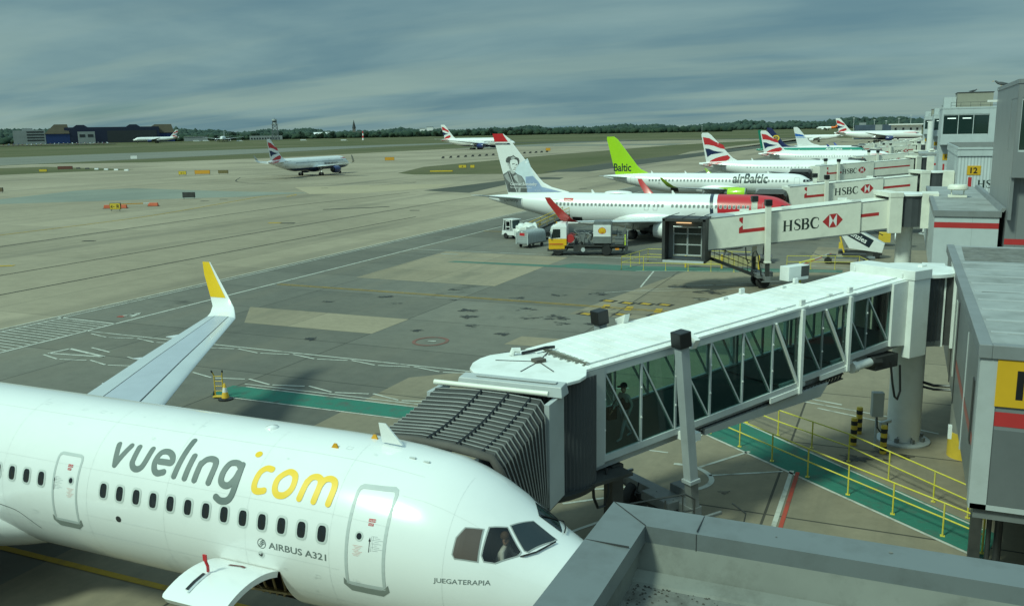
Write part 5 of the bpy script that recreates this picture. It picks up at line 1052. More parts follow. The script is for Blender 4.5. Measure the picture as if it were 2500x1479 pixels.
part('service_platform', B1, M_DKS, lambda b: (b.hexa([(15.9, 1.0, 2.75), (17.6, 1.0, 2.7), (17.6, 2.0, 2.7), (15.9, 2.0, 2.75)], [(15.9, 1.0, 2.85), (17.6, 1.0, 2.8), (17.6, 2.0, 2.8), (15.9, 2.0, 2.85)]), b.bar((16.0, 1.2, 2.9), (16.0, 1.2, 1.0), .42)))
part('service_rail', B1, M_DKS, lambda b: (b.tube([(16.2, 2.0, 1.9), (14.2, 2.4, 1.9), (13.9, 2.5, 1.7), (13.9, 2.5, 1.0)], .03), b.tube([(16.2, 2.0, 1.4), (13.9, 2.5, 1.35)], .025), [b.tube([(t, 2.42, 1.0), (t, 2.42, 1.9)], .022) for t in (14.3, 15.0, 15.7)], b.tube([(12.5, 2.7, 1.3), (12.2, 3.0, 1.0), (12.3, 3.0, .6), (12.7, 2.8, .5)], .03)))
# cab
q = MB(); q.T = INV0
q.prism([(-10.84, 21.80), (-8.30, 21.45), (-7.98, 21.75), (-7.78, 22.15), (-7.75, 22.6), (-7.92, 23.15), (-10.45, 24.75), (-10.95, 24.15), (-11.25, 23.75), (-11.36, 23.3), (-11.34, 22.75), (-11.16, 22.2)], 6.02, 6.12); q.build('cab_roof', M_ROOFW, B1, bevel=.02)
part('cab_roof_seams', B1, M_DKMET, lambda b: [b.bar((17.95, .1, 6.13), (17.95 + l_ * math.cos(t), .1 + l_ * math.sin(t), 6.13), .03, .015) for t, l_ in ((-2.4, 1.2), (-.75, 1.3), (.55, 1.2), (1.35, 1.2))])
part('cab_roof_box', B1, mat('brown_box', (.09, .075, .06), .6), lambda b: b.box((17.95, .1, 6.17), (.34, .3, .10)))
part('cab_conduit', B1, M_BLACK, lambda b: b.tube([(17.9, -.9, 6.17), (17.5, -.85, 6.2), (17.1, -.8, 6.25), (16.8, -.75, 6.24)], .05)); part('conduit_hood', B1, M_BRW, lambda b: b.tube([(18.2, -1.0, 6.12), (18.15, -1.0, 6.28), (17.95, -.92, 6.26)], .09))
part('cab_wall', B1, M_CORR, lambda b: corr(b, 17.85, .10, 1.90, PI * .62, PI * -.62, 2.75, 6.02, 120), None)
part('cab_floor', B1, M_DKS, lambda b: b.lathe([(.3, 2.5), (2.05, 2.62), (2.09, 2.78), (.2, 2.8)], 40, 0, 'z', (18.3, .15, 0)), 30)
part('roof_stain', B1, mat('roof_grime', (.16, .15, .11), .8, var=.4, scale=4), lambda b: [b.box((17.05 - .12 * abs(math.sin(i * 2.1)), -1.1 + i * .11, FT(17.05) + .108 + .001 * (i % 3)), (.22 + .3 * abs(math.sin(i * 3.3)), .07, .004)) for i in range(22)])
# canopy: ribs hinged at the cab sill, dark canvas pleated between them, straps, bumper against the aircraft
INV = (Matrix.Translation((COL1[0], COL1[1], 0)) @ Matrix.Rotation(a1, 4, 'Z')).inverted()
NR = 15
def rib(i, q=0.0):
    f = i / (NR - 1); vt = lerp(20.75, 17.72, f ** .92); zt = 5.93 - .34 * f - .10 * math.sin(PI * f); vb = lerp(20.6, 19.1, f); zb = 3.0
    sag = .10 * f
    P = [(-11.62 + q, vb, zb), (-11.62 + q, vt + .04, zt - .30), (-11.50 + q, vt, zt - .06), (-10.4, vt, zt), (-9.4, vt - .02, zt - sag * .4), (-8.36 - q, vt - .04, zt - .06 - sag), (-8.14 - q, vt - .05, zt - .36 - sag), (-8.10 - q, vb, zb)]
    return [Vector(p) for p in P]
cw = MB(); cw.T = INV; rows = []
for i in range(NR):
    rows.append(rib(i))
    if i < NR - 1: rows.append([(p + q) / 2 + Vector((.07 * (1 if p.x < -10 else -1) if k in (0, 1, 6, 7) else 0, 0, -.07 if 0 < k < 7 else 0)) for k, (p, q) in enumerate(zip(rib(i), rib(i + 1)))])
cw.grid(rows); CN = cw.build('canopy', M_RUB, B1, fix=False)
M_RIB = mat('canopy_rib', (.23, .23, .22), .5, var=.15)
for i in range(NR):
    q = MB(); q.T = INV; q.tube([p + Vector((0, 0, .012)) for p in rib(i)], .020, 6); q.build('canopy_rib', M_RIB, CN, smooth=60)
for k, x in ((3, .3), (4, .1), (5, -.3)):
    q = MB(); q.T = INV; pts = []
    for i in range(NR):
        r = rib(i)[k]; pts.append(r + Vector((x, 0, .035)))
    q.tube(pts, .030, 4); q.build('canopy_strap', M_BLACK, CN)
q = MB(); q.T = INV; r = rib(NR - 1); q.tube([p + Vector((0, -.06, -.04)) for p in r], .10, 8); q.build('canopy_bumper', mat('bumper_foam', (.085, .075, .065), .8, var=.2), CN, smooth=60)
q = MB(); q.T = INV; q.cyl((-11.66, 20.98, 5.98), (-8.25, 20.98, 5.98), .075, n=12); q.build('canopy_roller', M_BRC, B1, smooth=50)
q = MB(); q.T = INV; q.hexa([(-11.1, 21.2, 5.82), (-7.95, 21.2, 5.82), (-7.95, 21.75, 5.82), (-11.1, 21.75, 5.82)], [(-11.05, 21.28, 6.10), (-8.0, 21.28, 6.10), (-8.0, 21.7, 6.14), (-11.05, 21.7, 6.14)]); q.bar((-10.6, 21.5, 6.15), (-8.2, 21.5, 6.15), .16, .04); q.build('cab_header', M_BRG, B1, bevel=.02)
q = MB(); q.T = INV; q.box2(-8.22, -8.08, 20.6, 21.7, 2.9, 5.8); q.box2(-11.7, -11.56, 20.6, 21.7, 2.9, 5.8); q.build('cab_front_posts', M_BRG, B1)
q = MB(); q.T = INV; q.box2(-11.6, -8.1, 18.7, 21.6, 2.85, 2.98); q.build('cab_sill', M_DKS, B1)
# link from rotunda to the pier
q = MB(); q.T = INV; q.box2(.9, 1.75, 37.35, 40.0, 4.3, 7.2); q.box2(2.0, 2.12, 37.2, 40.2, 4.3, 7.25); q.build('link_corridor', M_BRW, B1)
q = MB(); q.T = INV; q.box2(1.75, 2.0, 37.45, 39.9, 4.35, 7.05); q.build('link_bellows', M_RUB, B1)
# units standing on the bridge
part('cooling_unit', B1, [M_BRW, M_DKS], lambda b: (b.box((5.0, -1.7, 7.3), (1.1, .45, .55)), b.box((4.65, -1.7, 7.35), (.45, .465, .4), 1)), bevel=.01)
part('unit_bracket', B1, M_YRAIL, lambda b: b.tube([(4.4, -1.9, 6.7), (4.4, -1.95, 7.6), (3.6, -1.95, 7.65)], .04))

# ---- solid bridges with bank lettering
def solid_bridge(label, col, end, Lt, zt, zb, legt, logo=None, ell=None, seam=9.3, inner=2.3, canopy=None, det=2, group='bank lettered passenger bridges along the pier', capdark=True, slope=0.0, elen=2.95):
    a, L = frame_of(col, end); B = thing('jet_bridge', label, 'jet bridge', (col[0], col[1], 0), a, group)
    T = lambda t: zt + slope * (t - 10); Z = lambda t: zb + slope * (t - 10)
    zt_, zb_ = zt, zb; zt, zb = T(0), Z(0); column(B, .62, zb - .1); portal(B, 1.5, 1.70, zt + .30, zb - .45, M_BRC)
    part('rotunda_drum', B, M_CORR, lambda b: corr(b, 0, 0, 1.6, 0, 2 * PI, zb, zt, 40)); part('rotunda_roof', B, M_ROOFW, lambda b: b.lathe([(1.75, zt), (1.75, zt + .14), (.02, zt + .22)], 24), 30)
    INVB = (Matrix.Translation((col[0], col[1], 0)) @ Matrix.Rotation(a, 4, 'Z')).inverted()
    q = MB(); q.T = INVB; q.box2(col[0] + 1.1, col[0] + 2.3, col[1] - 1.3, col[1] + 1.4, zb - .1, zt + .2); q.build('link_corridor', M_BRC, B); q = MB(); q.T = INVB; q.box2(col[0] - .2, col[0] + 1.1, col[1] - 1.25, col[1] + 1.3, zb, zt + .1); q.build('link_bellows', M_CORR, B); zt, zb = zt_, zb_
    def tun(t0, t1, hw, d, nm):
        w = part(nm, B, M_BRC, lambda b: b.hexa([(t0, -hw, Z(t0) + d), (t1, -hw, Z(t1) + d), (t1, hw, Z(t1) + d), (t0, hw, Z(t0) + d)], [(t0, -hw, T(t0) - d), (t1, -hw, T(t1) - d), (t1, hw, T(t1) - d), (t0, hw, T(t0) - d)]), bevel=.01)
        part('roof_edge', w, M_GREYS, lambda b: b.bar((t0, hw - .06, T(t0) - d + .03), (t1, hw - .06, T(t1) - d + .03), .14, .06)); part('bottom_rail', w, M_GREYS, lambda b: b.bar((t0, hw - .05, Z(t0) + d - .05), (t1, hw - .05, Z(t1) + d - .05), .12, .10)); return w
    wA = tun(inner, seam + .3, 1.36, .10, 'inner_tunnel'); wC = tun(seam - .3, Lt + 1.1, 1.52, 0, 'outer_tunnel')
    part('roof_gear', wC, M_BRW, lambda b: [b.box((t, y, T(t) + .1), (.7, .2, .2)) for t, y in ((seam, 1.2), (seam + .2, -1.2), (legt - 1.5, 1.25), (legt + 1.2, -1.1))] + [b.tube([(seam, .9, T(seam) + .05), (legt, .9, T(legt) + .05)], .03, 5)])
    zz = (zt + zb) / 2
    fA = lambda x, z, d: Vector((-x, 1.364 + d, z + slope * (-x - 10))); fC = lambda x, z, d: Vector((-x, 1.524 + d, z + slope * (-x - 10)))
    f = Flat(); f.rect(-seam + .05, zz - .02, -inner - .8, zz + .24); lay('red_stripe', f, M_REDP, wA, fA)
    if logo: bank_logo(wC, fC, -logo[0], logo[1], logo[2], 1, M_REDP, M_DBLK)
    if ell:
        x = -ell; f = Flat(); z0 = zz - .18; f.poly([(x, z0), (x + elen, z0), (x + elen, z0 + .29), (x + .32, z0 + .29), (x + .28, z0 + .62), (x, z0 + .42)]); f.poly([(x, z0 + 1.22), (x + .30, z0 + 1.25), (x + .28, z0 + .72), (x, z0 + 1.0)]); lay('red_angle', f, M_REDP, wC, fC)
    for y in (1.98, -1.98): lift_leg(B, legt, y, T(legt) + .60, 0.02, M_BRC, 2.3, .9)
    wheels(B, legt, 0)
    # cab
    part('cab', B, [M_BRC, M_CORR], lambda b: corr(b, Lt - .7, 0, 1.48, 0, 2 * PI, Z(Lt) - .1, T(Lt) - .02, 40, 1), None); part('cab_roof', B, M_BRG, lambda b: b.lathe([(1.5, T(Lt) - .02), (1.5, T(Lt) + .1), (.02, T(Lt) + .16)], 24, 0, 'z', (Lt - .7, 0, 0)), 30)
    return B, INVB, Lt
BR2, IV, Lt = solid_bridge('cream bridge with large bank lettering and open cab, parked behind yellow railings', (.3, 78), (.3 - 18.3, 78 - 8.07), 15.2, 6.33, 3.91, 11.5, (10.3, 4.68, .86), 13.75, seam=4.5, inner=1.9, slope=-.095, elen=2.1)
# its open cab: dark box, glass doors, lamp
q = MB(); q.T = IV
x0, x1, y0, y1 = -17.30, -13.85, 68.9, 71.3
q.box2(x0, x0 + .25, y0, y1, 2.53, 5.83); q.box2(x1 - .25, x1, y0, y1, 2.53, 5.83); q.box2(x0, x1, y0, y1, 5.63, 5.88); q.box2(x0, x1, y0 + .1, y1, 2.38, 2.58); q.build('cab_housing', M_DKS, BR2, bevel=.02)
q = MB(); q.T = IV; q.box2(x0 + .25, x1 - .25, y0 + 1.25, y0 + 1.35, 5.13, 5.63); q.box2(x0 + .25, x0 + .6, y0 + 1.25, y0 + 1.35, 2.58, 5.13); q.box2(x1 - .55, x1 - .25, y0 + 1.25, y0 + 1.35, 2.58, 5.13); q.build('door_surround', mat('cab_inner', (.15, .16, .155), .6), BR2)
for x in (x0 + .62, (x0 + x1) / 2 + .03):
    w = 1.16; q = MB(); q.T = IV; yy = y0 + 1.28
    for a in ((x, x + .07, 2.78, 5.08), (x + w - .07, x + w, 2.78, 5.08), (x + .07, x + w - .07, 5.00, 5.08), (x + .07, x + w - .07, 2.78, 2.88), (x + .07, x + w - .07, 4.50, 4.57), (x + .07, x + w - .07, 3.63, 3.71)): q.box2(a[0], a[1], yy, yy + .06, a[2], a[3])
    d = q.build('cab_door', M_FRAME, BR2); q = MB(); q.T = IV; q.box2(x + .07, x + w - .07, yy + .03, yy + .04, 2.88, 5.00); q.build('door_glass', mat('cab_glass', (.02, .026, .024), .08, spec=.8), d)
q = MB(); q.T = IV; q.box2(-16.4, -15.2, y0 + 1.0, y0 + 1.12, 5.40, 5.46); q.build('cab_lamp', M_LAMP, BR2)
q = MB(); q.T = IV; q.box2(x0 + .1, x1 - .1, y0 - .12, y0 + .05, 2.40, 2.56); q.build('cab_bumper', M_FRAME, BR2)
q = MB(); q.T = IV; [q.tube([(x, y0 - .05, 5.88), (x + .25, y0 + 1.0, 6.03), (x + .5, y1, 6.08)], .03, 5) for x in (x0 + .3, x0 + 1.6, x0 + 2.9)]; q.build('canopy_hoops', M_DKS, BR2)
def stairs(root, IV, p, q_, w=.9, n=14, m=M_DKS):
    def fn(b):
        b.T = IV; p_ = Vector(p); e = Vector(q_); d = (e - p_); s = Vector((-d.y, d.x, 0)).normalized() * w / 2
        for o in (s, -s): b.bar(p_ + o, e + o, .06, .26)
        for i in range(1, n): b.bar(p_ + d * (i / n) - s, p_ + d * (i / n) + s, .22, .04, up=(d.x, d.y, .01))
    part('stairs', root, m, fn)
    def rl(b):
        b.T = IV; p_ = Vector(p); e = Vector(q_); d = (e - p_); s = Vector((-d.y, d.x, 0)).normalized() * w / 2
        for o in (s, -s):
            for h in (.55, 1.05): b.tube([p_ + o + Vector((0, 0, h)), e + o + Vector((0, 0, h))], .022, 5)
            for i in range(6): v = p_ + d * (i / 5) + o; b.tube([v, v + Vector((0, 0, 1.05))], .02, 5)
    part('stair_rails', root, m, rl)
stairs(BR2, IV, (-13.7, 70.9, 2.5), (-10.3, 73.2, .85))
part('hanging_cable', BR2, M_BLACK, lambda b: b.tube([Vector((13.2, 1.6, 3.5)), Vector((13.15, 1.7, 2.6)), Vector((12.95, 1.7, 2.2)), Vector((12.7, 1.7, 2.4)), Vector((12.6, 1.7, 3.1)), Vector((12.4, 1.7, 3.2)), Vector((12.2, 1.7, 2.8)), Vector((11.9, 1.6, 1.2))], .05, 6))
def canopy_at(B, IV, x0, x1, yo, yi, zt, zb, n=7):
    q = MB(); q.T = IV; rows = []
    def rb(i):
        f = i / n; y = lerp(yi, yo, f); z = zt - .25 * f
        return [Vector((x0, lerp(yi, yo, f * .5), zb)), Vector((x0, y, z - .3)), Vector((x0 + .3, y, z)), Vector((x1 - .3, y, z)), Vector((x1, y, z - .3)), Vector((x1, lerp(yi, yo, f * .5), zb))]
    for i in range(n + 1): rows.append(rb(i))
    q.grid(rows); c = q.build('canopy', M_RUB, B, fix=False)
    q = MB(); q.T = IV
    for i in range(n + 1): q.tube(rb(i), .03, 4)
    q.build('canopy_ribs', mat('rib_dark', (.07, .07, .07), .6), c)
    q = MB(); q.T = IV; q.box2(x0 - .1, x1 + .1, yi, yi + .7, zb - .1, zt + .1); q.build('cab_front', M_BRG, B)
BR3, IV, Lt = solid_bridge('cream bridge with bank lettering serving the red nosed jet', (3.0, 115.5), (-13, 108.3), 16.0, 6.45, 4.05, 12.9, (11.9, 5.02, .82), 15.4, seam=6.6, slope=-.08, elen=2.6)
canopy_at(BR3, IV, -16.0, -12.2, 105.6, 109.2, 5.5, 2.8)
BR4, IV, Lt = solid_bridge('cream bridge with bank lettering serving the lime tailed jet', (2.5, 179), (-14, 166.3), 20.3, 6.42, 3.80, 17.9, (16.9, 4.75, .86), 20.0, seam=10.9, slope=-.05)
canopy_at(BR4, IV, -18.6, -15.0, 162.6, 166.4, 5.3, 2.7)
for lab, c, e, lt, lt2, can in (('cream bridge reaching the first ribbon tailed jet', (4, 210.3), (-9.5, 203), 15, 11.5, (-11, -7.5, 199, 203)), ('cream bridge reaching the ribbon tailed jet before the green striped one', (4, 282), (-8, 275.5), 13, 10, (-9.5, -6, 271.5, 275)), ('grey bridge with small bank lettering reaching the green striped jet', (3.5, 337), (-14.5, 327.5), 20, 16, (-17, -13.4, 324, 328)), ('cream bridge reaching the navy finned jet', (4.5, 365), (-13, 355.8), 20, 16, (-16, -12.5, 352, 356)), ('cream bridge reaching the blue banded jet', (5, 386), (-7, 379.6), 13, 10, (-9.5, -6, 376, 379.6))):
    b_, iv, l_ = solid_bridge(lab, c, e, lt, 6.6, 4.1, lt2, (lt2 - 1.0, 4.85, .8), lt - .2, seam=5, slope=-.05, elen=2.4); canopy_at(b_, iv, can[0], can[1], can[2], can[3], 6.1, 3.2, 4)

# ---------------------------------------------------------------- pier buildings
def cladding(name, col, pitch, depth=.02, rough=.4, metal=0.0, ax=0, var=.05, line=.35):
    """ribbed or panelled cladding: lines at the given pitch along both horizontals"""
    m = mat(name, col, rough, metal, var=var, scale=.7, dirt=tuple(c * .6 for c in col), dirt_amt=.25)
    t = m.node_tree; L = t.links; b = t.nodes['Principled BSDF']; src = b.inputs['Base Color'].links[0].from_socket
    g = nd(t, 'ShaderNodeTexCoord'); sp = nd(t, 'ShaderNodeSeparateXYZ'); L.new(g.outputs['Object'], sp.inputs[0])
    ad = nd(t, 'ShaderNodeMath', operation='ADD'); L.new(sp.outputs[0], ad.inputs[0]); L.new(sp.outputs[1], ad.inputs[1])
    pp_ = nd(t, 'ShaderNodeMath', operation='PINGPONG'); L.new(ad.outputs[0], pp_.inputs[0]); pp_.inputs[1].default_value = pitch / 2
    ls = nd(t, 'ShaderNodeMath', operation='LESS_THAN'); L.new(pp_.outputs[0], ls.inputs[0]); ls.inputs[1].default_value = depth
    k = nd(t, 'ShaderNodeMath', operation='MULTIPLY'); L.new(ls.outputs[0], k.inputs[0]); k.inputs[1].default_value = line
    x = nd(t, 'ShaderNodeMix', data_type='RGBA'); L.new(k.outputs[0], x.inputs[0]); L.new(src, x.inputs[6]); x.inputs[7].default_value = tuple(c * .3 for c in col) + (1,); L.new(x.outputs[2], b.inputs['Base Color'])
    return m
C_GREY = cladding('clad_grey', (.235, .245, .25), 1.5, .015, .38, .25); C_DGREY = cladding('clad_dark_grey', (.15, .16, .165), 3.0, .012, .4, .2); C_LIGHT = cladding('clad_light', (.46, .50, .51), 2.2, .012); C_CORR = cladding('clad_corrugated', (.55, .59, .60), .32, .06, .45, line=.4)
M_ROOF = mat('roof_membrane', (.29, .30, .295), .7, var=.14, scale=.8, dirt=(.12, .12, .105), dirt_amt=.7, dirt_scale=.45); M_ROOFD = mat('roof_patch', (.13, .125, .11), .8, var=.35, scale=2.2, dirt=(.25, .25, .24), dirt_amt=.6, dirt_scale=1.5)
M_FASC = mat('roof_fascia', (.20, .21, .215), .5, var=.08, dirt=(.13, .13, .12), dirt_amt=.4); M_SIGNY = mat('sign_yellow', (.60, .34, .015), .45, var=.04)
M_GLB = mat('building_glass', (.012, .030, .026), .05, spec=.9)
def sign(par, name, x, y, z, w, h, txt, th, m=M_SIGNY):
    s = part(name, par, m, lambda b: b.box2(x, x + w, y - .06, y - .012, z, z + h), bevel=.01)
    f = Flat(); f.text(txt, th, 0, 0, .03, center=True); lay('number', f, M_BLACK, s, plane_fn((x + w / 2, y - .062, z + (h - th) / 2), (1, 0, 0), (0, 0, 1))); return s
# near node with the big yellow sign
ND = thing('pier_building', 'grey clad pier building with flat stained roof and large yellow number sign', 'building', (2.1, 24.8, 0))
W_ = 9.0; D_ = 20.6
part('wall', ND, C_GREY, lambda b: b.box2(0, W_, 0, D_, 2.95, 6.99)); part('base_panel', ND, C_DGREY, lambda b: b.box2(.40, W_, -.03, .0, 3.05, 5.1)); part('under_beam', ND, M_GREYS, lambda b: b.box2(.1, W_, .1, D_ - .1, 2.6, 2.95))
rf = part('roof', ND, M_ROOF, lambda b: b.box2(-.06, W_, -.08, D_ + .1, 6.98, 7.28), bevel=.03)
part('roof_kerb', rf, M_FASC, lambda b: (b.box2(-.09, .22, -.1, D_ + .12, 6.96, 7.32), b.box2(.22, W_, -.1, .2, 6.96, 7.32)), bevel=.02)
part('roof_patch', rf, M_ROOFD, lambda b: [b.poly([(x, y, z), (x + w, y + .1, z), (x + w + .1, y + h, z), (x + .1, y + h, z)]) for x, y, w, h, z in ((.4, 15.6, 7, 4.6, 7.284), (1.7, 2.2, 5, 1.9, 7.285), (.5, 8.1, 1.2, .25, 7.286))])
M_MEMB = mat('roof_overlap', (.34, .35, .345), .65, var=.1)
part('roof_laps', rf, M_MEMB, lambda b: [b.box2(.3, W_, y, y + .22, 7.28, 7.292) for y in frange(1.6, 14.9, 1.65)])
SG = sign(ND, 'gate_sign', .36, 0, 5.72, 1.75, 1.24, '10', .74)
f = Flat(); f.rect(0, 0, W_, .38); lay('red_stripe', f, M_REDP, ND, plane_fn((0, -.004, 5.19), (1, 0, 0), (0, 0, 1)))
f = Flat(); f.rect(0, 0, 9, .30); lay('red_stripe', f, mat('red_faded', (.38, .11, .09), .5), ND, plane_fn((-.004, 9.4, 4.3), (0, -1, 0), (0, 0, 1)))
part('corner_trim', ND, M_BRG, lambda b: (b.box2(-.03, .38, -.035, -.004, 2.9, 6.95), b.box2(-.035, -.003, .0, .5, 2.9, 6.95), b.box2(0, W_, -.035, -.005, 2.9, 3.04)))
for y, w, z0, z1, m in ((10.8, .55, 3.6, 6.4, mat('pale_panel', (.50, .52, .48), .4)), (1.3, .4, 4.2, 6.0, M_DKMET), (4.6, .12, 2.9, 6.6, M_BRG), (12.6, .10, 2.9, 6.6, M_DKMET), (9.6, .10, 2.9, 6.6, M_DKMET)): part('wall_panel', ND, m, lambda b: b.box2(-.03, -.002, y, y + w, z0, z1))
part('drain_pipe', ND, M_DKS, lambda b: (b.cyl((.80, 2.9, 2.9), (.80, 2.9, 0), .07, n=10), b.cyl((1.05, 2.9, 2.9), (1.05, 2.9, 0), .11, n=10), b.box2(.3, .6, 2.7, 3.0, 0, 2.9)))
part('pillar', ND, mat('pillar_concrete', (.22, .22, .20), .8, var=.15), lambda b: b.cyl((.75, 12.4, 0), (.75, 12.4, 3.0), .62, n=28), 40)
part('pillar_guard', ND, M_YELP, lambda b: b.cyl((.75, 12.4, .03), (.75, 12.4, 1.05), .66, n=28), 40)
part('wall_cabinet', ND, M_FRAME, lambda b: b.box2(1.7, 2.5, 1.9, 2.3, .8, 1.6))
part('hose_box', ND, M_DWHITE, lambda b: b.box((-.1, 8.2, 2.3), (.12, .25, .45)))
# second node with roof vent
N2 = thing('pier_building', 'grey link building with red stripe and white mushroom roof vent', 'building', (1.98, 63.5, 0))
part('wall', N2, C_LIGHT, lambda b: b.box2(0, 3.7, 0, 25.4, 2.9, 7.0)); rf = part('roof', N2, M_ROOF, lambda b: b.box2(-.06, 3.76, -.08, 25.5, 6.98, 7.28), bevel=.03)
part('roof_kerb', rf, M_FASC, lambda b: (b.box2(-.09, .2, -.1, 25.5, 6.96, 7.33), b.box2(.2, 3.8, -.1, .25, 6.96, 7.33)))
f = Flat(); f.rect(0, 0, 3.7, .36); lay('red_stripe', f, M_REDP, N2, plane_fn((0, -.004, 6.22), (1, 0, 0), (0, 0, 1)))
part('gutter', N2, M_FASC, lambda b: b.hexa([(3.7, 0, 7.28), (3.9, 0, 7.28), (3.9, 24, 7.28), (3.7, 24, 7.28)], [(3.8, 0, 7.53), (4.1, 0, 7.53), (4.1, 24, 7.53), (3.8, 24, 7.53)]))
part('under_frame', N2, M_GREYS, lambda b: (b.box2(.1, .5, .2, .7, 0, 2.9), b.box2(2.6, 3.0, .2, .7, 0, 2.9)))
vt = part('roof_vent', N2, M_BRC, lambda b: (b.lathe([(.62, 7.83), (.72, 7.90), (.72, 8.08), (.60, 8.23), (.05, 8.28)], 28, 0, 'z', (1.85, 12.5, 0))), 40); part('vent_base', vt, M_BRC, lambda b: (b.box2(1.2, 2.5, 12.1, 13.0, 7.28, 7.46), [b.box2(x, x + .06, y, y + .06, 7.46, 7.88) for x in (1.4, 2.25) for y in (12.2, 12.8)]), bevel=.02)
# tall blocks with glazed rooms
def room_block(label, u, v, num, wd=8.0, metal=C_LIGHT, dep=14, group='gate blocks along the pier', bank=True, base=C_LIGHT, rec=2.0, u2=0, roofbox=True):
    o = thing('gate_block', label, 'building', (u, v, 0), 0, group)
    part('wall', o, base, lambda b: b.box2(u2, wd + 4, rec, dep, 0, 9.5))
    part('upper_room', o, metal, lambda b: (b.box2(0, wd, 0, dep, 9.5, 11.05), b.box2(0, wd, 0, dep, 14.25, 15.1), b.box2(.02, wd - .02, .5, dep - .02, 11.05, 14.25)))
    part('corner_post', o, metal, lambda b: (b.box2(0, .22, 0, .22, 11.05, 14.25), b.box2(wd - 1.3, wd, 0, .48, 11.05, 14.25), b.box2(0, .22, 3.6, dep, 11.05, 14.25)))
    n = 3; w = (wd - 1.3 - .22) / n
    for i in range(n):
        x = .22 + i * w; p = part('window', o, M_GLB, lambda b: b.box2(x + .05, x + w - .05, .10, .14, 11.05, 14.25)); part('window_frame', p, M_FRAME, lambda b: (b.box2(x - .05, x + .05, .04, .18, 11.05, 14.25), b.box2(x + .05, x + w - .05, .06, .16, 11.05, 11.16), b.box2(x + .05, x + w - .05, .06, .16, 14.1, 14.25)))
        part('ceiling_lamp', p, M_TUBE, lambda b: b.box2(x + .6, x + 1.8, .085, .10, 13.55, 13.68)) if i < 2 else None
    part('window', o, M_GLB, lambda b: b.box2(.06, .10, .3, 3.5, 11.05, 14.25))
    part('parapet', o, metal, lambda b: (b.box2(-.05, wd + .05, -.05, .12, 15.1, 15.35), b.box2(-.05, .12, .12, dep, 15.1, 15.35)))
    if roofbox:
        part('plant_room', o, C_LIGHT, lambda b: b.box2(.2, 2.0, 3, 8, 15.1, 17.0)); part('plant_room', o, mat('beige_clad', (.27, .26, .21), .6), lambda b: b.box2(2.1, wd - .8, 2.2, 9, 15.1, 17.6)); part('roof_cap', o, M_DKMET, lambda b: b.box2(2.0, wd - .7, 2.1, 9.1, 17.6, 17.7))
        part('roof_rail', o, M_DKMET, lambda b: [b.tube([(1.2, .8, 15.1 + h), (wd, .8, 15.1 + h)], .025, 5) for h in (.5, 1.0)] + [b.tube([(x, .8, 15.1), (x, .8, 16.1)], .025, 5) for x in frange(1.2, wd, 1.4)])
    if num:
        sign(o, 'gate_sign', u2 + .55, rec, 7.0, 1.35, 1.0, num, .62); f = Flat(); f.rect(0, 0, .28, 2.4); f.rect(-.9, 0, 0, .28); lay('red_bar', f, M_REDP, o, plane_fn((u2 + .65, rec - .005, 4.0), (1, 0, 0), (0, 0, 1)))
    if bank: bank_logo(o, plane_fn((0, rec, 0), (1, 0, 0), (0, 0, 1)), u2 + 2.2, 5.4, .95, 1, M_REDP, M_DBLK)
    return o
T10 = room_block('tall grey metal clad block at the right edge with glazed upper room', 6.0, 62.2, '', 9, C_GREY, 14, 'gate blocks along the pier', False, C_GREY, 0.9, 0, False)
sign(T10, 'gate_sign', 1.75, .9, 7.2, 1.6, 1.2, '10', .7); f = Flat(); f.rect(0, 0, 3.2, .36); lay('red_stripe', f, M_REDP, T10, plane_fn((0, .895, 5.3), (1, 0, 0), (0, 0, 1)))
part('roof_hoops', T10, M_FRAME, lambda b: [b.tube([(x, 1.0, 15.3), (x + .15, 1.0, 16.1), (x + .8, 1.0, 16.3), (x + 1.2, 1.0, 16.2)], .04, 6) for x in (.6, 1.2, 1.8)])
part('wall_lamp', T10, M_DWHITE, lambda b: b.box((-.3, 13.9, 14.4), (.7, .2, .15))); part('tower_foot', T10, C_GREY, lambda b: b.box2(0.01, .2, 0.2, .9, 6.9, 9.5))
G12 = thing('gate_block', 'white corrugated gate box with yellow number twelve', 'building', (5.35, 110, 0), 0, 'gate blocks along the pier')
part('wall', G12, C_CORR, lambda b: b.box2(0, 9, 0, 28, 0, 9.3)); part('roof', G12, C_LIGHT, lambda b: (b.box2(-.1, 9.1, -.15, 28.1, 9.3, 10.0), b.box2(-.14, 9.3, -.22, 28.2, 10.0, 10.25))); part('roof_hollow', G12, M_ROOFD, lambda b: b.box2(0, 9, .2, 27, 10.25, 10.3))
sign(G12, 'gate_sign', .95, 0, 7.25, 1.35, 1.0, '12', .62); f = Flat(); f.rect(0, 0, .36, 2.4); lay('red_bar', f, M_REDP, G12, plane_fn((1.12, -.005, 4.6), (1, 0, 0), (0, 0, 1)))
bank_logo(G12, plane_fn((0, 0, 0), (1, 0, 0), (0, 0, 1)), 2.05, 5.85, .85, 1, M_REDP, M_DBLK)
room_block('white gate block with glazed room and yellow number fourteen', 5.0, 160, '14')
room_block('narrow gate block with yellow number eighteen', 6.4, 270, '18', 7.0); room_block('farthest gate block beyond number eighteen', 5.2, 335, '20', 7.0)
part('stack', [o for o in bpy.data.objects if o.get('label', '').startswith('narrow gate')][0], M_BRW, lambda b: b.cyl((-.6, -2, 0), (-.6, -2, 13.6), .75, n=20), 40)
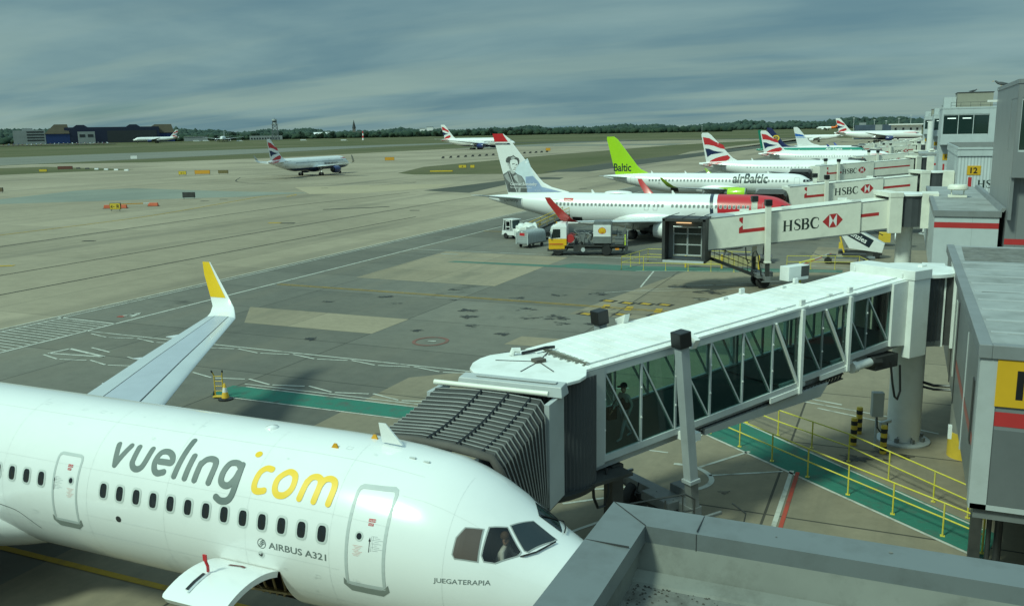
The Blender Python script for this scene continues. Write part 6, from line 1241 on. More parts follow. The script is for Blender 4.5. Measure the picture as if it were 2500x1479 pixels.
LB = thing('pier_building', 'small grey link box with red stripe beside gate number fourteen', 'building', (2.5, 191, 0)); part('wall', LB, C_LIGHT, lambda b: b.box2(0, 3.6, 0, 24, 0, 6.9)); part('roof', LB, M_ROOF, lambda b: b.box2(-.1, 3.7, -.1, 24.1, 6.9, 7.25)); f = Flat(); f.rect(0, 0, 3.6, .4); lay('red_stripe', f, M_REDP, LB, plane_fn((0, -.01, 5.0), (1, 0, 0), (0, 0, 1))); part('roof_vent', LB, M_BRC, lambda b: (b.box((2.2, 4, 7.5), (1.2, .8, .2)), b.lathe([(.6, 7.7), (.6, 7.95), (.05, 8.05)], 16, 0, 'z', (2.2, 4, 0)), b.box((2.2, 4, 7.65), (.7, .5, .3))))
PB = thing('pier_building', 'long main pier building behind the gate blocks', 'building', (16, 70, 0)); part('wall', PB, C_LIGHT, lambda b: b.box2(0, 16, 0, 310, 0, 9.0)); part('roof', PB, M_ROOF, lambda b: b.box2(-.2, 16.2, -.2, 310.2, 9, 9.4)); part('window_band', PB, M_GLB, lambda b: b.box2(-.02, 0, 1, 309, 5.4, 7.6))
# the terminal roof in front of the viewer
TB = thing('terminal_building', 'terminal roof with grey metal parapet in the near foreground', 'building', (0, 0, 0))
M_CAP = mat('parapet_cap', (.165, .182, .186), .42, .2, var=.05, scale=.8, dirt=(.10, .105, .10), dirt_amt=.5, dirt_scale=1.8); M_UPST = mat('parapet_lining', (.175, .18, .16), .75, var=.12, scale=1.2, dirt=(.075, .073, .06), dirt_amt=.7, dirt_scale=1.6); M_ROOFN = mat('roof_grimy', (.15, .15, .135), .85, var=.2, scale=1.2, dirt=(.045, .042, .034), dirt_amt=.95, dirt_scale=2.6, bump=.4)
part('wall', TB, C_GREY, lambda b: b.box2(-2.53, 22, -30, 8.32, 0, 8.2))
part('roof', TB, M_ROOFN, lambda b: b.box2(-2.3, 22, -30, 8.1, 8.2, 8.50))
part('parapet_wall', TB, M_UPST, lambda b: (b.box2(-2.5, -2.17, -30, 8.30, 8.2, 8.86), b.hexa([(-2.17, 7.84, 8.47), (22, 7.84, 8.47), (22, 8.3, 8.47), (-2.17, 8.3, 8.47)], [(-2.17, 7.98, 8.86), (22, 7.98, 8.86), (22, 8.3, 8.86), (-2.17, 8.3, 8.86)])))
part('roof_upstand', TB, M_UPST, lambda b: b.hexa([(-2.17, 7.64, 8.48), (22, 7.64, 8.48), (22, 7.9, 8.48), (-2.17, 7.9, 8.48)], [(-2.17, 7.68, 8.525), (22, 7.68, 8.525), (22, 7.84, 8.57), (-2.17, 7.84, 8.57)]))
part('parapet_cap', TB, M_CAP, lambda b: b.add([(-2.56, 8.35, 8.78), (-2.56, 8.35, 9.0), (22, 8.35, 8.78), (22, 8.35, 9.0), (22, 7.98, 8.975), (22, 7.98, 8.80), (-2.12, 7.96, 8.975), (-2.12, 7.96, 8.80)], [(0, 1, 3, 2), (1, 6, 4, 3), (6, 7, 5, 4), (2, 3, 4, 5), (0, 2, 5, 7)]))
part('parapet_cap', TB, M_CAP, lambda b: b.add([(-2.562, -30, 8.78), (-2.562, -30, 9.002), (-2.562, 8.352, 8.78), (-2.562, 8.352, 9.002), (-2.12, 7.958, 8.977), (-2.12, 7.958, 8.80), (-2.12, -30, 8.977), (-2.12, -30, 8.80)], [(0, 2, 3, 1), (1, 3, 4, 6), (6, 4, 5, 7), (0, 1, 6, 7)]))
part('cap_joints', TB, M_DKMET, lambda b: ([b.box2(x, x + .006, 7.985, 8.34, 8.985, 9.003) for x in (-1.62, 1.4, 4.4)], [b.box2(x, x + .006, 7.955, 7.962, 8.80, 8.975) for x in (-1.62, 1.4)], b.box2(-2.555, -2.13, 7.42, 7.426, 8.985, 9.004), b.bar((-2.55, 8.34, 9.004), (-2.12, 7.962, 8.982), .008, .006)))
def litter(b):
    r = random.Random(3)
    for i in range(330):
        x = -2.12 + r.random() ** 2.2 * 4.2; y = 7.66 - r.random() ** 1.8 * (1.6 - .3 * min(4, x + 2.1)); s = r.uniform(.004, .015); a = r.uniform(0, 3); b.hexa([(x - s, y - s * .5, 8.505), (x + s, y - s * .4, 8.505), (x + s * .6, y + s * .5, 8.505), (x - s * .8, y + s * .4, 8.505)], [(x - s * .5, y, 8.505 + s * .3), (x + s * .5, y, 8.505 + s * .25), (x + s * .3, y + s * .2, 8.505 + s * .5), (x - s * .4, y + s * .2, 8.505 + s * .6)])
tag(part('roof_litter', None, mat('roof_debris', (.06, .055, .045), .9, var=.4), litter), 'dark dirt and leaf litter gathered in the roof corner', 'debris', kind='stuff')
# glass spots on the cap (bird lime, dirt)
part('cap_spots', TB, M_ROOFD, lambda b: [b.lathe([(.001, 9.004 - (8.35 - y) * .06), (r, 9.0035 - (8.35 - y) * .06)], 7, 0, 'z', (x, y, 0), caps=False) for x, y, r in ((-2.4, 6.9, .012), (-2.3, 6.2, .02), (-2.42, 6.0, .016), (.1, 8.2, .02), (-2.25, 5.6, .02), (-.9, 8.15, .01))])
# ---------------------------------------------------------------- people
def skin_mesh(name, m, parent, bones, root_i=0, sub=1):
    """bones: list of (point, radius, parent index)"""
    me = bpy.data.meshes.new(name); me.from_pydata([p for p, r, k in bones], [(k, i) for i, (p, r, k) in enumerate(bones) if k is not None], [])
    me.materials.append(m); o = link(name, me, parent); md = o.modifiers.new('skin', 'SKIN'); md.use_smooth_shade = True
    lay_ = me.skin_vertices[0] if me.skin_vertices else None
    if lay_ is None:
        bm = bmesh.new(); bm.from_mesh(me); bm.verts.layers.skin.verify(); bm.to_mesh(me); bm.free(); lay_ = me.skin_vertices[0]
    for i, (p, r, k) in enumerate(bones): lay_.data[i].radius = (r, r) if not isinstance(r, tuple) else r; lay_.data[i].use_root = (i == root_i)
    o.modifiers.new('sub', 'SUBSURF').levels = sub; o.modifiers['sub'].render_levels = sub
    return o
SKINC = mat('skin_tone', (.42, .24, .17), .55, var=.08)
def person(label, loc, rz, top, legs, pose='stand', cap=None, vest=None, hair=(.03, .02, .015), bag=None, s=1.0, sleeves=None):
    o = thing('person', label, 'person', loc, rz); o.scale = (s, s, s)
    st = .30 if pose == 'walk' else .06
    hip = (0, 0, .93)
    if pose == 'sit':
        L = [((0, 0, 0), .13, None), ((0, .10, 0), .10, 0), ((.42, .12, .04), .075, 1), ((.45, .13, -.38), .05, 2), ((.60, .13, -.42), .04, 3), ((0, -.10, 0), .10, 0), ((.42, -.12, .04), .075, 5), ((.45, -.13, -.38), .05, 6), ((.60, -.13, -.42), .04, 7)]
        z = 0.0
    else:
        z = .93
        L = [((0, 0, z), .13, None), ((0, .09, z - .05), .095, 0), ((st * .55, .10, .50), .065, 1), ((st * .9, .10, .09), .042, 2), ((st * .9 + .17, .11, .035), .034, 3), ((0, -.09, z - .05), .095, 0), ((-st * .15, -.10, .50), .065, 5), ((-st * 1.0, -.10, .12), .042, 6), ((-st * 1.0 + .16, -.11, .04), .034, 7)]
    skin_mesh('trousers', mat('cloth_%s' % str(legs), legs, .8, var=.15), o, L)
    lean = .06 if pose == 'walk' else (.16 if pose == 'sit' else .02)
    T = [((0, 0, z + .02), (.15, .11), None), ((lean * .5, 0, z + .25), (.165, .12), 0), ((lean, 0, z + .46), (.17, .11), 1), ((lean, 0, z + .55), .06, 2)]
    sh = z + .48
    if pose == 'sit': arms = [((lean, .20, sh), .062, 2), ((.28, .27, sh - .26), .047, 4), ((.52, .20, sh - .24), .034, 5), ((lean, -.20, sh), .062, 2), ((.20, -.30, sh - .24), .047, 7), ((.46, -.22, sh - .30), .034, 8)]
    elif pose == 'walk': arms = [((lean, .20, sh), .062, 2), ((lean - .12, .24, sh - .28), .047, 4), ((lean + .02, .24, sh - .54), .034, 5), ((lean, -.20, sh), .062, 2), ((lean + .10, -.25, sh - .27), .047, 7), ((lean + .26, -.23, sh - .48), .034, 8)]
    else: arms = [((lean, .20, sh), .062, 2), ((lean - .02, .25, sh - .28), .047, 4), ((lean + .10, .23, sh - .52), .034, 5), ((lean, -.20, sh), .062, 2), ((lean + .12, -.24, sh - .25), .047, 7), ((lean + .33, -.18, sh - .33), .034, 8)]
    tm = mat('cloth_%s' % str(top), top, .8, var=.12); skin_mesh('shirt', tm, o, T + arms)
    hx = lean + .03; hz = z + .72
    H = [((hx - .02, 0, hz - .17), .052, None), ((hx, 0, hz - .08), (.075, .085), 0), ((hx + .005, 0, hz), (.082, .098), 1), ((hx - .005, 0, hz + .08), (.06, .07), 2), ((hx + .085, 0, hz - .03), .016, 2)]
    hands = []
    for e in (arms[2], arms[5]):
        q = Vector(e[0]); d = Vector((.05, 0, -.05)) if pose != 'sit' else Vector((.08, 0, -.01)); n = len(H)
        hands.append((q, d))
    body = skin_mesh('head', SKINC, o, H)
    for i, (q, d) in enumerate(hands):
        hb = [(tuple(q), .030, None), (tuple(q + d), (.040, .020), 0)]
        for k in range(4): hb.append((tuple(q + d * 1.9 + Vector((.01, (k - 1.5) * .019, -.006 * abs(k - 1)))), .009, 1)); hb.append((tuple(q + d * (2.5 - .12 * abs(k - 1)) + Vector((.0, (k - 1.5) * .018, -.02))), .008, len(hb) - 1))
        hb.append((tuple(q + d * 1.0 + Vector((.03, .035, 0))), .010, 0)); skin_mesh('hand', SKINC, o, hb)
    for y in (.032, -.032): part('eye', body, M_BLACK, lambda b: b.lathe([(.002, -.008), (.009, 0), (.002, .008)], 8, 0, 'x', (hx + .076, y, hz + .005)))
    part('mouth', body, mat('lip', (.25, .09, .08), .5), lambda b: b.box((hx + .078, 0, hz - .065), (.012, .04, .010)))
    for y in (.09, -.09): part('ear', body, SKINC, lambda b: b.lathe([(.002, -.012), (.026, 0), (.002, .012)], 8, 0, 'y', (hx - .01, y, hz - .01)))
    hm = mat('hair_%s' % str(hair), hair, .7)
    def dome(b, r, z0, f0=.05):
        b.grid([[(hx - .012 + r * .98 * math.sin(t) * math.cos(a), r * .92 * math.sin(t) * math.sin(a), z0 + r * 1.05 * math.cos(t)) for a in [2 * PI * i / 16 for i in range(16)]] for t in [.01 + PI * .56 * i / 6 for i in range(7)]], wrap=True)
    part('hair', o, hm, lambda b: dome(b, .108, hz + .035), 60)
    if cap:
        part('cap', o, mat('cap_%s' % str(cap), cap, .7), lambda b: (dome(b, .118, hz + .05), b.prism([(hx + .22, -.06), (hx + .23, 0), (hx + .22, .06), (hx + .05, .10), (hx + .05, -.10)], hz + .05, hz + .065)), 60)
    if vest: skin_mesh('vest', mat('hivis_%s' % str(vest), vest, .6, var=.08), o, [((0, 0, z + .0), (.19, .135), None), ((lean * .5, 0, z + .25), (.195, .145), 0), ((lean, 0, z + .47), (.20, .125), 1)]); 
    if bag: part('shoulder_bag', o, mat('bag_cloth', bag, .8), lambda b: (b.box((lean + .25, -.30, z - .12), (.32, .14, .40)), b.tube([(lean + .15, -.28, z + .05), (lean, -.22, z + .5), (lean + .3, -.28, z + .05)], .015)), bevel=.04)
    return o
ax_ = Vector((math.cos(a1), math.sin(a1), 0)); n_ = Vector((-math.sin(a1), math.cos(a1), 0))
pw = Vector((COL1[0], COL1[1], 0)) + ax_ * 15.35 + n_ * .95; pw.z = FB(15.35) + .11
person('person in dark cap and waistcoat walking down the glazed bridge with a bag', pw, a1, (.34, .36, .35), (.30, .32, .36), 'walk', (.015, .016, .018), (.022, .026, .026), bag=(.015, .015, .016))
person('pilot in white shirt seated at the cockpit side window', (-4.86 - 2.50, 16.5 - .80, 3.74), .15, (.78, .78, .75), (.02, .02, .03), 'sit', hair=(.10, .05, .02))
person('ground worker in yellow vest beside the covered baggage cart', (-40.0, 99.6, .06), 2.6, (.03, .035, .05), (.02, .025, .04), 'stand', None, (.55, .80, .03))
person('ground worker in yellow vest at the rear of the fuelling truck', (-26.9, 90.4, .06), 3.4, (.03, .035, .05), (.02, .025, .04), 'stand', None, (.55, .80, .03))
# ---------------------------------------------------------------- railings, bollards, small ramp things
def railing(label, pts, h=1.1, group='yellow railings along the green footpath', m=M_YRAIL, r=.028):
    o = thing('railing', label, 'railing', (pts[0][0], pts[0][1], .05), 0, group); P0 = Vector((pts[0][0], pts[0][1], 0)); L = [Vector((x, y, 0)) - P0 for x, y in pts]
    for z in (h, h * .55): part('rail', o, m, lambda b: b.tube([p + Vector((0, 0, z)) for p in L], r, 8), 60)
    n = []
    for a, b_ in zip(L, L[1:]):
        d = (b_ - a).length; k = max(1, round(d / 1.9)); n += [a + (b_ - a) * (i / k) for i in range(k)]
    for p in n + [L[-1]]: part('post', o, m, lambda b: (b.cyl(p, p + Vector((0, 0, h)), r, n=8), b.box((p.x, p.y, .01), (.14, .14, .02))))
    return o
railing('yellow tube railing on the near edge of the green footpath', [(-6.9, 36.3), (-2.6, 32.75), (1.8, 29.25), (2.85, 28.4)]); railing('yellow tube railing on the far edge of the green footpath', [(-7.2, 39.6), (-4.2, 37.05), (-1.3, 34.95), (1.6, 32.0), (2.6, 31.0)])
G2 = 'yellow railings below the open bridge cab'
railing('long yellow railing in front of the open bridge cab', [(-23.5, 78.6), (-13.5, 80.2)], 1.2, G2); railing('yellow railing behind the open bridge cab', [(-22.6, 84.6), (-12.5, 85.0)], 1.2, G2); railing('yellow railing right of the bridge wheels', [(-9.3, 83.4), (-3.2, 84.8), (-2.0, 81.2)], 1.2, G2); railing('short yellow railing across the path end by the gate posts', [(-23.5, 78.6), (-22.6, 84.6)], 1.2, G2)
PN = thing('barrier_panel', 'tan mesh barrier panel hung on yellow posts under the bridge', 'barrier', (-18.2, 81.6, .05), .1); part('panel', PN, mat('tan_panel', (.36, .31, .16), .7, var=.1), lambda b: b.box2(0, 6.6, -.02, .02, .25, 1.2)); [part('post', PN, M_YELP, lambda b: b.box2(x - .08, x + .08, -.08, .08, 0, 1.3)) for x in (0, 3.3, 6.6)]
M_BSTR = mat('bollard_black', (.02, .02, .02), .6)
for i, (x, y, lab) in enumerate(((-.10, 36.35, 'black and yellow bollard nearest the white column'), (-1.23, 36.95, 'shorter looking black and yellow bollard farther left of the white column'), (-1.1, 38.5, 'black and yellow bollard behind the left one'))):
    o = thing('bollard', lab, 'bollard', (x, y, .05), 0, 'striped bollards by the bridge column'); part('post', o, M_YELP, lambda b: b.lathe([(.125, 0), (.125, 1.12), (.11, 1.15), (.02, 1.16)], 20), 40); 
    for k in range(3): part('stripe', o, M_BSTR, lambda b: b.lathe([(.128, .13 + k * .36), (.128, .31 + k * .36)], 20, caps=False), 40)
o = thing('cabinet', 'grey control cabinet fixed beside the white bridge column', 'cabinet', (-.42, 37.0, 0), .3); part('box', o, M_BRG, lambda b: b.box2(-.22, .22, -.15, .15, 1.35, 2.35), bevel=.02); part('bracket', o, M_FRAME, lambda b: (b.bar((.2, .1, 1.0), (.7, .5, 1.0), .12), b.cyl((0, 0, .05), (0, 0, 1.35), .05))); part('cable', o, M_BLACK, lambda b: b.tube([(0, -.05, 1.35), (.02, -.1, .9), (.2, -.1, .65), (.45, 0, .75), (.5, .2, 1.0)], .03))
o = thing('hose', 'black ground power hose slung from the column to the grey building', 'hose', (1.1, 38.0, 2.6)); part('hose_pipe', o, M_BLACK, lambda b: (b.tube([(-.1, .2, .05), (.5, 0, -.05), (1.4, -.2, .05)], .06), b.tube([(-.1, .2, -.15), (.5, .05, -.22), (1.4, -.15, -.12)], .05)))
def cone(label, x, y, s=1.0):
    o = thing('traffic_cone', label, 'traffic cone', (x, y, .05)); part('body', o, mat('cone_yellow', (.70, .42, .03), .5, var=.08), lambda b: b.lathe([(.23 * s, .06), (.05 * s, .95 * s), (.04 * s, .96 * s)], 20), 40); part('base', o, M_BLACK, lambda b: b.lathe([(.42 * s, 0), (.42 * s, .05), (.3 * s, .09), (.2 * s, .10)], 20), 40); part('band', o, M_DWHITE, lambda b: b.lathe([(.158 * s, .42 * s), (.102 * s, .72 * s)], 20, caps=False), 40); return o
cone('yellow cone with white band standing beside the hand trolley', -30.05, 32.85, .85)
o = thing('hand_trolley', 'yellow upright hand trolley parked next to the cone', 'hand trolley', (-30.65, 33.1, .05), .4); part('frame', o, M_YELP, lambda b: (b.tube([(-.2, 0, .1), (-.2, 0, 1.1), (-.25, -.08, 1.28)], .03), b.tube([(.2, 0, .1), (.2, 0, 1.1), (.25, -.08, 1.28)], .03), [b.tube([(-.2, 0, z), (.2, 0, z)], .022) for z in (.3, .55, .8, 1.05)], b.box2(-.25, .25, -.3, 0, .05, .09)))
for x in (-.28, .28): part('wheel', o, [M_TYRE, M_METAL], lambda b: b.wheel((x, .08, .14), .14, .07, 0, 'x', 1)); 
for x in (-.25, .25): part('grip', o, M_BLACK, lambda b: b.tube([(x, -.08, 1.28), (x * 1.1, -.14, 1.38)], .04))
# ---------------------------------------------------------------- vehicles
def tyre(o, x, y, r, w): return part('wheel', o, [M_TYRE, M_GREYS], lambda b: b.wheel((x, y, r), r, w, 0, 'y', 1), 40)
M_VW = mat('vehicle_white', (.74, .75, .73), .3, coat=.3, dirt=(.4, .4, .36), dirt_amt=.2); M_VG = mat('vehicle_glass', (.015, .022, .022), .06, spec=.8); M_YV = mat('vehicle_yellow', (.72, .40, .012), .35, coat=.2)
T = thing('fuel_truck', 'white and yellow fuel dispenser truck with round shell emblem on its box', 'truck', (-29.8, 87.4, .06), PI + .26)
def cabf(b):
    b.hexa([(2.1, -1.22, 1.05), (3.95, -1.22, 1.05), (3.95, 1.22, 1.05), (2.1, 1.22, 1.05)], [(2.1, -1.2, 1.75), (3.98, -1.2, 1.75), (3.98, 1.2, 1.75), (2.1, 1.2, 1.75)], 1)
    b.hexa([(2.1, -1.2, 1.75), (3.98, -1.2, 1.75), (3.98, 1.2, 1.75), (2.1, 1.2, 1.75)], [(2.1, -1.15, 3.0), (3.7, -1.15, 3.0), (3.7, 1.15, 3.0), (2.1, 1.15, 3.0)], 0); b.hexa([(2.1, -1.1, 3.0), (3.6, -1.1, 3.0), (3.6, 1.1, 3.0), (2.1, 1.1, 3.0)], [(2.2, -1.0, 3.35), (3.1, -1.0, 3.3), (3.1, 1.0, 3.3), (2.2, 1.0, 3.35)], 0)
    b.box2(2.3, 3.97, -1.20, 1.20, .62, 1.05, 1); b.box2(2.1, 4.1, -1.2, 1.2, .45, .75, 2)
cb_ = part('cab', T, [M_VW, M_YV, M_DKS], cabf, bevel=.03)
part('windscreen', cb_, M_VG, lambda b: b.hexa([(3.97, -1.05, 1.85), (3.99, -1.05, 1.85), (3.99, 1.05, 1.85), (3.97, 1.05, 1.85)], [(3.74, -1.0, 2.85), (3.76, -1.0, 2.85), (3.76, 1.0, 2.85), (3.74, 1.0, 2.85)]))
for sd in (1, -1):
    part('side_window', cb_, M_VG, lambda b: b.hexa([(2.75, sd * 1.195, 1.9), (3.7, sd * 1.195, 1.8), (3.7, sd * 1.22, 1.8), (2.75, sd * 1.22, 1.9)], [(2.75, sd * 1.155, 2.75), (3.5, sd * 1.155, 2.75), (3.5, sd * 1.18, 2.75), (2.75, sd * 1.18, 2.75)]))
    part('mirror', cb_, M_BLACK, lambda b: (b.box2(3.75, 3.87, sd * 1.38 - .1, sd * 1.38 + .1, 1.95, 2.45), b.bar((3.7, sd * 1.18, 2.5), (3.8, sd * 1.38, 2.4), .04)))
    f = Flat(); f.rect(-3.9, 1.16, -2.45, 1.25); lay('red_stripe', f, M_DRED, cb_, (lambda x, y, d, sd=sd: Vector((-x, sd * 1.236, y))))
part('beacon', cb_, M_AMB, lambda b: b.cyl((3.2, .4, 3.28), (3.2, .4, 3.44), .07, n=10))
part('chassis', T, M_DKS, lambda b: (b.box2(-4.1, 2.1, -.45, .45, .65, .95), b.box2(-3.9, 2.0, -1.15, 1.15, .95, 1.08), b.box2(.2, 1.4, -1.15, -.6, .45, .95), b.box2(.2, 1.4, .6, 1.15, .45, .95), b.box2(-4.15, -3.9, -1.15, 1.15, .5, 1.0)))
for x in (3.0, -2.0):
    for y in (1.0, -1.0): tyre(T, x, y, .52, .32)
part('rear_mudguard', T, M_GREYS, lambda b: [b.grid([[(-2.0 + .62 * math.cos(t), y0, .52 + .62 * math.sin(t)) for t in [PI * i / 10 for i in range(11)]], [(-2.0 + .62 * math.cos(t), y0 + .4, .52 + .62 * math.sin(t)) for t in [PI * i / 10 for i in range(11)]]]) for y0 in (-1.2, .8)])
part('air_tank', T, M_FRAME, lambda b: b.cyl((.4, 1.2, .62), (.4, .9, .62), .22, n=16)); 
bx = part('equipment_box', T, M_VW, lambda b: b.box2(-2.45, -.65, -1.15, 1.15, 1.95, 3.15), bevel=.03); part('box_deck', T, M_GREYS, lambda b: (b.box2(-2.5, -.6, -1.2, 1.2, 1.3, 1.9), b.box2(-2.4, -.7, -1.0, 1.0, 3.15, 3.5), b.box2(-2.5, -2.44, -1.2, 1.2, 1.9, 3.4)))
for sd in (1, -1):
    F_ = (lambda x, y, d, sd=sd: Vector((x, sd * (1.156 + d), y))); f = Flat(); f.poly([(-1.55 + r * math.cos(t), 2.52 + r * math.sin(t)) for t, r in [(-1.0, .30), (-.55, .36), (-.1, .41), (.4, .42), (.9, .42), (PI / 2, .43), (PI - .9, .42), (PI - .4, .42), (PI + .1, .41), (PI + .55, .36), (PI + 1.0, .30)]]); e = lay('shell_emblem', f, M_DRED, bx, F_)
    g = Flat(); g.poly([(-1.55 + r * math.cos(t), 2.52 + r * math.sin(t)) for t, r in [(-1.0, .24), (-.55, .31), (-.1, .36), (.4, .37), (.9, .37), (PI / 2, .38), (PI - .9, .37), (PI - .4, .37), (PI + .1, .36), (PI + .55, .31), (PI + 1.0, .24)]]); lay('shell_fill', g, M_DYEL, e, lambda x, y, d: F_(x, y, .005))
    g = Flat(); [g.stroke([(-1.55, 2.25), (-1.55 + .30 * math.cos(t), 2.52 + .30 * math.sin(t))], .02, cap=False, smooth=False) for t in (.3, .8, PI / 2, PI - .8, PI - .3)]; lay('shell_ribs', g, M_DRED, e, lambda x, y, d: F_(x, y, .008 + d))
part('hose_reel', T, M_REDP, lambda b: (b.cyl((1.75, 1.05, 1.75), (1.75, .3, 1.75), .42, n=20), b.cyl((1.75, -1.05, 1.75), (1.75, -.3, 1.75), .42, n=20)), 40)
def pipes(b):
    r = random.Random(5)
    for i in range(15):
        x = r.uniform(-.5, 1.3); y = r.choice((-1, 1)) * r.uniform(.4, 1.1); z = r.uniform(1.1, 1.5); b.tube([(x, y, z), (x + r.uniform(-.5, .5), y, z + r.uniform(.3, .9)), (x + r.uniform(-.6, .6), y * .6, z + r.uniform(.4, 1.1))], r.uniform(.04, .09), 7)
    for y in (-.8, .8): b.bar((-.6, y, 2.9), (1.4, y * .6, 2.6), .09); b.bar((1.4, y * .6, 2.6), (.2, y, 1.5), .08); b.box((.5, y, 1.8), (.6, .35, .8))
    for i in range(8): b.box((r.uniform(-.4, 1.3), r.uniform(-1, 1), r.uniform(1.1, 1.7)), (.35, .3, .35))
part('pipework', T, M_GREYS, pipes)
def reartop(b):
    r = random.Random(9)
    for i in range(9):
        x = r.uniform(-3.9, -2.7); y = r.uniform(-1, 1); b.cyl((x, y, 1.1), (x, y, r.uniform(1.7, 3.1)), r.uniform(.05, .12), n=8)
    b.box((-3.3, .6, 1.5), (.9, .7, .7)); b.box((-3.5, -.6, 1.4), (.8, .8, .6)); [b.tube([(-2.6, y, 2.0), (-4.0, y, 2.0), (-4.05, y, 1.1)], .03) for y in (1.15, -1.15)]; [b.tube([(-2.6, y, 1.55), (-4.0, y, 1.55)], .025) for y in (1.15, -1.15)]
part('rear_platform', T, M_GREYS, reartop); part('rear_ladder', T, M_FRAME, lambda b: ([b.tube([(-4.1, y, .4), (-4.15, y, 2.6)], .03) for y in (.5, .95)], [b.tube([(-4.1, .5, z), (-4.1, .95, z)], .02) for z in (.6, .9, 1.2, 1.5, 1.8, 2.1)]))
part('rear_marker', T, mat('orange_reflector', (.7, .25, .02), .4), lambda b: (b.box2(-3.3, -2.9, 1.16, 1.18, .62, .78),)); part('yellow_post', T, mat('hivis_post', (.6, .75, .05), .5), lambda b: b.box2(-3.95, -3.85, 1.05, 1.15, 1.1, 2.2))
# tug and carts
G = thing('baggage_tractor', 'small white baggage tractor with open cab ahead of the carts', 'tractor', (-42.6, 98.0, .06), PI - .35)
part('body', G, M_VW, lambda b: (b.box2(-1.6, 1.5, -.75, .75, .45, .95), b.box2(-1.6, -.2, -.7, .7, .95, 1.25), b.hexa([(1.5, -.75, .4), (1.62, -.75, .4), (1.62, .75, .4), (1.5, .75, .4)], [(1.5, -.75, .95), (1.55, -.75, .95), (1.55, .75, .95), (1.5, .75, .95)])), bevel=.04)
part('cab_frame', G, M_VW, lambda b: ([b.bar((x, y, .95), (x2, y, 2.25), .10) for x, x2 in ((1.45, 1.2), (-.1, -.05)) for y in (.68, -.68)], b.box2(-.25, 1.35, -.74, .74, 2.25, 2.36)), bevel=.02)
part('door', G, M_VW, lambda b: (b.box2(.15, .22, .70, .76, .8, 2.2), b.box2(.85, .92, .70, .76, .8, 2.2), b.box2(.22, .85, .70, .76, .8, .95), b.box2(.22, .85, .70, .76, 1.4, 1.5), b.box2(.22, .85, .70, .76, 2.1, 2.2))); part('rear_screen', G, mat('tinted_pane', (.10, .14, .14), .1), lambda b: b.box2(-.08, -.05, -.6, .6, 1.35, 2.2)); part('windscreen', G, M_VG, lambda b: b.hexa([(1.40, -.62, 1.0), (1.42, -.62, 1.0), (1.42, .62, 1.0), (1.40, .62, 1.0)], [(1.22, -.6, 2.2), (1.24, -.6, 2.2), (1.24, .6, 2.2), (1.22, .6, 2.2)]))
part('seat', G, M_BLACK, lambda b: (b.box((.35, 0, 1.05), (.5, .5, .15)), b.box((.08, 0, 1.4), (.12, .5, .6)))); part('rear_grille', G, M_DKS, lambda b: (b.box2(-1.66, -1.6, -.6, .6, .55, 1.1), b.box2(-2.1, -1.62, -.05, .05, .45, .55), b.box2(-1.4, -.4, -.5, .5, 1.25, 1.29)))
for x in (-1.1, .95):
    for y in (.66, -.66): tyre(G, x, y, .36, .24)
def cart(name, label, x, y, rz):
    o = thing(name, label, 'baggage cart', (x, y, .06), rz, 'baggage carts behind the tractor'); part('deck', o, M_GREYS, lambda b: (b.box2(-1.6, 1.6, -.8, .8, .42, .55), b.bar((1.6, 0, .45), (2.3, 0, .42), .07)))
    for a in (-1.05, 1.05):
        for c in (.65, -.65): tyre(o, a, c, .22, .14)
    return o
K = cart('baggage_cart', 'baggage cart heaped under a white tarpaulin', -40.1, 95.6, PI - .75)
def tarp(b):
    r = random.Random(2); ph = [r.uniform(0, 6.28) for _ in range(8)]; rows = []
    for i in range(17):
        t = i / 16; row = []
        for j in range(25):
            a = PI * j / 24; bulge = 1 + .10 * math.sin(5 * t * PI + ph[0] + 2 * a) + .07 * math.sin(9 * a + ph[1] + 7 * t); hgt = (1.55 + .35 * math.sin(2.2 * t * PI + ph[2])) * (.86 + .14 * math.sin(PI * t)); c = math.cos(a); s = math.sin(a)
            row.append((lerp(-1.65, 1.65, t), .88 * math.copysign(abs(c) ** .5, c) * (bulge if s > .1 else 1), .5 + hgt * abs(s) ** .55 * bulge * .95))
        rows.append(row)
    b.grid(rows); n = 25; b.f.append(tuple(range(n))); b.m.append(0); k = 16 * n; b.f.append(tuple(range(k, k + n))); b.m.append(0)
part('tarpaulin', K, mat('tarpaulin_white', (.62, .64, .60), .7, var=.12, scale=3, bump=.6), tarp, 70)
K = cart('baggage_cart', 'arched grey baggage container cart with red label at its end', -37.9, 91.6, 1.25)
part('shell', K, mat('container_grey', (.34, .37, .37), .45, .2, var=.06), lambda b: b.prism([(0, 0)], 0, 0) if False else (b.grid([[(x, .85 * math.copysign(abs(math.cos(a)) ** .45, math.cos(a)), .55 + 1.35 * abs(math.sin(a)) ** .6) for a in [PI * i / 20 for i in range(21)]] for x in (-1.55, 1.55)]), b.poly([(-1.55, .85 * math.copysign(abs(math.cos(a)) ** .45, math.cos(a)), .55 + 1.35 * abs(math.sin(a)) ** .6) for a in [PI * i / 20 for i in range(21)]]), b.poly([(1.55, .85 * math.copysign(abs(math.cos(a)) ** .45, math.cos(a)), .55 + 1.35 * abs(math.sin(a)) ** .6) for a in [PI * i / 20 for i in range(21)]])), 40)
part('curtain', K, mat('curtain_pale', (.44, .48, .48), .6, var=.1), lambda b: [b.grid([[(x, (.87 + .015 * (i % 2)) * math.copysign(abs(math.cos(a)) ** .45, math.cos(a)), .55 + 1.37 * abs(math.sin(a)) ** .6) for a in [PI * i / 20 for i in range(21)]] for x in (x0, x0 + .05)]) for i, x0 in enumerate(frange(-1.4, 1.4, .28))])
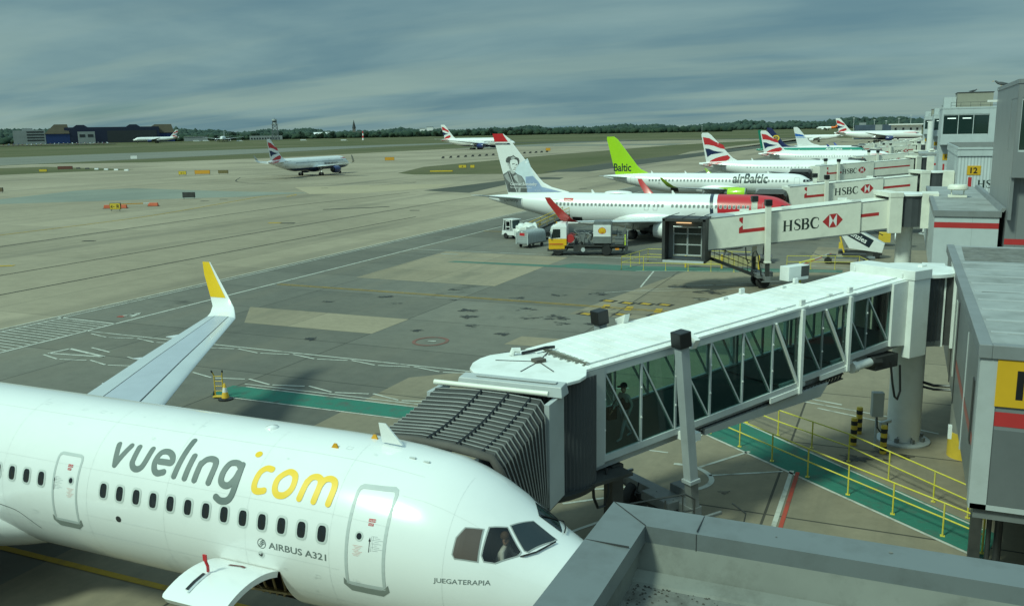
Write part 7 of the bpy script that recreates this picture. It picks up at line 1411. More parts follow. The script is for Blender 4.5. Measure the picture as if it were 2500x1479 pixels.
part('corner_post', K, M_FRAME, lambda b: [b.box2(-1.62, -1.55, y - .06, y + .06, .4, 1.7) for y in (.84, -.84)]); f = Flat(); f.rect(-.36, 1.35, .36, 1.66); lay('red_label', f, M_DRED, K, lambda x, y, d: Vector((-1.556, -x, y))); f = Flat(); f.rect(-.12, 1.7, .08, 1.82); lay('white_label', f, M_DWHITE, K, lambda x, y, d: Vector((-1.556, -x, y)))
part('end_ribs', K, M_FRAME, lambda b: [b.box2(-1.575, -1.55, -.8, .8, z, z + .03) for z in (.75, 1.0, 1.25)])
# belt loader reaching up to the hold of the red nosed jet
Bl = thing('belt_loader', 'belt loader with yellow side rails raised to the aircraft hold', 'belt loader', (-39.0, 99.0, .06), 1.15)
part('chassis', Bl, M_DKS, lambda b: (b.box2(-2.2, 2.2, -.9, .9, .4, .9), b.box2(-2.3, -1.2, -.9, -.2, .9, 1.4)))
for x in (-1.5, 1.4):
    for y in (.8, -.8): tyre(Bl, x, y, .38, .25)
part('belt', Bl, M_DKS, lambda b: b.hexa([(-3.2, -.5, .75), (3.6, -.5, 2.45), (3.6, .5, 2.45), (-3.2, .5, .75)], [(-3.2, -.5, .98), (3.6, -.5, 2.68), (3.6, .5, 2.68), (-3.2, .5, .98)]))
for y in (.55, -.55):
    part('side_rail', Bl, M_YELP, lambda b: (b.tube([(-3.0, y, 1.9), (3.4, y, 3.5)], .04), b.tube([(-3.0, y, 1.4), (3.4, y, 3.05)], .03), [b.tube([(x, y, .95 + (x + 3.2) * .25), (x, y, 1.9 + (x + 3) * .25)], .03) for x in (-3, -1.7, -.4, .9, 2.2, 3.4)]))
# vehicles near the pier: white stair truck with dark label, dollies
V = thing('stair_truck', 'white angled loader with dark Menzies label parked behind the second bridge column'.replace('Menzies ', 'lettered '), 'truck', (-3.9, 92.4, .06), 0)
part('side_panel', V, M_VW, lambda b: b.add([(-2.6, 0, 3.6), (-1.7, 0, 3.75), (2.6, 0, 1.4), (2.4, 0, .55), (-.6, 0, .9), (-1.2, 0, 1.9), (-2.6, 1.3, 3.6), (-1.7, 1.3, 3.75), (2.6, 1.3, 1.4), (2.4, 1.3, .55), (-.6, 1.3, .9), (-1.2, 1.3, 1.9)], [(0, 1, 2, 3, 4, 5), (11, 10, 9, 8, 7, 6)] + [(i, 6 + i, 6 + (i + 1) % 6, (i + 1) % 6) for i in range(6)]), bevel=.03)
an = math.atan2(-2.35, 4.3); pf = plane_fn((-1.0, -.008, 2.72), (math.cos(an), 0, math.sin(an)), (-math.sin(an), 0, math.cos(an)))
f = Flat(); f.rect(-.3, -.42, 2.75, .42); lb = lay('label_panel', f, mat('label_dark', (.012, .02, .03), .4), V, pf); f = Flat(); f.rect(-.27, -.38, .50, .38); lw = lay('label_square', f, M_DWHITE, lb, lambda x, y, d: pf(x, y, .004)); f = Flat(); f.text('M', .58, -.18, -.28, .03); lay('lettering', f, M_BLACK, lw, lambda x, y, d: pf(x, y, .008)); f = Flat(); f.text('enzies', .50, .58, -.24, .02); lay('lettering', f, M_DWHITE, lb, lambda x, y, d: pf(x, y, .008))
part('handrails', V, M_BLACK, lambda b: (b.tube([(-1.2, -.1, 4.1), (2.4, -.1, 2.3)], .05), [b.tube([(x, -.1, 3.4 - x * .55), (x, -.1, 3.6 - x * .5 + .2)], .03) for x in (-1, 0, 1, 2)], b.box2(-.2, 1.0, -.2, 1.2, 3.0, 3.3)))
part('axle_frame', V, M_DKS, lambda b: b.box2(-1.6, 2.4, .1, 1.2, .3, .6)); [tyre(V, x, y, .32, .2) for x in (-.9, 1.9) for y in (.05, 1.25)]; part('outrigger', V, M_YELP, lambda b: (b.bar((-1.5, -.1, 2.2), (-1.0, -.3, .4), .12), b.box((-1.4, -.15, 1.2), (.3, .3, .6))))
D = thing('flat_dolly', 'low dark flat dolly parked in front of the lettered white loader', 'dolly', (-4.6, 88.3, .06), .05); part('deck', D, M_GREYS, lambda b: (b.box2(-2.0, 2.6, -.7, .7, .5, .65), b.bar((-2.0, 0, .55), (-3.0, 0, .95), .07))); [tyre(D, x, y, .34, .2) for x in (-1.5, 1.9) for y in (.6, -.6)]; part('load', D, M_DKS, lambda b: (b.box2(-.2, 1.8, -.5, .5, .65, .95), b.box2(-1.6, -.8, -.4, .4, .65, .8)))
D = thing('ramp_trailer', 'white topped ramp trailer behind the open cab railings', 'trailer', (-13.3, 86.8, .06), .1); part('deck', D, M_GREYS, lambda b: b.box2(-2.6, 2.2, -.9, .9, .45, .62)); part('canopy_top', D, M_VW, lambda b: b.hexa([(-2.4, -.9, 1.3), (1.6, -.9, 1.9), (1.6, .9, 1.9), (-2.4, .9, 1.3)], [(-2.4, -.9, 1.6), (1.6, -.9, 2.4), (1.6, .9, 2.4), (-2.4, .9, 1.6)]), bevel=.03); part('legs', D, M_DKS, lambda b: [b.bar((x, y, .6), (x, y, 1.5), .08) for x in (-2.2, 1.4) for y in (.8, -.8)]); [tyre(D, x, y, .3, .2) for x in (-1.8, 1.5) for y in (.75, -.75)]
O = thing('ramp_equipment', 'jumble of yellow and white ramp equipment under the third bridge', 'equipment', (-1.5, 103, .06)); part('frame', O, M_YELP, lambda b: (b.box2(-.6, .6, -.5, .5, .4, 1.4), b.bar((-.6, 0, .5), (-1.8, 0, .6), .1))); part('tank', O, M_VW, lambda b: b.cyl((1.0, -.6, 1.0), (2.6, -.6, 1.0), .5, n=18), 40); [tyre(O, x, y, .28, .18) for x in (-.4, 2.2) for y in (-.6, .5)]
# ---------------------------------------------------------------- taxiway signs, barriers, cones on the field
M_SY = mat('sign_face_yellow', (.62, .44, .04), .5); M_SO = mat('sign_orange', (.62, .30, .03), .5)
def fsign(label, x, y, w, h, face, rz=0.35, txt=None, back=None, legs=True):
    o = thing('taxiway_sign', label, 'sign', (x, y, .05), rz, 'signs standing on the taxiways'); part('box', o, M_BLACK, lambda b: b.box2(-w / 2, w / 2, -.15, .15, .35, .35 + h), bevel=.03)
    fc = part('face', o, face, lambda b: b.box2(-w / 2 + .06, w / 2 - .06, -.165, -.152, .41, .29 + h))
    if txt: f = Flat(); f.text(txt, h * .55, 0, 0, .02, center=True); lay('lettering', f, M_BLACK if face in (M_SY, M_SO) else M_SY, fc, plane_fn((0, -.168, .38 + h * .18), (1, 0, 0), (0, 0, 1)))
    part('leg', o, M_GREYS, lambda b: b.box2(-w / 2 + .2, -w / 2 + .28, -.04, .04, 0, .36)); part('leg', o, M_GREYS, lambda b: b.box2(w / 2 - .28, w / 2 - .2, -.04, .04, 0, .36)); return o
fsign('black and yellow taxiway sign with arrow, nearest on the left', -127.7, 116.1, 1.9, 1.15, M_SY, .45, '\u2190 R'); fsign('plain dark back of a taxiway sign on the pale worn band', -136.4, 143.2, 2.6, 1.1, M_DKS, .4); fsign('small brown sign back at the left edge', -203, 150, 1.8, 1.0, mat('sign_brown', (.12, .09, .05), .6), .4)
fsign('wide orange sign board on the middle taxiway island', -217.4, 235.4, 5.2, 1.3, M_SO, .4); fsign('short yellow sign beside the wide orange board', -221.5, 230.5, 2.6, 1.2, M_SY, .4, '\u2190 J'); fsign('dark sign right of the wide orange board', -212.5, 240, 3.4, 1.1, mat('sign_brown2', (.16, .13, .05), .6), .4)
fsign('small yellow sign on the grass island', -308, 247, 3.0, 1.0, M_SY, .5); fsign('dark red pair of boards on the grass island edge', -321, 268, 6.0, 1.3, mat('sign_dkred', (.14, .05, .035), .6), .5); fsign('white board on the grass strip', -422, 401, 4.0, 2.0, M_DWHITE, .5); fsign('orange sign board on the far middle taxiway', -221, 362, 4.4, 1.5, M_SO, .5)
fsign('long low yellow sign in the grass beyond the concrete', -136.1, 254.2, 7.5, .55, M_SY, .3); fsign('pale yellow sign left of the short one in the grass', -143, 283, 2.8, 1.1, M_SY, .3, 'A'); fsign('short yellow sign in the grass', -139.2, 283.2, 1.6, 1.1, M_SY, .3); fsign('tiny orange sign by the crossing wide body', -205.8, 526.8, 3, 1.8, M_SO, .4)
M_BAR = mat('barrier_red', (.48, .09, .03), .5, var=.1)
for i, (x, y, w, r, lab) in enumerate(((-134.6, 120.8, 1.7, .5, 'red plastic barrier at the left end of the row'), (-132.4, 121.6, 2.4, .35, 'red plastic barrier second from the left'), (-129.9, 127.0, 2.0, .3, 'red plastic barrier at the right end of the row'))):
    o = thing('plastic_barrier', lab, 'barrier', (x, y, .05), r, 'red barriers on the taxiway'); part('body', o, M_BAR, lambda b: b.hexa([(-w / 2, -.3, 0), (w / 2, -.3, 0), (w / 2, .3, 0), (-w / 2, .3, 0)], [(-w / 2 + .1, -.15, .65), (w / 2 - .1, -.15, .65), (w / 2 - .1, .15, .65), (-w / 2 + .1, .15, .65)]), bevel=.04); part('foot', o, M_DKS, lambda b: b.box2(-w / 2 - .1, w / 2 + .1, -.35, .35, -.01, .06))
o = thing('wooden_pole', 'white and orange pole laid across the red barriers', 'pole', (-131.5, 123.5, .7), .5); part('pole', o, M_SO, lambda b: b.bar((-2.6, 0, 0), (1.6, 1.2, 0), .16)); part('white_end', o, M_DWHITE, lambda b: b.bar((1.6, 1.2, 0), (2.6, 1.5, 0), .17))
for i in range(17):
    t = i / 16; x = lerp(-213, -198, t); y = lerp(400, 505, t)
    o = thing('marker_board', 'dark angled marker board in the long row before the crossing wide body', 'marker', (x, y, .05), .5, 'dark marker boards in a row'); part('board', o, M_DKS, lambda b: b.hexa([(-.9, -.6, 0), (.7, -.6, 0), (.7, .6, 0), (-.9, .6, 0)], [(-.2, -.5, 1.0), (.8, -.5, .9), (.8, .5, .9), (-.2, .5, 1.0)]))
for i in range(8):
    x, y = -345 + i * 9.0, 286 - i * 3.2; o = thing('marker_board', 'small pale marker board along the grass island', 'marker', (x, y, .05), .5, 'pale marker boards by the grass island'); part('board', o, M_DKS if i < 4 else M_DWHITE, lambda b: b.hexa([(-.8, -.4, 0), (.8, -.4, 0), (.8, .4, 0), (-.8, .4, 0)], [(-.7, -.3, .6), (.7, -.3, .6), (.7, .3, .6), (-.7, .3, .6)]))
# gulls on the roofs
def gull(label, x, y, z, rz=0):
    o = thing('gull', label, 'bird', (x, y, z), rz); skin_mesh('body', mat('gull_dark', (.06, .07, .075), .7), o, [((0, 0, .17), .10, None), ((.2, 0, .22), .075, 0), ((.30, 0, .31), .05, 1), ((.36, 0, .33), .05, 2), ((-.2, 0, .15), .07, 0), ((-.42, 0, .13), .025, 4)])
    for sy in (.085, -.085): part('wing', o, mat('gull_grey', (.10, .11, .12), .6), lambda b: b.add([(.2, sy, .24), (.05, sy * 1.25, .26), (-.25, sy * 1.1, .19), (-.5, sy * .4, .15), (-.2, sy, .12), (.1, sy, .14)], [(0, 1, 2, 3, 4, 5)]))
    part('beak', o, M_AMB, lambda b: b.cyl((.40, 0, .325), (.50, 0, .30), .018, .004, 6)); part('leg', o, M_AMB, lambda b: (b.cyl((.02, .03, 0), (.02, .03, .1), .01, n=5))); part('leg', o, M_AMB, lambda b: (b.cyl((.02, -.03, 0), (.02, -.03, .1), .01, n=5)))
    return o
gull('dark gull standing on the tall grey block at the right edge', 6.06, 74.5, 15.35, 2.9).scale = (1.3, 1.3, 1.3); gull('gull on the beige plant room of gate fourteen', 9.5, 166, 17.7, 0.3).scale = (1.6, 1.6, 1.6)
# ---------------------------------------------------------------- far side of the field
def wallbox(name, label, p, q, dep, z0, z1, m, parent=None, cat='building', group=None):
    p = Vector(p); q = Vector(q); d = q - p; a = math.atan2(d.y, d.x); o = thing(name, label, cat, (p.x, p.y, 0), a, group)
    part('wall', o, m, lambda b: b.box2(0, d.length, 0, dep, z0 - 6, z1)); return o, d.length
M_NAVYB = cladding('hangar_navy', (.010, .016, .045), 8, .2, .5); M_BLUEB = cladding('hangar_blue', (.010, .035, .14), 5, .15, .5); M_BROWN = mat('hangar_brown', (.085, .070, .045), .7, var=.15, scale=.1); M_PALEB = mat('block_pale', (.26, .28, .28), .7, var=.12, scale=.1); M_DARKW = mat('far_window', (.03, .035, .04), .3)
o, l = wallbox('office_block', 'grey four storey office block at the far left', (-1191, 912), (-1164.8, 945), 20, 10, 26, M_PALEB)
for k in range(4): part('window_band', o, M_DARKW, lambda b: b.box2(l * .42, l - 2, -.15, 0, 10.5 + k * 4, 12.5 + k * 4))
part('roof_plant', o, M_PALEB, lambda b: (b.box2(12, 26, 4, 12, 26, 29)))
o, l = wallbox('hangar', 'long dark navy hangar along the far left', (-1148.7, 964.6), (-1060, 1062), 70, 5, 29.5, M_NAVYB)
part('roof', o, M_NAVYB, lambda b: [b.prism([(x - 12, 0), (x - 5, 0), (x + 5, 0), (x + 12, 0)], 29.5, 29.6) if False else b.hexa([(x - 10, 0, 29.5), (x + 10, 0, 29.5), (x + 10, 70, 29.5), (x - 10, 70, 29.5)], [(x - 5, 0, 33), (x + 5, 0, 33), (x + 5, 70, 33), (x - 5, 70, 33)]) for x in (22, 95)]); part('door_panel', o, M_DARKW, lambda b: b.box2(58, l - 4, -.3, 0, 4, 24))
for (p, q, z1, z2, lab) in (((-1166, 944), (-1144, 969.5), 20.5, 34.2, 'blue hangar tower with sloping brown roof, left one'), ((-1090, 1056), (-1058, 1091), 20, 33, 'brown hangar tower with sloping roof, right of the parked wide body')):
    o, l = wallbox('hangar_tower', lab, p, q, 30, 5, z1, M_BLUEB); part('sloping_roof', o, M_BROWN, lambda b: b.hexa([(0, -1, z1), (l, -1, z1), (l, 30, z1), (0, 30, z1)], [(l * .42, 3, z2), (l * .93, 3, z2), (l * .93, 28, z2), (l * .42, 28, z2)]))
o, l = wallbox('white_block', 'pale square block in front of the navy hangar', (-1116, 960), (-1101.5, 977.5), 12, 5.5, 23, M_PALEB); part('dark_panel', o, M_DARKW, lambda b: (b.box2(2, 9.5, -.2, 0, 15, 19))); part('dark_panel', o, M_DARKW, lambda b: (b.box2(13, 20.5, -.2, 0, 15, 19)))
o, l = wallbox('shed', 'low grey shed right of the parked wide body', (-1034.6, 1086), (-1009, 1110), 20, 3, 12.5, M_PALEB); part('roof', o, M_PALEB, lambda b: b.box2(-.5, l + .5, -.5, 21, 12.5, 13.2))
o, l = wallbox('brick_block', 'row of low pale buildings by the lattice tower', (-960.9, 1151.8), (-921.4, 1183.6), 14, 3.5, 12.5, M_PALEB); part('window_band', o, M_DARKW, lambda b: [b.box2(x, x + 2.5, -.2, 0, 7, 9.5) for x in frange(2, 46, 4.2)])
o, l = wallbox('shed', 'white roofed shed among the trees', (-998.7, 1375.7), (-970.3, 1395.9), 25, 2, 13, M_PALEB); part('roof', o, M_DWHITE, lambda b: b.hexa([(-1, -1, 13), (l + 1, -1, 13), (l + 1, 26, 13), (-1, 26, 13)], [(-1, 5, 17), (l + 1, 5, 17), (l + 1, 20, 17), (-1, 20, 17)]))
o, l = wallbox('shed', 'long low pale shed left of the striped mast', (-951.6, 1408.7), (-918, 1430), 12, 4, 9.5, M_PALEB); part('roof', o, M_PALEB, lambda b: b.box2(-1, l + 1, -1, 13, 9.5, 10))
for i, (x0, x1, h, lab) in enumerate(((-1081, -1070, 21, 'small white house on the wooded slope'), (-1062, -1048, 24, 'white block on the wooded slope, right of the small house'))):
    o, l = wallbox('house', lab, (x0, 1915), (x1, 1921), 10, 16, h + 2, M_DWHITE); part('roof', o, M_PALEB, lambda b: b.box2(-.5, l + .5, -.5, 10.5, h + 2, h + 3))
for i, (p, q, h, lab) in enumerate((((-781, 1732), (-752, 1745), 11, 'arched pale industrial shed behind the portrait tail'), ((-729, 1754), (-702, 1765), 11.5, 'second arched industrial shed'), ((-697, 1767), (-668, 1778), 12.5, 'third industrial shed with white roof'), ((-660, 1781), (-625, 1794), 13.5, 'rightmost large industrial shed'))):
    o, l = wallbox('shed', lab, p, q, 25, 3, h - 2.5, M_PALEB); part('arched_roof', o, mat('roof_pale', (.42, .45, .44), .6), lambda b: b.grid([[(x, -1, h - 2.5 + 3.0 * math.sin(PI * x / l)) for x in [l * k / 10 for k in range(11)]], [(x, 26, h - 2.5 + 3.0 * math.sin(PI * x / l)) for x in [l * k / 10 for k in range(11)]]])); part('door', o, M_DARKW, lambda b: [b.box2(x, x + 4, -.2, 0, 0, h - 5) for x in frange(3, l - 5, 8)])
# lattice tower with a drum head, church, striped mast, thin masts
LT = thing('lattice_tower', 'tall lattice tower with white drum head above the trees', 'tower', (-899, 1138, 4), .6)
def lat(b):
    for z in range(0, 26, 5):
        w0 = 5.5 - z * .09; w1 = 5.5 - (z + 5) * .09; c0 = [(-w0, -w0, z), (w0, -w0, z), (w0, w0, z), (-w0, w0, z)]; c1 = [(-w1, -w1, z + 5), (w1, -w1, z + 5), (w1, w1, z + 5), (-w1, w1, z + 5)]
        for i in range(4): b.bar(c0[i], c1[i], .8); b.bar(c0[i], c1[(i + 1) % 4], .45); b.bar(c0[(i + 1) % 4], c1[i], .45); b.bar(c1[i], c1[(i + 1) % 4], .4)
part('lattice', LT, mat('tower_grey', (.12, .14, .15), .6), lat); part('platform', LT, M_PALEB, lambda b: b.box2(-5, 5, -5, 5, 25, 26)); part('drum', LT, mat('tower_white', (.40, .43, .43), .5), lambda b: b.cyl((0, 0, 26), (0, 0, 33.5), 3.6, n=18), 40); part('drum_band', LT, M_DARKW, lambda b: b.lathe([(3.66, 28.5), (3.66, 31)], 18, caps=False)); part('aerial', LT, M_DKS, lambda b: (b.bar((0, 0, 33.5), (0, 0, 36), .3)))
CH = thing('church', 'dark church spire rising over the trees', 'church', (-1215, 1834, 10), .5); part('tower', CH, mat('church_stone', (.16, .15, .13), .9), lambda b: b.box2(-3.5, 3.5, -3.5, 3.5, -5, 16)); part('spire', CH, mat('church_slate', (.035, .04, .04), .8), lambda b: b.cyl((0, 0, 16), (0, 0, 36), 4.6, .1, 8)); part('nave', CH, mat('church_stone', (.16, .15, .13), .9), lambda b: b.box2(3.5, 22, -4, 4, -5, 8))
SM = thing('lattice_mast', 'red and white striped lattice mast beyond the runway', 'mast', (-735, 1132, 0))
for k in range(5): part('band', SM, M_DRED if k % 2 == 0 else M_DWHITE, lambda b: b.hexa([(-1.2 + k * .16, -1.2 + k * .16, k * 3.4), (1.2 - k * .16, -1.2 + k * .16, k * 3.4), (1.2 - k * .16, 1.2 - k * .16, k * 3.4), (-1.2 + k * .16, 1.2 - k * .16, k * 3.4)], [(-1.04 + k * .16, -1.04 + k * .16, k * 3.4 + 3.4), (1.04 - k * .16, -1.04 + k * .16, k * 3.4 + 3.4), (1.04 - k * .16, 1.04 - k * .16, k * 3.4 + 3.4), (-1.04 + k * .16, 1.04 - k * .16, k * 3.4 + 3.4)]))
part('hut', SM, M_SO, lambda b: b.box2(-3, 3, -2, 2, 0, 3))
for x, y, z, h, lab in ((-305, 1468, 6, 10, 'thin white mast on the far grass'), (2.7, 900, 0, 20.5, 'tall light mast beside the white far building'), (-7.3, 905, 0, 18, 'light mast left of the tall one'), (-45.8, 899, 0, 19, 'light mast by the far dark buildings'), (-28, 900, 0, 17, 'light mast above the far dark buildings'), (-18, 902, 0, 16, 'light mast between the far buildings')):
    o = thing('light_mast', lab, 'mast', (x, y, z), 0, 'thin light masts on the far field'); part('pole', o, M_FRAME, lambda b: b.cyl((0, 0, 0), (0, 0, h), .28, .18, 8)); part('head', o, M_FRAME, lambda b: b.box2(-.9, .9, -.3, .3, h, h + .6))
o, l = wallbox('far_building', 'low dark blue service building beyond the far stands', (-45, 899), (-13.5, 900), 20, 2, 13, mat('far_blue', (.05, .075, .11), .6, var=.3, scale=.2)); part('roof_plant', o, M_PALEB, lambda b: (b.box2(4, 10, 3, 9, 13, 15))); part('white_panel', o, M_PALEB, lambda b: (b.box2(18, 24, -.2, 0, 8, 13)))
o, l = wallbox('far_building', 'white far building with small square windows', (-12.8, 850), (11.5, 850), 16, 0, 12.5, M_DWHITE); part('window', o, M_DARKW, lambda b: [b.box2(x, x + 1.6, -.2, 0, 8, 10) for x in (3, 9, 15, 20)]); part('canopy', o, M_DWHITE, lambda b: b.box2(-2, l + 3, -4, 17, 12.5, 13.4))
for x, lab in ((-52, 'white apron bus with green corner behind the navy fin'), (-35.5, 'second white apron bus with green corner')):
    o = thing('bus', lab, 'bus', (x, 455, .06), .1, 'apron buses beyond the parked jets'); part('body', o, M_VW, lambda b: b.box2(0, 13, 0, 2.8, .5, 3.4), bevel=.15); part('green_panel', o, M_DTEAL, lambda b: b.poly([(13.0, -.01, .6), (10, -.01, .6), (13.0, -.01, 3.2)]) if x < -40 else b.poly([(0, -.01, .6), (3, -.01, .6), (0, -.01, 3.2)])); part('windows', o, M_VG, lambda b: b.box2(.5, 12.5, -.012, 0, 2.2, 3.0)); [tyre(o, a, .2, .5, .3) for a in (2.5, 10.5)]
for x, y, z, rz, lab in ((-1008, 1085, 2.9, .9, 'white box truck beside the low grey shed'), (-1000, 1097, 2.9, .9, 'second white box truck beside the low grey shed'), (-930, 1092, 2.0, .7, 'white van near the lattice tower'), (-760, 1120, 0.5, .5, 'white van by the striped mast'), (-840, 1130, 1.5, .6, 'lone white van before the trees')):
    o = thing('van', lab, 'van', (x, y, z), rz, 'white vans on the far apron'); part('body', o, M_VW, lambda b: b.box2(-5, 3, -1.6, 1.6, .8, 4.4), bevel=.1); part('cab', o, M_VW, lambda b: b.box2(3.05, 5, -1.5, 1.5, .8, 3.2), bevel=.2); part('windscreen', o, M_VG, lambda b: b.box2(5.0, 5.02, -1.3, 1.3, 2, 3)); [tyre(o, a, c, .6, .4) for a in (-3.5, 3.6) for c in (1.4, -1.4)]
# car park
def car_proto():
    o = thing('parked_car', '', 'car', (0, 0, 0)); b = MB(); b.hexa([(-2.1, -.85, .35), (2.1, -.85, .35), (2.1, .85, .35), (-2.1, .85, .35)], [(-2.1, -.85, .9), (2.05, -.85, .85), (2.05, .85, .85), (-2.1, .85, .9)]); b.hexa([(-1.9, -.8, .9), (1.0, -.8, .88), (1.0, .8, .88), (-1.9, .8, .9)], [(-1.5, -.65, 1.45), (.35, -.65, 1.45), (.35, .65, 1.45), (-1.5, .65, 1.45)])
    b.build('body', mat('car_silver', (.30, .32, .33), .25, .4, coat=.4), o, bevel=.06); part('windows', o, M_VG, lambda q: (q.hexa([(-1.75, -.81, .95), (.85, -.81, .93), (.85, .81, .93), (-1.75, .81, .95)], [(-1.5, -.68, 1.38), (.35, -.68, 1.38), (.35, .68, 1.38), (-1.5, .68, 1.38)])))
    [tyre(o, a, c, .32, .2) for a in (-1.3, 1.3) for c in (.75, -.75)]; return o
cp = car_proto(); r = random.Random(11); cols = [mat('car_%d' % i, c, .25, .3, coat=.4) for i, c in enumerate(((.30, .32, .33), (.55, .56, .56), (.05, .055, .06), (.12, .02, .02), (.03, .05, .12), (.16, .17, .17)))]
dirv = Vector((93, 112, 0)).normalized(); nrm = Vector((-dirv.y, dirv.x, 0)); k = 0
for row in range(4):
    for i in range(24):
        if r.random() < .12: continue
        c = cp if k == 0 else copy_tree(cp); k += 1; d = i * 5.6 + r.uniform(-.3, .3); p = Vector((-1120, 842, 0)) + dirv * d + nrm * (row * 13 - 6); c.location = (p.x, p.y, gz(p.x, p.y) + 1.0); c.rotation_euler.z = math.atan2(nrm.y, nrm.x) + (PI if r.random() < .4 else 0)
        q = r.choice(cols); b_ = [x for x in c.children if x.name.startswith('body')][0]; b_.data = b_.data if k == 1 else b_.data; b_.material_slots[0].link = 'OBJECT'; b_.material_slots[0].material = q
        tag(c, 'parked car in the rows before the far left hangars', 'car', 'cars in the far car park')
sheet('car_park', [[tuple((Vector((-1126, 834, 0)) + dirv * a + nrm * b)[:2]) for a, b in ((-5, -16), (150, -16), (150, 46), (-5, 46))]], G_TAXI, 1.05 + gz(-1030, 900))
# trees one can tell apart, then the woods
LEAF = []
for i, c in enumerate(((.022, .044, .026), (.032, .056, .028), (.018, .036, .026))):
    m = mat('foliage_%d' % i, c, .9, var=.45, scale=.25); LEAF.append(m)
BARK = mat('bark', (.06, .05, .04), .9)
def tree_proto(seed, h, w, m):
    rn = random.Random(seed); o = thing('tree', '', 'tree'); part('trunk', o, BARK, lambda b: (b.cyl((0, 0, -2), (0, 0, h * .5), h * .025, h * .012, 8), [b.cyl((0, 0, h * (.25 + .06 * i)), (math.cos(i * 2.4) * w * .3, math.sin(i * 2.4) * w * .3, h * (.45 + .07 * i)), h * .012, .05, 6) for i in range(5)]))
    b = MB(); lobes = [(rn.uniform(-.32, .32) * w, rn.uniform(-.32, .32) * w, h * rn.uniform(.40, .85), w * rn.uniform(.18, .30)) for _ in range(11)]
    for _ in range(900):
        lx, ly, lz, lr = rn.choice(lobes); u, v = rn.uniform(-1, 1), rn.uniform(0, 2 * PI); q = math.sqrt(1 - u * u); rr = lr * rn.uniform(.75, 1.08); c = Vector((lx + rr * q * math.cos(v), ly + rr * q * math.sin(v), lz + rr * u)); s = rn.uniform(.35, .75) * w * .08
        n1 = Vector((rn.gauss(0, 1), rn.gauss(0, 1), rn.gauss(0, 1))).normalized(); t1 = n1.orthogonal().normalized(); t2 = n1.cross(t1); b.poly([c + t1 * s, c + t2 * s * .8, c - t1 * s, c - t2 * s * .7])
    b.build('crown', m, o, fix=False); return o
protos = [tree_proto(1, 17, 15, LEAF[0]), tree_proto(2, 14, 14, LEAF[1]), tree_proto(3, 20, 14, LEAF[2])]; used = [0, 0, 0]
r = random.Random(21)
for i in range(64):
    if i < 34: t = i / 33; x, y = lerp(-1060, -560, t) + r.uniform(-12, 12), lerp(1135, 1470, t) + r.uniform(0, 60)
    else: t = (i - 34) / 29; x, y = lerp(-1075, -800, t) + r.uniform(-10, 10), lerp(1190, 1500, t) + r.uniform(0, 50)
    j = r.randrange(3); o = protos[j] if not used[j] else copy_tree(protos[j]); used[j] = 1; s = r.uniform(.4, .8); o.location = (x, y, gz(x, y) - .3); o.scale = (s * r.uniform(.9, 1.2), s * r.uniform(.9, 1.2), s); o.rotation_euler.z = r.uniform(0, 6)
    tag(o, ('dark broad leaved tree in the belt beyond the runway', 'mid green round tree in the belt beyond the runway', 'tall dark tree in the belt beyond the runway')[j], 'tree', 'trees in the belt beyond the runway')
def woods(name, n, d0, d1, az0, az1, hmin, hmax, seed, m, thin=None):
    """one mass of crowns covering the far slopes"""
    rng = np.random.default_rng(seed); ico = bmesh.new(); bmesh.ops.create_icosphere(ico, subdivisions=1, radius=1.0); V = np.array([v.co[:] for v in ico.verts]); F = np.array([[v.index for v in f.verts] for f in ico.faces]); ico.free()
    P = []
    while len(P) < n:
        az = math.radians(rng.uniform(az0, az1)); d = rng.uniform(d0, d1); x, y = -d * math.sin(az), d * math.cos(az)
        if thin and thin(x, y, math.degrees(az), d, rng): continue
        P.append((x, y, gz(x, y)))
    P = np.array(P); hh = rng.uniform(hmin, hmax, n); ww = hh * rng.uniform(.55, .95, n)
    jit = 1 + rng.normal(0, .22, (n, len(V), 1)); vs = V[None] * jit * np.stack([ww, ww, hh * .62], 1)[:, None, :]; vs = vs + np.concatenate([P[:, :2], (P[:, 2] + hh * .42)[:, None]], 1)[:, None, :]
    fs = (F[None] + (np.arange(n) * len(V))[:, None, None]).reshape(-1, 3); me = bpy.data.meshes.new(name); me.vertices.add(n * len(V)); me.vertices.foreach_set('co', vs.reshape(-1).astype(np.float32)); k = len(fs)
    me.loops.add(k * 3); me.loops.foreach_set('vertex_index', fs.reshape(-1).astype(np.int32)); me.polygons.add(k); me.polygons.foreach_set('loop_start', np.arange(0, k * 3, 3, dtype=np.int32)); me.update(); me.validate(); me.materials.append(m)
    return link(name, me)
def wm(name, c0, c1):  # crown colours: bluish, with part of the distance haze painted in
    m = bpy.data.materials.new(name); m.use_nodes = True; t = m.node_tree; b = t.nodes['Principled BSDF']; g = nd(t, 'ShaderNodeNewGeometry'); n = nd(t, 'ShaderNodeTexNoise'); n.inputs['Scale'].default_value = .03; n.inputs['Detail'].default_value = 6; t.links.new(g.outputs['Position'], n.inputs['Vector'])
    r_ = nd(t, 'ShaderNodeValToRGB'); t.links.new(n.outputs[0], r_.inputs[0]); r_.color_ramp.elements[0].position = .35; r_.color_ramp.elements[1].position = .65; r_.color_ramp.elements[0].color = c0 + (1,); r_.color_ramp.elements[1].color = c1 + (1,); t.links.new(r_.outputs[0], b.inputs['Base Color']); b.inputs['Roughness'].default_value = .95; b.inputs['Specular IOR Level'].default_value = .1; return m
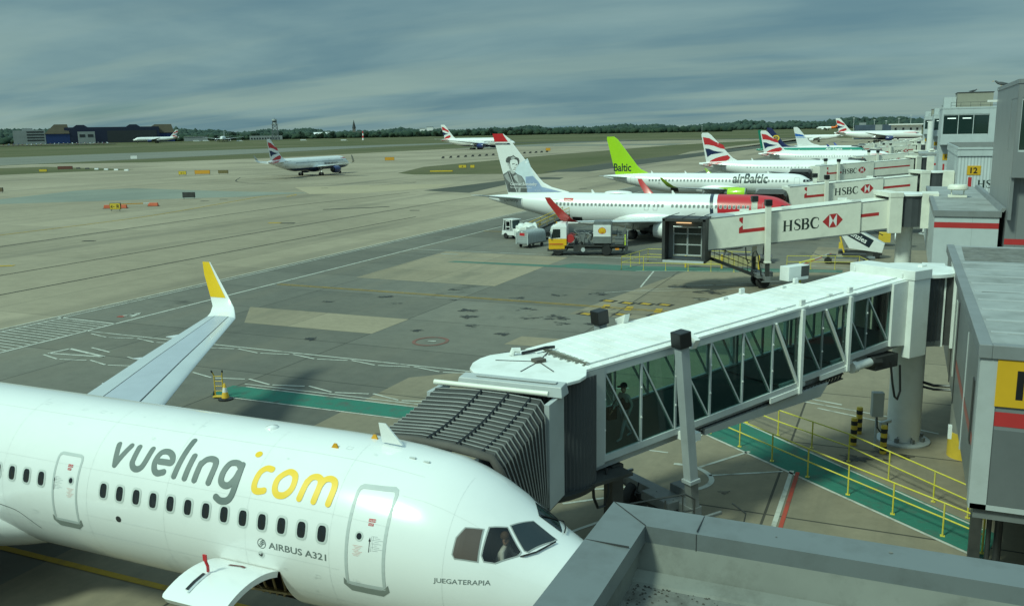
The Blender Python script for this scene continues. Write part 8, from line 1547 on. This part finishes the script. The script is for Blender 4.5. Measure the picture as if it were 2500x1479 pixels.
w1 = woods('woods', 9000, 2050, 3400, -22, 66, 7, 13, 5, wm('woods_far', (.030, .052, .048), (.050, .076, .058)), lambda x, y, az, d, rng: (az < 14 and math.sin(az * 1.7 + d * .004) > .80 and d > 2500)); tag(w1, 'dark wooded hills along the whole skyline', 'woods', kind='stuff')
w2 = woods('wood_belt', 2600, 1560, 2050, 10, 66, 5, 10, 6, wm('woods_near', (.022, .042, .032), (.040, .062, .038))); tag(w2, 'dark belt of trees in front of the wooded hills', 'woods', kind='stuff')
# ---------------------------------------------------------------- loose pieces of a few parts become parts of their own
def split_loose(o):
    bm = bmesh.new(); bm.from_mesh(o.data); bm.verts.ensure_lookup_table(); seen = set(); groups = []
    for v in bm.verts:
        if v.index in seen: continue
        st = [v]; g = []; seen.add(v.index)
        while st:
            w = st.pop(); g.append(w.index)
            for e in w.link_edges:
                q = e.other_vert(w)
                if q.index not in seen: seen.add(q.index); st.append(q)
        groups.append(set(g))
    if len(groups) < 2: bm.free(); return
    src = o.data; name = o.name.split('.')[0]
    for k, g in enumerate(groups):
        b = bm.copy(); b.verts.ensure_lookup_table(); bmesh.ops.delete(b, geom=[v for v in b.verts if v.index not in g], context='VERTS')
        me = bpy.data.meshes.new(name); b.to_mesh(me); b.free()
        for m in src.materials: me.materials.append(m)
        if k == 0: o.data = me
        else:
            c = o.copy(); c.data = me; COL.objects.link(c)
    bm.free()
SPLIT = {'cab_front_posts': 'cab_front_post', 'corner_post': 0, 'roof_patch': 0, 'hold_rim': 0, 'service_rail': 0, 'exit_lettering': 0, 'exit_sign': 0, 'side_rails': 'side_rail', 'glazing_posts': 'glazing_post', 'bracing': 'brace', 'glazing_studs': 'glazing_stud', 'drain_pipe': 0, 'dark_panel': 0, 'window_band': 0, 'legs': 'leg', 'rear_mudguard': 0, 'canopy_hoops': 'canopy_hoop', 'roof_hoops': 'roof_hoop', 'hold_frames': 0, 'cap_joints': 'cap_joint', 'cab_roof_seams': 'roof_seam', 'hanging_cable': 0, 'canopy_ribs': 0, 'leg_bracket': 0, 'cap_spots': 'cap_spot'}
for o in list(bpy.data.objects):
    n = o.name.split('.')[0]
    if o.type == 'MESH' and n in SPLIT and o.data.users == 1:
        if SPLIT[n]: o.name = SPLIT[n]
        split_loose(o)
